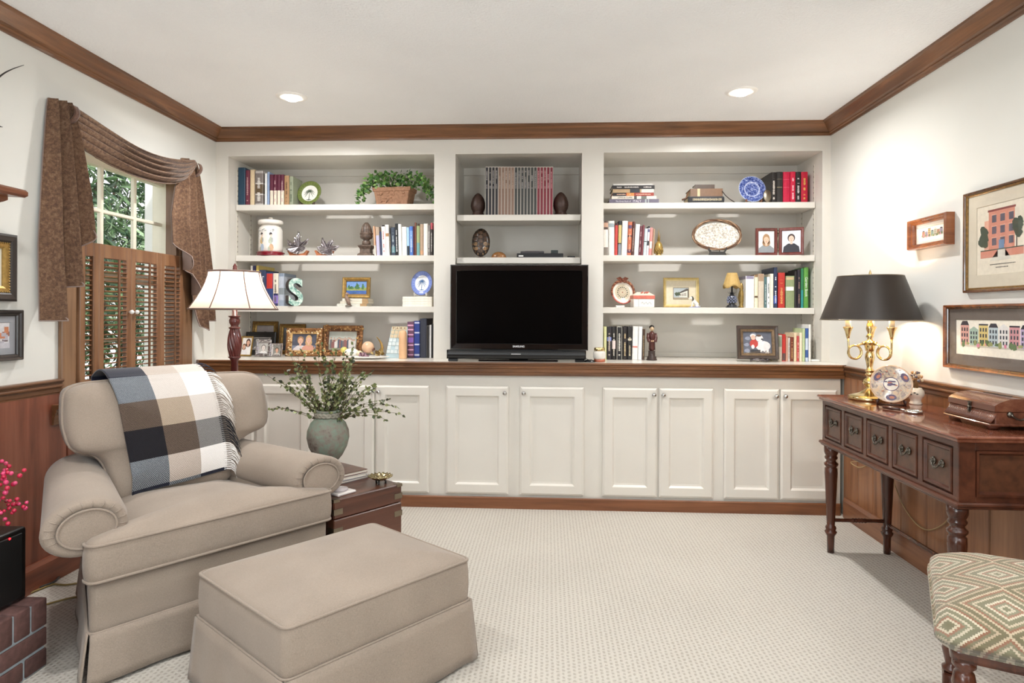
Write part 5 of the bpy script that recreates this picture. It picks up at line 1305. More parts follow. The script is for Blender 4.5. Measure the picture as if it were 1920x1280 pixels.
for a in [(1458.6, 1466.6, 628, '#d8cfc0', 'pale book partly behind the dark framed photo', dict(bands=[(.55, .95, '#9aa08c')])),
          (1467, 1473.6, 626.5, '#c4352f', 'bright red book right of the dark framed photo', dict(bands=[(.03, .3, '#5f4a48')])),
          (1474, 1477.4, 631, '#cfa08a', 'thin cream and red book beside the bright red one', {}),
          (1477.7, 1481.8, 633, '#d9d0c8', 'thin whitish book among the small red books', dict(mark='#8a7a70')),
          (1482.1, 1488.4, 632, '#7a3a2a', 'brown red book with gold lettering, right counter', dict(mark='#d0a870')),
          (1488.8, 1494, 624, '#e6d2b0', 'cream book right of the brown red one', {}),
          (1494.3, 1499, 630, '#c2504f', 'rose red book between two cream books', dict(mark='#f0c9c0')),
          (1499.3, 1504.4, 623.5, '#ece3cb', 'cream book left of the pale green one', {}),
          (1504.8, 1510, 615.5, '#bccb9e', 'pale green book, right counter', {}),
          (1510.3, 1516.2, 615.5, '#3f5f9f', 'blue and white book near the right bay edge', dict(bands=[(.35, .7, '#c8d4e6'), (0, .12, '#c8d4e6')])),
          (1516.5, 1521, 608, '#ebe9e4', 'tall white booklet at the right bay edge', dict(depth=.2))]:
    book(a[0], a[1], a[2], CT, YC3, a[3], a[4], g, yref=645, **a[5])

# flat-lying books facing out
def flatbook(x0, x1, ytop, ybot, Y, z, col, label, grp, bands=(), mark=None, title=None, depth=.17, name='book', yaw=0.0, pages=PAPER, rough=.45, z1=None, round_=False):
    X0, X1 = at_y(x0, (ytop + ybot) / 2, Y).x, at_y(x1, (ytop + ybot) / 2, Y).x; w = X1 - X0
    h = (at_y(x0, ytop, Y).z - at_y(x0, ybot, Y).z) if z1 is None else z1 - z
    t = thing(name, label, 'book', ((X0 + X1) / 2, Y, z), yaw, grp); Mb = T((X0 + X1) / 2, Y, z) @ Rz(yaw); b = min(.003, h * .14)
    mats = [paint(col, rough, .08, 50)]; m = MB(); cuts = sorted(set([0, 1] + [q for bd in bands for q in bd[:2]]))
    for a, c in zip(cuts[:-1], cuts[1:]):
        mi = 0
        for bd in bands:
            if bd[0] <= a and c <= bd[1]:
                q = paint(bd[2], rough, .05, 50)
                if q not in mats: mats.append(q)
                mi = mats.index(q)
        m.box(-w / 2 + a * w, 0, 0, -w / 2 + c * w, .005, h, M=Mb, mat=mi)
    m.box(-w / 2, .004, 0, w / 2, depth, b, M=Mb); m.box(-w / 2, .004, h - b, w / 2, depth, h, M=Mb)
    if round_: m.tube([(-w / 2, .004, h / 2), (w / 2, .004, h / 2)], h * .46, 16, Mb)
    m.build('cover', mats, t); MB().box(-w / 2 + .004, .006, b, w / 2 - .004, depth - .004, h - b, M=Mb).build('pages', pages, t)
    if mark:
        e = MB(); strips(e, Mb @ T(0, -.0008 - (h * .46 - .004 if round_ else 0), h / 2) @ Rx(PI / 2) @ Rz(PI / 2), h, w, int(x0), 0, .08, .9); e.build('spine_lettering', paint(mark, .4, .03), t)
    if title:
        for (txt, size, colr, tx) in title: text_mesh(txt, size, paint(colr, .4, .03), t, Mb @ T(tx * w, -.0012, h * .5) @ Rx(PI / 2))
    return h
g = 'stack of flat books on the top right shelf'; z = Z1; yf = YBOOK + .0
for a in [(1142.5, 1235.5, 370, 378, '#6c6577', 'grey-purple book about Italy, bottom of the flat stack', dict(title=[('The Great Book of', .013, '#f2eef4', -.22), ('ITALY', .021, '#f2eef4', .06)], bands=[(.72, .75, '#a8b0b0'), (.78, .80, '#a8b0b0')], depth=.24)),
          (1147, 1231, 364.4, 370, '#e6ded2', 'cream book on top of the grey-purple Italy book', dict(title=[('LEWIS & CLARK', .014, '#6a6058', -.2)], bands=[(.5, .56, '#4a4a4a'), (.66, .78, '#6a6f66')])),
          (1149, 1226, 358.6, 364.4, '#a0392c', 'black, orange and red book, middle of the flat stack', dict(bands=[(0, .32, '#262022'), (.34, .52, '#d89050')], mark='#e8c0a8')),
          (1149, 1226, 352, 358.6, '#b59a78', 'tan, black and white book, second from the top of the flat stack', dict(bands=[(.42, .66, '#34363c'), (.7, 1, '#d8d8d2')])),
          (1148, 1227.5, 345, 352, '#1d191a', 'black book on top of the flat stack, top right shelf', dict(mark='#cfc8c4'))]:
    h = flatbook(a[0], a[1], a[2], a[3], yf, z, a[4], a[5], g, **a[6]); z += h + .0008
flatbook(1150, 1224, 341.6, 344.6, yf + .01, z, '#e6e2dc', 'thin white booklet lying on the top right stack', g)
g = 'old leather books on the top right shelf'; z = Z1
h = flatbook(1291, 1357, 364.5, 377.5, YBOOK + .01, z, '#45464a', 'worn black leather book lying under the brown one', g, mark='#b0a488', pages=PAPER_T, yaw=.0, round_=True); z += h + .001
h = flatbook(1294.5, 1355, 350, 364.5, YBOOK + .015, z, '#74543a', 'cracked brown leather book lying on the black one', g, pages=PAPER_T, bands=[(.22, .30, '#c9b48c')], yaw=-.02); z += h + .001
flatbook(1303.5, 1340, 342.5, 350, YBOOK + .02, z, '#4c3b30', 'tiny thin book on top of the cracked brown leather book', g, depth=.09)
m = MB().tube([at_y(1354, 358, YBOOK), at_y(1360, 366, YBOOK - .005), at_y(1368, 373, YBOOK - .008), Vector((at_y(1377, 377, YBOOK).x, YBOOK - .008, Z1 + .003))], .003, 8); tag(m.build('leather_strap', paint('#2e211a', .5, .1)), 'dark leather strap trailing from the brown leather book onto the shelf', 'strap')
# loose leather scrap at the left
tag(MB().tube([at_y(1279, 374.5, YBOOK + .03), at_y(1286, 372, YBOOK + .03), at_y(1291, 361, YBOOK + .035), at_y(1294, 356, YBOOK + .04)], [.012, .010, .009, .003], 8, flat=.5).build('leather_flap', paint('#6b4630', .6, .2)), 'torn brown leather flap left of the old leather books', 'leather flap')
g = 'pale books under the little painting'; z = Z3
for (a, b, lab, c) in ((634, 690, 'pale grey-green book at the bottom under the small painting', '#cfcfc4'), (640, 693, 'cream book in the middle under the small painting', '#ddd6c4'), (644, 692, 'upper cream book directly under the small painting', '#e3dccb')):
    h = flatbook(a, b, 0, 4.7, YBOOK + .01, z, c, lab, g, bands=[(.78, 1, '#a98a62')], depth=.15); z += h + .0006
ZPA = z
g = 'white books under the blue palm plate'; z = Z3
for i, o in enumerate(('lowest', 'second lowest', 'second highest', 'highest')):
    h = flatbook(757 + (i % 2) * .6, 812, 0, 4.5, YBOOK + .01, z, '#efeadd', o + ' of the four white books under the blue palm plate', g, depth=.19); z += h + .0006
ZPL = z

# ================================================================ plates, jars and ornaments
def palm(col, r0):
    def ex(m, M_, r, mt=3):
        s = r0 * r
        m.poly([(-.03 * s, -.75 * s, .0052), (.05 * s, -.75 * s, .0052), (.03 * s, .2 * s, .0052), (-.01 * s, .2 * s, .0052)], M_, 3)
        for k in range(11):
            a = radians(-40 + 260 * k / 10); L = s * (.55 if 2 < k < 8 else .62); pts = []
            n_ = 6
            for i in range(n_ + 1): t = i / n_; w = .032 * s * sin(PI * (t * .8 + .1)); pts.append((L * t * cos(a), .2 * s + L * t * sin(a) - .30 * s * t * t, w))
            for i in range(n_):
                (x0, y0, w0), (x1, y1, w1) = pts[i], pts[i + 1]; px_, py_ = -sin(a), cos(a)
                m.add([(x0 + px_ * w0, y0 + py_ * w0, .0054 + .0001 * k), (x1 + px_ * w1, y1 + py_ * w1, .0054 + .0001 * k), (x1 - px_ * w1, y1 - py_ * w1, .0054 + .0001 * k), (x0 - px_ * w0, y0 - py_ * w0, .0054 + .0001 * k)], [(0, 1, 2, 3)], M_, 3)
        m.poly([(-.35 * s, -.78 * s, .0051), (0, -.86 * s, .0051), (.4 * s, -.78 * s, .0051), (0, -.72 * s, .0051)], M_, 3)
        for k in range(24):
            a = 2 * PI * k / 24; m.add([(r * q * cos(a + d), r * q * sin(a + d), .0105 if q > .8 else .0075) for q, d in ((.74, -.015), (.98, -.015), (.98, .015), (.74, .015))], [(0, 1, 2, 3)], M_, 2)
    return ex
gp = at_y(579, 381, 4.47); GP = [paint('#f1efe9', .15, .02, 20, coat=.5), paint('#6d7a3f', .2, .08, 60, coat=.5), paint('#4d5a2c', .2, .1, 60, coat=.5), paint('#4a5a48', .3, .1)]
pt, _ = disc_plate('palm_plate', 'green-rimmed plate painted with a palm tree, top left shelf', 'plate', (gp.x, 4.46, Z1 + .006), .089, radians(-6), radians(14), GP, [(.66, .003, 0), (.70, .005, 1), (.97, .011, 1), (1.0, .010, 2)], extra=palm(0, .72))
easel(pt, (gp.x, 4.46, Z1), radians(-6), .10, .09, .10, paint('#3a2418', .4, .1))
bp_ = at_y(790.5, 557, 4.46); BPm = [paint('#eef1f6', .15, .02, 20, coat=.5), paint('#7f93d6', .2, .12, 30, coat=.5), paint('#5a6fb8', .2, .1, 60, coat=.5), paint('#39679a', .3, .1)]
pt, _ = disc_plate('palm_plate', 'blue-rimmed plate painted with a palm tree on the white books', 'plate', (bp_.x, 4.45, ZPL + .005), .086, radians(-8), radians(10), BPm, [(.66, .003, 0), (.70, .005, 1), (.97, .011, 1), (1.0, .010, 2)], extra=palm(0, .7), sx=.88)
easel(pt, (bp_.x, 4.45, ZPL), radians(-8), .085, .09, .09, paint('#d8d4cc', .3, .05))
def willow(m, M_, r):
    rr = random.Random(31)
    for k in range(130):
        a = rr.uniform(0, 6.28); q = sqrt(rr.uniform(0, 1)) * r * .55; s = rr.uniform(.0025, .006); m.poly([(q * cos(a) + s * cos(b) * 1.2, q * sin(a) + s * .7 * sin(b), .0045 + .00001 * k) for b in [PI / 3 * j for j in range(6)]], M_, rr.choice((1, 1, 2, 0)))
    for k in range(90):
        a = rr.uniform(0, 6.28); q = rr.uniform(.66, .93) * r; s = rr.uniform(.003, .006); m.poly([(q * cos(a) + s * cos(b), q * sin(a) + s * .6 * sin(b), .0125 + .00001 * k) for b in [PI / 3 * j for j in range(6)]], M_, rr.choice((1, 2, 0)))
wp = at_y(1411.5, 378, 4.44); WPm = [paint('#c3cbe2', .15, .03, 20, coat=.5), transfer('transfer_blue', 75, '#27366f', '#4a5fa8', '#a9b6da'), transfer('transfer_pale', 110, '#3f549c', '#8c9ccd', '#d3daee')]
pt, _ = disc_plate('display_plate', 'blue and white transferware plate on a wooden stand, top right shelf', 'plate', (wp.x, 4.44, Z1 + .006), .092, radians(4), radians(12), WPm, [(.1, .003, 2), (.46, .003, 1), (.54, .004, 2), (.58, .005, 0), (.64, .007, 1), (.93, .012, 1), (.97, .012, 2), (1.0, .011, 0)])
easel(pt, (wp.x, 4.44, Z1), radians(4), .10, .085, .10, paint('#6b3d22', .35, .1))
q = at_y(1438, 377, 4.40); bo = thing('brass_oval', 'small brass oval standing between blue plate and black books', 'ornament', (q.x, 4.395, Z1))
MB().lathe([(0, -.004), (.028, -.003), (.031, 0), (.028, .004), (0, .006)], 30, T(q.x, 4.395, Z1 + .045) @ Rx(PI / 2 - .12) @ Matrix.Diagonal((.85, 1.4, 1, 1))).build('disc', BRASS_D, bo)
MB().box(-.015, -.005, 0, .015, .03, .006, M=T(q.x, 4.395, Z1), b=.002).build('foot', BRASS_D, bo)

# planter with greenery
pa = at_y(739, 381, 4.42); plx = (at_y(697, 360, 4.42).x + at_y(770, 360, 4.42).x) / 2; pw = at_y(770, 360, 4.42).x - at_y(699, 360, 4.42).x
ph = at_y(739, 350, 4.42).z - Z1
pl_ = thing('planter', 'rectangular terracotta planter with raised leaf relief, top left shelf', 'planter', (plx, 4.50, Z1))
Mp = T(plx + .006, 4.50, Z1) @ Rz(-.12); m = MB(); d = .14
loft(m, [[(x * s, y * s, z) for x, y in rrect(pw, d, .006, 2)] for s, z in ((.84, 0), (.97, ph * .78), (1.03, ph * .80), (1.06, ph), (.98, ph), (.95, ph * .85))], Mp, smooth=False, capt=True)
rr = random.Random(14)
for k in range(34):
    x = rr.uniform(-.44, .44) * pw * .9; z = rr.uniform(.12, .88) * ph; a = rr.uniform(0, 6.28); s = rr.uniform(.010, .018); t_ = .84 + .13 * z / ph
    yy = -d / 2 * t_ - .001
    m.add([(x * t_ - s * cos(a), yy, z - s * .8 * sin(a)), (x * t_ + s * .5 * sin(a), yy - .007, z - s * .4 * cos(a)), (x * t_ + s * cos(a), yy, z + s * .8 * sin(a)), (x * t_ - s * .5 * sin(a), yy - .007, z + s * .4 * cos(a))], [(0, 1, 2, 3)], Mp, 0, True)
    if k % 3 == 0: m.sphere((x * t_, yy - .001, z), s * .7, 8, 6, Mp, sc=(1, .5, 1))
m.build('pot', paint('#9a7359', .8, .22, 60, bump=.5), pl_)
gr = thing('trailing_plant', 'bushy trailing green foliage filling the terracotta planter', 'plant', (plx, 4.50, Z1 + ph))
ml = MB(); ms = MB(); r = random.Random(77); gx0, gx1 = at_y(668, 350, 4.42).x, at_y(811, 350, 4.42).x
for k in range(560):
    u = r.uniform(0, 1); x = gx0 + (gx1 - gx0) * u; e = abs(2 * u - 1); hh = .115 * (1 - e ** 4) * r.uniform(.1, 1)
    z = Z1 + ph * .95 + hh - (.11 * max(0, e - .62) / .38 * r.uniform(0, 1.35)); z = max(z, Z1 + .012); y = 4.47 + r.uniform(-.075, .11) * (1 - .4 * e)
    leafcard(ml, Vector((x, y, z)), Vector(((u - .5) * 1.6 + r.uniform(-.7, .7), r.uniform(-1, .4), r.uniform(-.5, 1.0))), r.uniform(.018, .036), r.choice((0, 0, 1, 2, 3)), r)
for k in range(14):
    x = gx0 + (gx1 - gx0) * (k + .5) / 14; ms.tube([(plx + (x - plx) * .35, 4.49, Z1 + ph * .7), (plx + (x - plx) * .75, 4.47, Z1 + ph + .05), (x, 4.46, Z1 + ph + .02)], .0015, 5)
ml.build('foliage', [paint('#4f7a3c', .4, .2), paint('#6d9a4e', .4, .2), paint('#8fb468', .4, .2), paint('#365c30', .4, .2)], gr); ms.build('stem', paint('#6a7a40', .6, .1), gr)
# jar with figures
jx = at_y(507.5, 440, 4.46).x; rj = (at_y(529, 440, 4.46).x - at_y(486, 440, 4.46).x) / 2; jt = at_y(507, 399, 4.46).z - Z2
jr = thing('porcelain_jar', 'white lidded porcelain jar painted with two figures on a red stand', 'jar', (jx, 4.46, Z2)); MJ = T(jx, 4.46, Z2)
MB().lathe([(0, 0), (rj * 1.12, 0), (rj * 1.22, .006), (rj * 1.05, .012), (rj * 1.18, .02), (rj * 1.16, .026), (0, .027)], 36, MJ).build('stand', paint('#7a1626', .2, .1, 20, coat=.4), jr)
hb = jt * .68
JM = [paint('#ece7df', .15, .02, 20, coat=.5)] + [paint(c, .2, .1, 60, coat=.4) for c in ('#3d3a3c', '#cdb07c', '#a9b9cc', '#cba581', '#dec6b4', '#b4bba8', '#a3a6a6')]
m = MB().lathe([(0, .028), (rj * .92, .028), (rj * .98, .034), (rj, .06), (rj, hb * .86), (rj * .9, hb * .96), (rj * .78, hb), (rj * .76, hb + .012), (0, hb + .012)], 40, MJ)
def onjar(x, z, rx, rz, mt, n=9):   # patch on the jar's front
    m.add([((rj + .0006 + .0001 * mt) * sin((x + rx * cos(a)) / rj), -(rj + .0006 + .0001 * mt) * cos((x + rx * cos(a)) / rj), z + rz * sin(a)) for a in [2 * PI * k / n for k in range(n)]], [tuple(range(n))], MJ, mt)
for fx_, c1, c2 in ((-.030, 2, 3), (.034, 6, 4)):
    onjar(fx_, hb * .72, .010, .011, 1); onjar(fx_ + .003, hb * .66, .007, .010, 5); onjar(fx_, hb * .50, .011, .026, c1); onjar(fx_ + .009, hb * .52, .006, .018, 7); onjar(fx_ - .010, hb * .47, .005, .014, c1); onjar(fx_ + .004, hb * .27, .015, .026, c2); onjar(fx_ - .012, hb * .22, .007, .016, 6)
rr = random.Random(4)
for k in range(26): onjar(rr.uniform(-.062, .062), hb * rr.uniform(.80, .88), rr.uniform(.003, .007), rr.uniform(.001, .003), 7)
for k in range(12): onjar(-.06 + rr.uniform(-.008, .008), hb * (.4 + .035 * k), .003, .005, 7)
m.build('body', JM, jr)
MB().lathe([(rj * .76, hb + .012), (rj * .98, hb + .013), (rj * 1.04, hb + .02), (rj * 1.04, hb + .036), (rj * .96, hb + .043), (rj * .4, hb + .048), (.012, hb + .05), (.010, hb + .053), (.016, hb + .058), (.014, hb + .064), (0, hb + .069)], 36, MJ).build('lid', JM[0], jr)
# pewter leaves in terracotta holders
LOBES = {7: [(0, 1), (.13, .84), (.08, .70), (.30, .80), (.25, .62), (.36, .50), (.97, .68), (.82, .44), (.46, .37), (.86, .26), (.58, .15), (.22, .12), (0, .02)], 5: [(0, 1), (.26, .84), (.18, .64), (.92, .86), (.78, .52), (.52, .42), (.88, .24), (.5, .10), (.15, .08), (0, .02)]}
def leaf_dish(px0, px1, ytop, label, lobes, rot):
    Y = 4.44; x = at_y((px0 + px1) / 2, 460, Y).x; w = at_y(px1, 460, Y).x - at_y(px0, 460, Y).x; h = at_y(px0, ytop, Y).z - Z2
    t = thing('leaf_ornament', label, 'ornament', (x, Y, Z2), 0, 'pewter leaves on the second left shelf'); M_ = T(x, Y, Z2)
    m = MB()
    hold = [(-w * .46, .036), (-w * .40, .020), (-w * .34, 0), (w * .34, 0), (w * .40, .020), (w * .46, .036), (w * .40, .040), (w * .26, .020), (0, .012), (-w * .26, .020), (-w * .40, .040)]
    m.prism(hold, -.022, .012, M_ @ Rx(PI / 2)); m.build('holder', paint('#a4623c', .6, .12, 60), t)
    # leaf outline: half-lobes mirrored, seated in the holder
    R_ = LOBES[lobes]; o = [(x * w * .52, y * h) for x, y in R_] + [(-x * w * .52 * (.96 + .08 * (i % 2)), (y - .05 * (0 < i < len(R_) - 1)) * h) for i, (x, y) in reversed(list(enumerate(R_)))][1:-1]
    o = densify(round_poly(o, .006, 2), .004); c0 = (0, h * .36); rings = []
    for s in (1, .8, .6, .4, .2, .03): rings.append([(c0[0] + (x_ - c0[0]) * s, -.004 + .018 * (1 - s) - .020 * s * abs(sin(2.5 * math.atan2(x_, y_ - c0[1]))) - .10 * (c0[1] + (y_ - c0[1]) * s - h * .5) * -1, c0[1] + (y_ - c0[1]) * s + .002) for x_, y_ in o])
    Mf = M_ @ T(0, -.012, .004) @ Ry(rot) @ Rx(-.14); loft(m := MB(), rings, Mf, capb=False)
    for x_, y_ in R_:
        if abs(x_) > .55 or y_ == 1: m.tube([(0, .004, h * .06), (0 if y_ == 1 else x_ * w * .12, .008, h * (.2 + .3 * y_)), (x_ * w * .5, -.018, y_ * h)], [.0028, .0022, .0008], 6, Mf); m.tube([(0, .004, h * .06), (0 if y_ == 1 else -x_ * w * .12, .008, h * (.2 + .3 * y_)), (-x_ * w * .48, -.018, y_ * h * .96)], [.0028, .0022, .0008], 6, Mf)
    m.build('leaf', PEWTER, t, solid=.002)
leaf_dish(538, 580, 434, 'larger pewter oak leaf standing in a terracotta holder, beside the jar', 7, 0)
leaf_dish(589, 627, 446, 'smaller pewter leaf in a terracotta holder, right of the larger leaf', 5, .5)
# finial bookend
def lathe_orn(name, label, cat, px, Y, z, prof, mat, parts='body', sq=None):
    x = at_y(px, 450, Y).x; t = thing(name, label, cat, (x, Y, z)); return t, T(x, Y, z), x
fx0 = at_y(687, 450, 4.43).x; hf = at_y(687, 417, 4.43).z - Z2; FB = paint('#5c4c42', .45, .5, 60, bump=.4, name='carved_stone_brown')
t = thing('finial_bookend', 'carved brown acorn finial bookend left of the leaning books', 'bookend', (fx0, 4.43, Z2)); MFb = T(fx0, 4.43, Z2)
m = MB(); loft(m, [[(x, y, z) for x, y in rrect(w, w, .002, 1)] for w, z in ((.100, 0), (.100, .008), (.094, .012), (.072, .020), (.070, .045), (.086, .058), (.096, .064), (.096, .070), (.06, .076))], MFb, smooth=False); m.build('plinth', FB, t)
m = MB().lathe([(.026, .074), (.030, .082), (.028, .10), (.020, .106), (.024, .114), (.040, .122), (.044, .135), (.040, .145), (.045, .150), (.045, .158), (.036, .162)], 28, MFb)
nl = 14
m.grid(56, 10, lambda u, v: ((.037 * cos(v * PI / 2 * .96) ** .55 * (1 + .06 * cos(nl * 2 * PI * u))) * cos(2 * PI * u), (.037 * cos(v * PI / 2 * .96) ** .55 * (1 + .06 * cos(nl * 2 * PI * u))) * sin(2 * PI * u), .160 + (hf - .160) * v), MFb, closed_u=True); m.build('finial', FB, t)
# letter S
sx = at_y(549.5, 550, 4.38).x; hs = at_y(550, 521, 4.38).z - Z3
t = thing('letter_s', 'thick dark letter S faced with teal glass mosaic on the third left shelf', 'letter', (sx, 4.38, Z3))
cu = bpy.data.curves.new('s', 'FONT'); cu.body = 'S'; cu.size = hs * 1.34; cu.align_x = 'CENTER'; cu.extrude = .026; cu.offset = .0065
tmp = bpy.data.objects.new('tmp', cu); COL.objects.link(tmp); me = bpy.data.meshes.new_from_object(tmp.evaluated_get(bpy.context.evaluated_depsgraph_get())); bpy.data.objects.remove(tmp)
zs_ = [v.co.y for v in me.vertices]; k_ = hs / (max(zs_) - min(zs_)); Ms = T(sx, 4.40, Z3) @ Rz(radians(44)) @ Rx(PI / 2) @ Matrix.Diagonal((.92 * k_, k_, 1, 1)) @ T(0, -min(zs_), 0)
face = me.copy(); me.transform(WM[t.name].inverted() @ Ms); me.materials.clear(); me.materials.append(paint('#2c211c', .5, .15, 40)); o = bpy.data.objects.new('letter_body', me); COL.objects.link(o); o.parent = t
def mosaic():
    n = NT('teal_mosaic'); v = n.coord(); br = n.n.new('ShaderNodeTexVoronoi'); br.inputs['Scale'].default_value = 75; n.link(v, br.inputs['Vector'])
    n.set(col=n.ramp(br.outputs['Color'], [(.2, lin('#6f9a90')), (.5, lin('#a9c8bd')), (.8, lin('#d8e6dc'))]), rough=.2); return n.m
bm = bmesh.new(); bm.from_mesh(face); bmesh.ops.delete(bm, geom=[f for f in bm.faces if f.normal.z < .9], context='FACES'); bm.to_mesh(face); bm.free()
face.transform(WM[t.name].inverted() @ Ms @ T(0, 0, .0008)); face.materials.clear(); face.materials.append(mosaic()); o = bpy.data.objects.new('mosaic_face', face); COL.objects.link(o); o.parent = t
# small painting and bird
def lake(m, M_, w, h):
    rect(m, M_, -w / 2, -h / 2, w / 2, h / 2, 0, 0); rect(m, M_, -w / 2, -h / 2, w / 2, -h * .18, .0002, 1); rect(m, M_, -w / 2, -h * .22, w / 2, h * .02, .0003, 2)
    r = random.Random(5)
    for x, hh in ((-.36, .2), (-.24, .12), (-.02, .34), (.08, .26), (.33, .3)):
        for k in range(7): blob(m, M_, x * w + r.uniform(-.05, .05) * w, h * (-.05 + hh * k / 7 * 1.2), w * .07 * (1 - k / 10), h * .07, .0004 + .00005 * k, 3 if k % 2 else 4, 8, .3, r)
    for k in range(12): blob(m, M_, r.uniform(-.45, .45) * w, r.uniform(-.46, -.22) * h, w * .08, h * .012, .0006, r.choice((0, 1, 4)), 8)
    return [paint(c, .5, .15, 60) for c in ('#6f93c9', '#3f63a8', '#8d9a5a', '#4f7a42', '#35603f')]
ca = at_y(669, 540, 4.46)
picture('small_painting', 'small gold-framed lake painting resting on the pale books', 'picture', face_y(ca.x, 4.46, ZPA + .075, .10), .195, .142, .026, .02, [GOLD, paint('#8a6a34', .4, .2, 60, .4)], None, lake, glassy=False)
bx = at_y(650, 565, 4.375).x
t = thing('bird_figurine', 'small brown and grey bird figurine in front of the small painting', 'figurine', (bx, 4.385, Z3))
m = MB().tube([(bx + .022, 4.385, Z3 + .002), (bx + .012, 4.385, Z3 + .022), (bx + .002, 4.385, Z3 + .045), (bx - .006, 4.385, Z3 + .066), (bx - .004, 4.385, Z3 + .08)], [.006, .012, .015, .011, .007], 12); m.sphere((bx - .001, 4.384, Z3 + .083), .011, 12, 8); m.tube([(bx + .008, 4.382, Z3 + .084), (bx + .022, 4.38, Z3 + .08)], [.004, .0008], 8)
m.build('body', paint('#8b7466', .5, .35, 60), t); MB().lathe([(0, 0), (.026, 0), (.022, .006), (0, .008)], 16, T(bx + .012, 4.385, Z3)).build('base', paint('#6d6258', .6, .2), t)
# ================================================================ left counter frames
def person_art(bg, people, floor=None):
    def art(m, M_, w, h):
        mats = [paint(bg, .6, .08, 30)]
        def mi(c):
            q = paint(c, .6, .06, 60)
            if q not in mats: mats.append(q)
            return mats.index(q)
        rect(m, M_, -w / 2, -h / 2, w / 2, h / 2, 0, 0)
        if floor: rect(m, M_, -w / 2, -h / 2, w / 2, -h * .2, .0001, mi(floor))
        z = .0003
        for (x, y, s, skin, hair, cloth, long) in people:
            s *= h; X, Y = x * w, y * h
            cl = lambda a, lo, hi: max(lo, min(hi, a))
            body = [(X - s * .95, -h / 2), (X - s * .85, Y - s * 1.0), (X - s * .35, Y - s * .62), (X + s * .35, Y - s * .62), (X + s * .85, Y - s * 1.0), (X + s * .95, -h / 2)]
            m.poly([(cl(a, -w / 2, w / 2), max(b, -h / 2), z) for a, b in body], M_, mi(cloth)); z += .0002
            blob(m, M_, X, Y + s * .06, s * .42, s * (.50 if not long else .62), z, mi(hair), 14)
            if long: blob(m, M_, X, Y - s * .35, s * .46, s * .45, z, mi(hair), 14)
            z += .0002; rect(m, M_, X - s * .13, Y - s * .7, X + s * .13, Y - s * .2, z, mi(skin)); blob(m, M_, X, Y - s * .06, s * .30, s * .40, z + .0001, mi(skin), 16)
            for e in (-1, 1): blob(m, M_, X + e * s * .12, Y, s * .035, s * .025, z + .0003, mi('#3a2c28'), 8)
            blob(m, M_, X, Y - s * .24, s * .09, s * .03, z + .0003, mi('#b06a60'), 8); m.poly([(X - s * .03, Y - s * .14, z + .0003), (X + s * .04, Y - s * .14, z + .0003), (X, Y - s * .0, z + .0003)], M_, mi('#c99a84')); z += .0006
        return mats
    return art
def crowd(m, M_, w, h):
    rect(m, M_, -w / 2, -h / 2, w / 2, h / 2, 0, 0); rect(m, M_, -w / 2, -h / 2, w / 2, -h * .2, .0001, 1); r = random.Random(2); z = .0003
    for k in range(16):
        x = (-.42 + .056 * k) * w; y = h * r.uniform(-.02, .14); c = r.choice((2, 3, 4, 5)); m.poly([(x - w * .04, -h * .4, z), (x - w * .045, y - h * .1, z), (x, y - h * .05, z), (x + w * .045, y - h * .1, z), (x + w * .04, -h * .4, z)], M_, c); blob(m, M_, x, y, w * .022, h * .05, z + .0001, 6, 10); blob(m, M_, x, y + h * .025, w * .024, h * .035, z + .00005, 7, 10); z += .0002
    return [paint(c, .6, .08, 40) for c in ('#b9bdb4', '#9a9a86', '#6f6a6c', '#d8d4d0', '#8a5a58', '#4f5a6a', '#c99f88', '#5a4438')]
def relief(parent, M_, w, h, fw, depth, mats, n, seed, size):
    r = random.Random(seed); m = MB()
    for k in range(n):
        s = r.choice(('l', 'r', 't', 'b')); u = r.uniform(-.5, .5); q = r.uniform(.15, .85) * fw
        x, y = {'l': (-w / 2 + q, u * h), 'r': (w / 2 - q, u * h), 't': (u * w, h / 2 - q), 'b': (u * w, -h / 2 + q)}[s]
        m.sphere((x, y, depth * .8), r.uniform(.5, 1) * size, 8, 5, M_ @ T(0, 0, 0), mat=r.randrange(len(mats)), sc=(1.4 if r.random() < .5 else .8, .9, .6))
    m.build('relief', mats, parent)
def fr(px0, px1, y0, y1, Y, lean=.17, yaw=0.0):
    a, b = at_y(px0, (y0 + y1) / 2, Y), at_y(px1, (y0 + y1) / 2, Y); w = (b.x - a.x) / cos(yaw); zt = at_y((px0 + px1) / 2, y0, Y).z; zb = at_y((px0 + px1) / 2, y1, Y).z
    return (a.x + b.x) / 2, w, zt, zb
def stand_frame(name, label, px0, px1, ytop, h, Y, zb, fw, depth, fmat, matc, art, lean=.17, yaw=0.0, matw=.012, bead=None, rel=None, group='framed photos on the left counter', glassy=True, dy=0):
    x, w, zt, _ = fr(px0, px1, ytop, ytop + 50, Y, lean, yaw)
    if h is None: h = (zt - zb) / cos(lean)
    M_ = T(x, Y, zb) @ Rz(yaw) @ Rx(PI / 2 - lean) @ T(0, h / 2 + .001, 0)
    t = picture(name, label, 'photo frame', M_, w, h, fw, depth, fmat, matc, art, matw, glassy, bead, group)
    # easel back
    MB().add([(-w * .12, -h * .45, -.002), (w * .12, -h * .45, -.002), (w * .08, h * .25, -.002), (-w * .08, h * .25, -.002)], [(0, 1, 2, 3)], M_).build('easel_back', IRON, t, solid=.003)
    if rel: relief(t, M_, w, h, fw, depth, *rel)
    return t
SK = '#d9a98f'
stand_frame('photo_frame', 'gold beaded frame with portrait, tallest at the back left of the counter', 472, 519, 603, None, 4.62, CT, .030, .022, [GOLD_D, GOLD], None, person_art('#a49a98', [(0, .02, .42, SK, '#4a3226', '#5a5560', False)]), lean=.14, bead=GOLD)
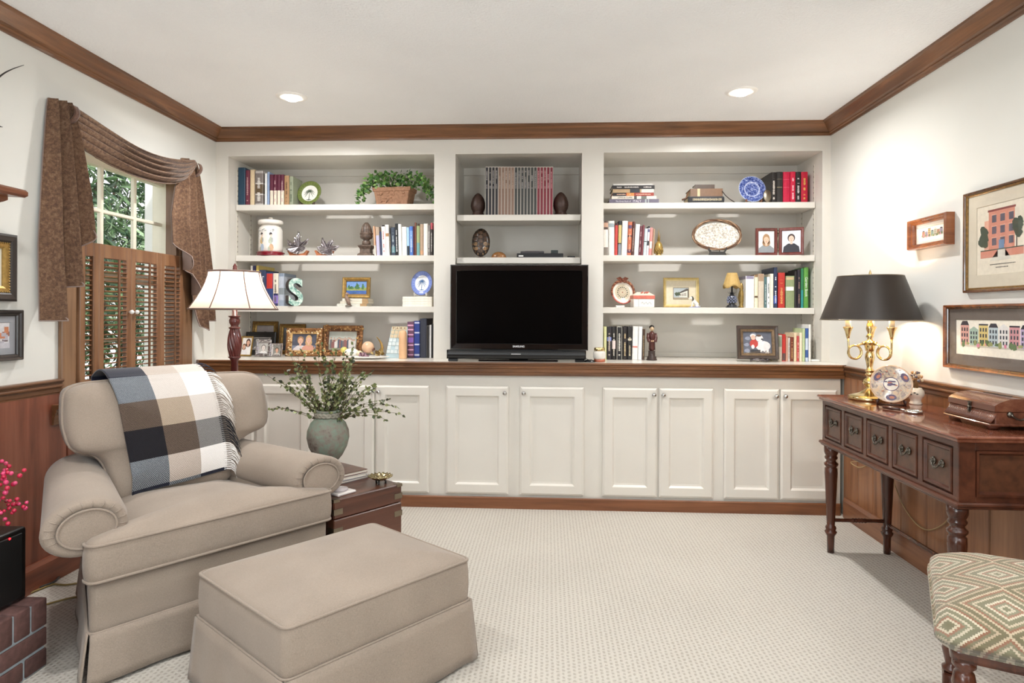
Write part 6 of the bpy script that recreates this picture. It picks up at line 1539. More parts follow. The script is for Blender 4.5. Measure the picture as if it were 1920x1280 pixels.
stand_frame('photo_frame', 'dark gold beaded frame partly hidden behind the couple photo', 523, 571.5, 608, None, 4.58, CT, .028, .022, [GOLD_D, GOLD], None, person_art('#6d7076', [(-.1, .05, .36, SK, '#3a2a22', '#3f4a60', False)]), lean=.14, bead=GOLD)
stand_frame('photo_frame', 'wide black frame with grey group photo, left counter', 460, 516, 623, None, 4.49, CT, .036, .018, BLACKP, paint('#8f8a88', .7, .05), person_art('#5b5a5c', [(-.2, 0, .4, SK, '#2a2422', '#d8d4d2', False), (.15, .05, .4, SK, '#3a2c24', '#3a3a42', False)]), lean=.18)
stand_frame('photo_frame', 'small gold arched frame with two smiling figures in white, beside the lamp post', 448.5, 472, 631, None, 4.36, CT, .010, .010, GOLD, None, person_art('#ece6e0', [(.15, .22, .34, SK, '#4a2c20', '#eeeae8', True), (-.25, -.02, .26, SK, '#7a5a40', '#e6e2e4', True)]), lean=.22, yaw=-.12)
stand_frame('photo_frame', 'small silver flower-bordered frame on the left counter', 479, 507.5, 637, None, 4.33, CT, .022, .010, PEWTER, None, person_art('#bdbab6', [(0, .05, .55, '#e0d6d0', '#8a8480', '#f0eeec', False)]), lean=.16, rel=([paint('#d3cfca', .25, .1, 40, .5), paint('#a8a29c', .3, .1, 40, .6)], 60, 3, .006))
stand_frame('photo_frame', 'tiny plain silver frame right of the flower-bordered one', 508.5, 529, 644, None, 4.335, CT, .014, .010, metal('silver', '#c9c6c6', .25), None, person_art('#8a8a84', [(0, .0, .5, SK, '#5a4a3a', '#c8c0b8', False)]), lean=.16, yaw=.08)
RELG = [paint('#8a5f36', .45, .3, 60, .3), paint('#c9a26a', .4, .2, 60, .4), paint('#5f3a20', .5, .2, 60, .2), paint('#e6d2ac', .4, .1, 60, .2)]
stand_frame('photo_frame', 'ornate gilded frame with a smiling couple, left counter', 536, 603, 616, None, 4.40, CT, .040, .020, [RELG[0], RELG[1]], None, person_art('#4f5260', [(-.16, .10, .48, '#e0b49c', '#a8805c', '#dcd4d6', False), (.18, .14, .46, '#e0b49c', '#cfa878', '#d49a86', True)], '#7a8296'), lean=.17, rel=(RELG, 190, 5, .0085))
stand_frame('photo_frame', 'ornate brown fruit-relief frame with a group photo, left counter', 604.5, 679, 611, None, 4.46, CT, .042, .022, [RELG[0], RELG[2]], None, crowd, lean=.17, rel=(RELG[:3] + [paint('#a8764a', .4, .2, 60)], 230, 6, .0095))
# shells and gourds on a white platter
px_ = at_y(683, 668, 4.20); ptx, pty = px_.x, 4.215
t = thing('platter', 'long white scalloped platter holding gourds and shells on the left counter', 'platter', (ptx, pty, CT))
a_ = (at_y(727, 668, 4.2).x - at_y(637, 668, 4.2).x) / 2
m = MB().grid(64, 6, lambda u, v: (ptx + a_ * (.3 + .7 * v) * cos(2 * PI * u) * (1 + .02 * cos(24 * PI * u) * v), pty + .075 * (.3 + .7 * v) * sin(2 * PI * u) * (1 + .03 * cos(24 * PI * u) * v), CT + .003 + .014 * v ** 2), closed_u=True)
m.add([(ptx + a_ * .3 * cos(2 * PI * k / 64), pty + .0225 * sin(2 * PI * k / 64), CT + .003) for k in range(64)], [tuple(range(64))]); m.build('dish', WHITE, t, solid=.003)
def blobthing(name, label, cat, px, py, Y, r, mat, sc=(1, 1, 1), z=None, extra=None, ribs=0):
    p = at_y(px, py, Y); p.z = max(p.z, CT + .010 + r * sc[2]) if z is None else z
    t = thing(name, label, cat, (p.x, Y, p.z - r * sc[2])); m = MB()
    m.grid(40, 14, lambda u, v: (p.x + r * sc[0] * max(.001, sin(PI * v)) * cos(2 * PI * u) * (1 + (.05 * cos(ribs * 2 * PI * u) if ribs else 0)), Y + r * sc[1] * max(.001, sin(PI * v)) * sin(2 * PI * u) * (1 + (.05 * cos(ribs * 2 * PI * u) if ribs else 0)), p.z - r * sc[2] * cos(PI * v)), closed_u=True)
    m.build('body', mat, t)
    if extra: extra(t, p)
    return t
def stemx(t, p): MB().tube([p + Vector((.02, 0, -.02)), p + Vector((.038, -.01, -.006))], [.012, .015], 10).build('stem', paint('#7a5244', .6, .2), t)
blobthing('gourd', 'round peach-coloured gourd on the white platter', 'gourd', 690, 650, 4.21, .040, paint('#e0b896', .35, .08, 20), extra=stemx, z=CT + .075)
blobthing('gourd', 'white ribbed gourd at the front left of the platter', 'gourd', 659, 660, 4.19, .030, paint('#eeebe2', .3, .04, 20), sc=(1.5, 1, .85), ribs=10)
blobthing('gourd', 'small yellow-green gourd at the left end of the platter', 'gourd', 645, 656, 4.22, .020, paint('#cfc46a', .35, .1, 30), sc=(1.1, 1, 1.05))
blobthing('gourd', 'cream knobbly gourd in the middle of the platter', 'gourd', 673, 662, 4.20, .022, paint('#d9cfae', .4, .15, 60), sc=(1.2, 1, .8), ribs=7)
m = MB(); rr = random.Random(8); q = at_y(682, 664, 4.17)
for k in range(22): m.sphere((q.x + rr.uniform(-.028, .028), 4.18 + rr.uniform(-.015, .02), CT + .018 + rr.uniform(0, .022)), rr.uniform(.006, .009), 9, 7, mat=k % 2)
gt = thing('grape_cluster', 'small cluster of dusky purple grapes on the white platter', 'grapes', (q.x, 4.18, CT + .01)); gb = m.build('grapes', [paint('#9a7a86', .3, .1), paint('#6f4f58', .3, .1)], gt); gb['kind'] = 'stuff'
c0 = [at_y(x_, y_, 4.23) for x_, y_ in ((708, 664), (716, 654), (714, 642), (706, 631))]
t = thing('cornucopia', 'golden curved horn ornament with leaves at the right of the platter', 'ornament', (c0[0].x, 4.23, CT + .012)); c0[0].z = CT + .028
m = MB(); pts = []
for k in range(21):
    u = k / 20 * 3; i = min(2, int(u)); f = u - i; a, b = c0[i], c0[i + 1]; pm = c0[i - 1] if i else a; pn = c0[i + 2] if i < 2 else b
    pts.append(.5 * ((2 * a) + (b - pm) * f + (2 * pm - 5 * a + 4 * b - pn) * f * f + (-pm + 3 * a - 3 * b + pn) * f ** 3))
m.tube(pts, [.016 * (1 - .88 * k / 20) * (1 + .10 * cos(k * 2.4)) for k in range(21)], 12); m.build('horn', GOLD, t)
m = MB(); rr = random.Random(3)
for k in range(16): leafcard(m, Vector((c0[0].x + rr.uniform(-.035, .03), 4.20 + rr.uniform(-.02, .03), CT + .018 + rr.uniform(0, .03))), Vector((rr.uniform(-1, 1), rr.uniform(-1, 0), rr.uniform(0, .8))), rr.uniform(.025, .04), k % 2, rr)
m.build('leaf', [GOLD, paint('#d9c38a', .35, .15, 40, .3)], t)
# tile board
tb = at_y(744, 640, 4.34)
x, w, zt, _ = fr(732, 764, 612, 668, 4.34); hb_ = (zt - CT)
M_ = T(x - .008, 4.33, CT) @ Rz(-.05) @ Rx(PI / 2 - .16) @ T(0, hb_ / 2, 0)
t = thing('letter_tile_board', 'pale blue board of letter tiles spelling PARK along its top', 'board', (x, 4.33, CT)); w *= 1.05
m = MB(); m.add([(-w * .68, -hb_ / 2, 0), (w * .5, -hb_ / 2, 0), (w * .5, hb_ / 2, 0), (-w * .40, hb_ / 2, 0), (-w * .68, -hb_ / 2, -.006), (w * .5, -hb_ / 2, -.006), (w * .5, hb_ / 2, -.006), (-w * .40, hb_ / 2, -.006)], [(0, 1, 2, 3), (7, 6, 5, 4), (0, 4, 5, 1), (1, 5, 6, 2), (2, 6, 7, 3), (3, 7, 4, 0)], M_); m.build('board', paint('#b9cfd6', .5, .08, 30), t)
tw_ = w * .86 / 4; m = MB()
for k in range(4): m.box(-w * .38 + k * tw_, hb_ * .39, .0002, -w * .38 + (k + .9) * tw_, hb_ * .39 + tw_ * .95, .004, M=M_, b=.0008)
for j in range(1, 7):
    y = hb_ * .39 - j * hb_ * .125; off = -.04 * j * w
    for k in range(4):
        if (j * 5 + k * 3) % 7: m.box(-w * .38 + off + k * tw_, y, .0002, -w * .38 + off + (k + .88) * tw_, y + tw_ * .9, .0035, M=M_, b=.0008, mat=0 if j < 3 else 1)
m.build('tile', [paint('#d8c6a4', .5, .06, 60), paint('#dbe6e8', .5, .06, 60)], t)
for k, ch in enumerate('PARK'): text_mesh(ch, tw_ * .85, paint('#5a2f28', .5, .05), t, M_ @ T(-w * .38 + (k + .45) * tw_, hb_ * .39 + tw_ * .48, .0046), 'letter')
cx_ = at_y(755.5, 640, 4.27).x; zt = at_y(755, 619, 4.27).z - CT
t = thing('pillar_candle', 'peach rounded pillar beside the purple album, left counter', 'candle', (cx_, 4.27, CT))
MB().lathe([(0, 0), (.025, 0), (.026, .004), (.026, zt - .022), (.022, zt - .008), (.012, zt - .001), (0, zt)], 28, T(cx_, 4.27, CT)).build('body', paint('#e0b48a', .5, .08, 12), t)

# ================================================================ middle bay
for px, lab, yt in ((896.5, 'dark brown acorn bookend left of the magazines', 362), (1051.5, 'dark brown acorn bookend right of the magazines', 360)):
    x = at_y(px, 380, 4.40).x; h = at_y(px, yt, 4.40).z - SHM['t']; t = thing('acorn_bookend', lab, 'bookend', (x, 4.40, SHM['t']), 0, 'acorn bookends'); k = h / .137
    MB().lathe([(r * k, z * k) for r, z in ((0, 0), (.040, 0), (.041, .006), (.034, .014), (.030, .024), (.033, .030), (.040, .045), (.043, .060), (.042, .078), (.034, .104), (.020, .125), (.008, .135), (0, .137))], 36, T(x, 4.40, SHM['t'])).build('body', paint('#3f2a22', .5, .3, 120, bump=.4, name='bookend_brown'), t)
# turtle shells
tx_ = at_y(902, 455, 4.41).x; hT = at_y(902, 428, 4.41).z - SHM['b']
t = thing('turtle_shell', 'large dark turtle shell standing upright on a small base, middle shelf', 'turtle shell', (tx_, 4.41, SHM['b'])); Mt = T(tx_, 4.40, SHM['b'] + hT * .53) @ Rx(PI / 2 - .1)
TS = [paint('#4a3526', .25, .6, 60, coat=.4, name='shell_brown'), paint('#221711', .3, .2, 40, coat=.3), paint('#86694a', .25, .6, 60, coat=.4, name='shell_tan')]
wT, hh = .062, hT * .47
m = MB().grid(40, 10, lambda u, v: (wT * (1 - .06 * sin(2 * PI * u)) * sin(PI / 2 * v) * cos(2 * PI * u), hh * sin(PI / 2 * v) * sin(2 * PI * u), .032 * cos(PI / 2 * v)), Mt, closed_u=True, mat=1); m.grid(40, 3, lambda u, v: (wT * (1 - .4 * v) * cos(2 * PI * u), hh * (1 - .4 * v) * sin(2 * PI * u), -.002 - .01 * v), Mt, closed_u=True, mat=1)
def scute(cx, cy, rx, ry, mt, n=7):
    m.add([(cx + rx * cos(2 * PI * k / n + .4), cy + ry * sin(2 * PI * k / n + .4), .0022 + .032 * sqrt(max(0, 1 - ((cx + rx * cos(2 * PI * k / n + .4)) / wT) ** 2 - ((cy + ry * sin(2 * PI * k / n + .4)) / hh) ** 2))) for k in range(n)], [tuple(range(n))], Mt, mt)
for i in range(5): scute(0, hh * (-.64 + .32 * i), wT * .30, hh * .155, 0, 6)
for s in (-1, 1):
    for i in range(4): scute(s * wT * (.56 - .06 * abs(i - 1.5)), hh * (-.48 + .32 * i), wT * .24, hh * .148, 2 if i < 2 else 0, 6)
    for i in range(8): scute(s * wT * .90 * cos((i - 3.5) * .36), hh * .90 * sin((i - 3.5) * .36), wT * .075, hh * .085, 2 if i < 4 else 0, 6)
m.build('shell', TS, t); MB().lathe([(0, 0), (.038, 0), (.034, .008), (.02, .012), (0, .014)], 20, T(tx_, 4.41, SHM['b'])).build('base', paint('#4a3424', .5, .2), t)
x = at_y(935, 475, 4.38).x
t = thing('turtle_shell', 'small golden brown turtle shell lying beside the large one', 'turtle shell', (x, 4.40, SHM['b'])); m = MB().grid(32, 10, lambda u, v: (x + .051 * sin(PI / 2 * v) * cos(2 * PI * u), 4.40 + .042 * sin(PI / 2 * v) * sin(2 * PI * u), SHM['b'] + .006 + .040 * cos(PI / 2 * v)), closed_u=True)
m.grid(32, 2, lambda u, v: (x + .054 * cos(2 * PI * u), 4.40 + .045 * sin(2 * PI * u), SHM['b'] + .008 * v), closed_u=True); m.build('shell', paint('#8a5f38', .25, .4, 45, coat=.4, name='shell_gold'), t)
# media boxes
def dev(name, label, cat, px0, px1, yt, yb, Y, z, d, mat, b=.002, yaw=0):
    a, c = at_y(px0, (yt + yb) / 2, Y).x, at_y(px1, (yt + yb) / 2, Y).x; h = at_y(px0, yt, Y).z - at_y(px0, yb, Y).z; t = thing(name, label, cat, ((a + c) / 2, Y + d / 2, z), yaw)
    MB().box(-(c - a) / 2, -d / 2, 0, (c - a) / 2, d / 2, h, b=b, M=T((a + c) / 2, Y + d / 2, z) @ Rz(yaw)).build('case', mat, t); return t, (a + c) / 2, c - a, h
zb = SHM['b']
t, xx, ww, h0 = dev('media_player', 'flat black media player on the middle shelf above the television', 'media player', 969, 1056, 473, 481.5, 4.35, zb, .22, PLASTIC)
e = MB(); e.box(xx - ww * .46, 4.3488, zb + h0 * .3, xx - ww * .36, 4.3502, zb + h0 * .55); e.build('badge', WHITE, t); e = MB(); e.box(xx - ww * .5, 4.349, zb + h0 * .12, xx + ww * .5, 4.3502, zb + h0 * .18); e.build('trim_strip', paint('#4a4a4e', .3, .05), t)
t, x1_, w1_, _ = dev('game_controller', 'flat grey gadget lying on the black media player', 'gadget', 976, 1020, 468, 473, 4.40, zb + h0 + .0006, .10, paint('#3a3638', .35, .1)); 
m = MB(); m.box(x1_ - w1_ * .3, 4.41, zb + h0 + .018, x1_ + w1_ * .3, 4.47, zb + h0 + .021, b=.001); m.build('buttons', paint('#6a5458', .4, .1), t)
dev('black_box', 'small dark box on the right end of the media player', 'box', 1033, 1046.5, 466, 473, 4.40, zb + h0 + .0006, .06, paint('#26302e', .4, .1))
dev('receiver_puck', 'little black puck on the middle shelf right of the media player', 'receiver', 1064, 1078, 477.5, 481.5, 4.37, zb, .05, PLASTIC)
# ---------------------------------------------------------------- television
xa, xb_ = at_y(845, 575, 4.15).x, at_y(1102, 575, 4.15).x; z0_, z1_ = at_y(975, 655, 4.15).z, at_y(975, 497, 4.15).z
tv = thing('television', 'glossy black flat television on the counter in front of the middle bay', 'television', ((xa + xb_) / 2, 4.18, CT)); tc = (xa + xb_) / 2; W_, H_ = xb_ - xa, z1_ - z0_
GL = paint('#08080a', .08, .05, 10, coat=.6, name='gloss_black')
MTV = face_y(tc, 4.15, (z0_ + z1_) / 2, 0, 0)
MB().ring(W_, H_, [(0, -.055), (0, -.004), (.003, 0), (.034, -.001), (.038, -.006)], MTV).build('bezel', GL, tv)
sW, sH = W_ - .076, H_ - .076
def screen_mat():
    n = NT('tv_screen'); n.set(col=(.0015, .0015, .0017, 1), rough=.06, spec=.12); return n.m
MB().box(-sW / 2 - .002, -sH / 2 - .002, -.012, sW / 2 + .002, sH / 2 + .002, -.006, M=MTV).build('screen', screen_mat(), tv)
m = MB(); m.ring(W_ + .008, H_ + .008, [(0, -.05), (0, -.006), (.004, -.004), (.004, -.05)], MTV); m.build('edge_trim', paint('#6f7072', .2, .05, 20, .6), tv)
text_mesh('SAMSUNG', .0165, paint('#e8e8ea', .3, .02), tv, MTV @ T(0, -H_ / 2 + .019, .0006), 'logo', .0004)
m = MB(); m.box(-.06, -.02, 0, .06, .02, .08, M=T(tc, 4.18, CT + .01)); m.box(-.25, -.10, 0, .25, .075, .012, b=.004, M=T(tc, 4.17, CT)); m.build('stand', GL, tv)
sa, sb = at_y(838.5, 663, 4.055).x, at_y(1098, 663, 4.055).x; zz0, zz1 = CT + .014, at_y(970, 656, 4.055).z
sbar = thing('soundbar', 'long black soundbar standing in front of the television', 'soundbar', ((sa + sb) / 2, 4.085, CT))
m = MB(); zc, rz = (zz0 + zz1) / 2, (zz1 - zz0) / 2
sec = [(4.083 - .03 * cos(q), zc + rz * sin(q) * .98) for q in [-PI / 2 + PI * k / 8 for k in range(9)]] + [(4.105, zz1 - .002), (4.105, zz0 + .002)]
n = len(sec); vs = [(x_, y, z) for x_ in (sa, sb) for y, z in sec]; m.add(vs, [tuple(range(n)), tuple(reversed(range(n, 2 * n)))] + [(i, (i + 1) % n, n + (i + 1) % n, n + i) for i in range(n)], None, 0, False); m.build('body', paint('#17181a', .35, .25, 220, name='speaker_cloth'), sbar)
m = MB()
for s in (sa + .035, sb - .035): m.box(s - .03, 4.06, CT, s + .03, 4.10, zz0 + .004, b=.003)
m.build('foot', PLASTIC, sbar); e = MB(); e.box((sa + sb) / 2 - .03, 4.0515, zc + .002, (sa + sb) / 2 + .03, 4.053, zc + .007); e.build('badge', paint('#b9babc', .3, .05), sbar)
for s in (sa, sb): MB().box(s - .003, 4.054, zz0 + .002, s + .003, 4.104, zz1 - .001, b=.002).build('end_cap', GL, sbar)
# dark puck with wire
q = at_z(1103, 676, CT); t = thing('cable_puck', 'small black puck with wire right of the soundbar', 'receiver', (q.x, 4.08, CT))
MB().grid(24, 8, lambda u, v: (q.x + .036 * sin(PI / 2 * v) * cos(2 * PI * u), 4.085 + .026 * sin(PI / 2 * v) * sin(2 * PI * u), CT + .018 * cos(PI / 2 * v)), closed_u=True).build('body', PLASTIC, t)
MB().tube([(q.x - .01, 4.09, CT + .015), (q.x - .035, 4.12, CT + .035), (q.x - .05, 4.16, CT + .02), (q.x - .06, 4.22, CT + .004)], .0018, 6).build('wire', PLASTIC, t)
# candle jar
x = at_y(1124, 665, 4.12).x; rj = (at_y(1136, 665, 4.12).x - at_y(1112, 665, 4.12).x) / 2; hj = at_y(1124, 651, 4.12).z - CT
t = thing('candle_jar', 'small glass candle jar with gold lid beside the television', 'candle', (x, 4.12, CT)); Mc = T(x, 4.12, CT)
MB().lathe([(0, 0), (rj * .86, 0), (rj * .92, .004), (rj * .9, hj * .2), (0, hj * .2)], 30, Mc).build('base_band', paint('#a4583c', .3, .15, 30, coat=.4), t)
MB().lathe([(rj * .88, hj * .2), (rj, hj * .32), (rj, hj * .62), (rj * .82, hj * .76), (0, hj * .76)], 30, Mc).build('glass', paint('#dedad2', .12, .05, 20, coat=.5), t)
MB().lathe([(rj * .80, hj * .76), (rj * .86, hj * .78), (rj * .86, hj * .97), (rj * .7, hj), (0, hj)], 30, Mc).build('lid', BRASS, t)

# ================================================================ right bay ornaments
x = at_y(1229, 450, 4.39).x; h = at_y(1229, 427, 4.39).z - Z2
t = thing('pineapple_bookend', 'gold pineapple bookend at the end of the second right shelf books', 'bookend', (x + .018, 4.40, Z2)); Mx = T(x + .024, 4.41, Z2)
m = MB().lathe([(0, 0), (.022, 0), (.022, .006), (.016, .010), (.025, .03), (.028, .05), (.024, .075), (.012, .092), (0, .096)], 24, Mx)
for j in range(7):
    for k in range(10): a = 2 * PI * (k + .5 * (j % 2)) / 10; z = .018 + .0105 * j; r_ = .0275 * sin(PI * min(1, .25 + z / .125)); m.sphere((r_ * cos(a), r_ * sin(a), z), .0055, 6, 5, Mx)
for k in range(9):
    a = 2 * PI * k / 9; m.add([(.008 * cos(a - .5), .008 * sin(a - .5), .09), (.008 * cos(a + .5), .008 * sin(a + .5), .09), (.016 * cos(a), .016 * sin(a), .125 + .03 * (k % 3) * .5)], [(0, 1, 2)], Mx)
for k in range(5): a = 2 * PI * k / 5; m.add([(.005 * cos(a - .6), .005 * sin(a - .6), .1), (.005 * cos(a + .6), .005 * sin(a + .6), .1), (.005 * cos(a), .005 * sin(a), h)], [(0, 1, 2)], Mx)
m.build('body', paint('#a88a4c', .4, .3, 60, .5, name='old_gold'), t)
# oval platter in a twig rim
x = at_y(1344, 442, 4.43).x; zc = at_y(1344, 442, 4.43).z; a_ = (at_y(1388, 442, 4.43).x - at_y(1300, 442, 4.43).x) / 2; b_ = at_y(1344, 416, 4.43).z - zc
t = thing('oval_platter', 'oval mother-of-pearl platter with twig rim on a black stand', 'platter', (x, 4.43, Z2)); Mo = T(x, 4.43, zc) @ Rx(PI / 2 - .12)
def pearl():
    n = NT('mother_of_pearl'); v = n.coord(); vo = n.n.new('ShaderNodeTexVoronoi'); vo.inputs['Scale'].default_value = 120; n.link(v, vo.inputs['Vector'])
    n.set(col=n.ramp(vo.outputs['Color'], [(.2, lin('#a59d92')), (.5, lin('#c4beb4')), (.8, lin('#dcd8cf'))]), rough=.18, coat=.4); return n.m
MB().lathe([(0, .0), (.86, .0), (.95, .006), (.96, .0), (.9, -.006), (0, -.008)], 56, Mo @ Matrix.Diagonal((a_, b_, 1, 1))).build('dish', pearl(), t)
m = MB(); rr = random.Random(4)
for k in range(9):
    ph = rr.uniform(0, 6); q = rr.uniform(.95, 1.06); m.tube([(a_ * q * (1 + .025 * sin(3 * a + ph)) * cos(a), b_ * q * (1 + .05 * sin(4 * a + ph)) * sin(a) + (.014 if sin(a) > .2 else 0) * sin(a), .004 + .007 * sin(5 * a + ph)) for a in [2 * PI * i / 60 for i in range(60)]], rr.uniform(.002, .0042), 6, Mo, closed=True, mat=k % 3)
m.build('twig_rim', [paint('#7a5c44', .7, .25, 40), paint('#a38468', .7, .25, 40), paint('#5f4331', .7, .25, 40)], t)
m = MB(); Me = T(x, 4.43, Z2)
m.prism([(-.062, 0), (.062, 0), (.055, .010), (.050, .022), (.062, .040), (.060, .054), (.052, .052), (.050, .036), (.038, .027), (-.038, .027), (-.050, .036), (-.052, .052), (-.060, .054), (-.062, .040), (-.050, .022), (-.055, .010)], .012, .024, Me @ Rx(PI / 2)); m.box(-.04, -.012, 0, .04, .06, .006, M=Me, b=.001)
for s in (-1, 1): m.tube([(s * .03, .055, .004), (s * .03, .03, .08)], .003, 6, Me)
m.build('stand', IRON, t)
# double portrait frame
MAH = wood('frame_mahogany', '#3f1512', '#5f2620', '#7a3a30', 'z', 6, .25, .4)
hD = at_y(1437, 428, 4.42).z - Z2; xL0, xL1 = at_y(1416.5, 450, 4.42).x, at_y(1457, 450, 4.42).x; xR1 = at_y(1500.5, 450, 4.36).x
t = thing('double_photo_frame', 'hinged mahogany frame holding two portraits of women, second right shelf', 'photo frame', (xL1 + .004, 4.43, Z2))
W1 = xL1 - xL0; hin = xL1 + .009; W2 = .152
for (xc, yc, yaw, art_) in ((xL1 - W1 / 2, 4.42, 0.0, person_art('#d9dbdc', [(0, .1, .40, '#e0b8a0', '#a58260', '#8d9296', True)])), (hin + W2 / 2 * cos(radians(22)) + .004, 4.42 - W2 / 2 * sin(radians(22)) + .003, radians(-22), person_art('#d3d5de', [(0, .14, .38, '#e3c0ae', '#3a2a28', '#2a2a34', False)]))):
    M_ = T(xc, yc, Z2 + hD / 2 + .001) @ Rz(yaw) @ Rx(PI / 2); w = W1 if yaw == 0 else W2; f = .019
    fo = MB().ring(w, hD, [(0, -.008), (0, .006), (.004, .009), (f * .7, .008), (f, .003)], M_).build('frame_leaf', MAH, t)
    m = MB(); ms = art_(m, M_ @ T(0, 0, .0), w - 2 * f, hD - 2 * f); m.build('portrait', ms, fo)
m = MB()
for z in (.03, hD - .035): m.tube([(hin - .003, 4.418, Z2 + z), (hin - .003, 4.418, Z2 + z + .02)], .0055, 10)
m.tube([(hin - .003, 4.419, Z2 + .02), (hin - .003, 4.419, Z2 + hD - .02)], .0035, 8); m.build('hinge', BRASS_D, t)
# third shelf: bow plate, house box, framed sketch, dog, mini lamp, gold figure
bpX = at_y(1168, 545, 4.47).x; rB = (at_y(1192, 545, 4.47).x - at_y(1145.5, 545, 4.47).x) / 2
BM = [paint('#cfc2a8', .2, .05, 20, coat=.4), paint('#f0e8dc', .2, .03, 20, coat=.4), paint('#c4675a', .3, .1, 40, coat=.3), paint('#4c4a38', .4, .1), paint('#8a3a2e', .4, .2)]
def bowart(m, M_, r):
    for k in range(16): a = 2 * PI * k / 16; blob(m, M_, r * .42 * cos(a), r * .42 * sin(a), r * .055, r * .055, .0052, 3, 8)
    for k in range(24): a = 2 * PI * k / 24; blob(m, M_, r * .28 * cos(a), r * .28 * sin(a), r * .02, r * .02, .0052, 4, 6)
    blob(m, M_, 0, 0, r * .05, r * .05, .0052, 4, 8)
pt, Mbp = disc_plate('bow_plate', 'cream plate with braided red rim and bow, third right shelf', 'plate', (bpX, 4.47, Z3 + .016), rB, radians(10), radians(10), BM, [(.66, .004, 0), (.70, .006, 1), (.86, .012, 1), (.90, .013, 2), (1.0, .014, 2)], extra=bowart, sx=.96)
m = MB()
for ph in (0, PI): m.tube([(rB * .93 * cos(a) + .0, rB * .93 * sin(a) + .004 * sin(16 * a + ph), .016 + .004 * cos(16 * a + ph)) for a in [radians(-15 + 210 * k / 110) for k in range(111)]], .0065, 8, Mbp, mat=0 if ph else 1)
for s in (-1, 1): m.tube([(0, rB * .98, .02), (s * .018, rB * 1.16, .022), (s * .036, rB * 1.10, .022), (s * .022, rB * .98, .022), (0, rB * .98, .02)], [.006, .009, .008, .007, .005], 8, Mbp); m.tube([(0, rB * .96, .022), (s * .014, rB * .8, .02), (s * .03, rB * .78, .02)], [.005, .006, .002], 8, Mbp)
m.sphere((0, rB * .98, .024), .011, 10, 8, Mbp); m.build('braid_and_bow', [paint('#7d4632', .5, .3, 60), paint('#a06a4c', .5, .3, 60)], pt)
MB().box(-.03, -.02, 0, .03, .03, .012, b=.003, M=T(bpX - .02, 4.465, Z3)).build('foot', WHITE, pt)
h0x, h1x = at_y(1185, 565, 4.395).x, at_y(1226.5, 565, 4.395).x; hH = at_y(1205, 560, 4.395).z - Z3; xm = (h0x + h1x) / 2; wH = h1x - h0x
t = thing('house_box', 'white ceramic house-shaped box with coral roof beside the bow plate', 'box', (xm, 4.43, Z3)); Mh = T(xm, 4.43, Z3) @ Rz(.12)
m = MB(); m.box(-wH * .48, -.045, 0, wH * .48, .045, hH, M=Mh, b=.002); m.build('body', paint('#f0ebe4', .25, .03, 20, coat=.3), t)
hr = at_y(1205, 546, 4.395).z - Z3
m = MB(); m.add([(-wH * .5, -.048, hH), (wH * .5, -.048, hH), (wH * .5, .048, hH), (-wH * .5, .048, hH), (-wH * .5, -.048, hH + .022), (wH * .5, -.048, hH + .022), (wH * .5, .048, hH + .022), (-wH * .5, .048, hH + .022)], [(0, 1, 2, 3), (0, 1, 5, 4), (1, 2, 6, 5), (2, 3, 7, 6), (3, 0, 4, 7)], Mh, 0)
m.add([(-wH * .5, -.048, hH + .022), (wH * .5, -.048, hH + .022), (wH * .5, .048, hH + .022), (-wH * .5, .048, hH + .022), (-wH * .25, 0, hr - .004), (wH * .3, 0, hr - .004)], [(0, 1, 5, 4), (1, 2, 5), (2, 3, 4, 5), (3, 0, 4)], Mh, 1)
for k, (a, b) in enumerate(((-.1, -.02), (.05, -.03), (.15, -.015))): m.tube([(wH * a, -.02, hr - .012), (wH * (a + .1), -.025, hr - .002)], .004, 6, Mh, mat=0)
m.build('lid', [paint('#d0705f', .4, .12, 40), paint('#efe0cc', .4, .06, 40)], t)
m = MB(); rr = random.Random(6)
for k in range(14): x_ = -wH * .12 + wH * .45 * k / 13; m.sphere((x_, -.0455, hH * .5 + .006 * sin(k * 1.3)), .0022, 6, 5, Mh)
m.box(-wH * .26, -.0462, .002, -wH * .25, -.0448, hH - .002, M=Mh); m.build('painted_vine', paint('#8a8f9a', .4, .1), t)
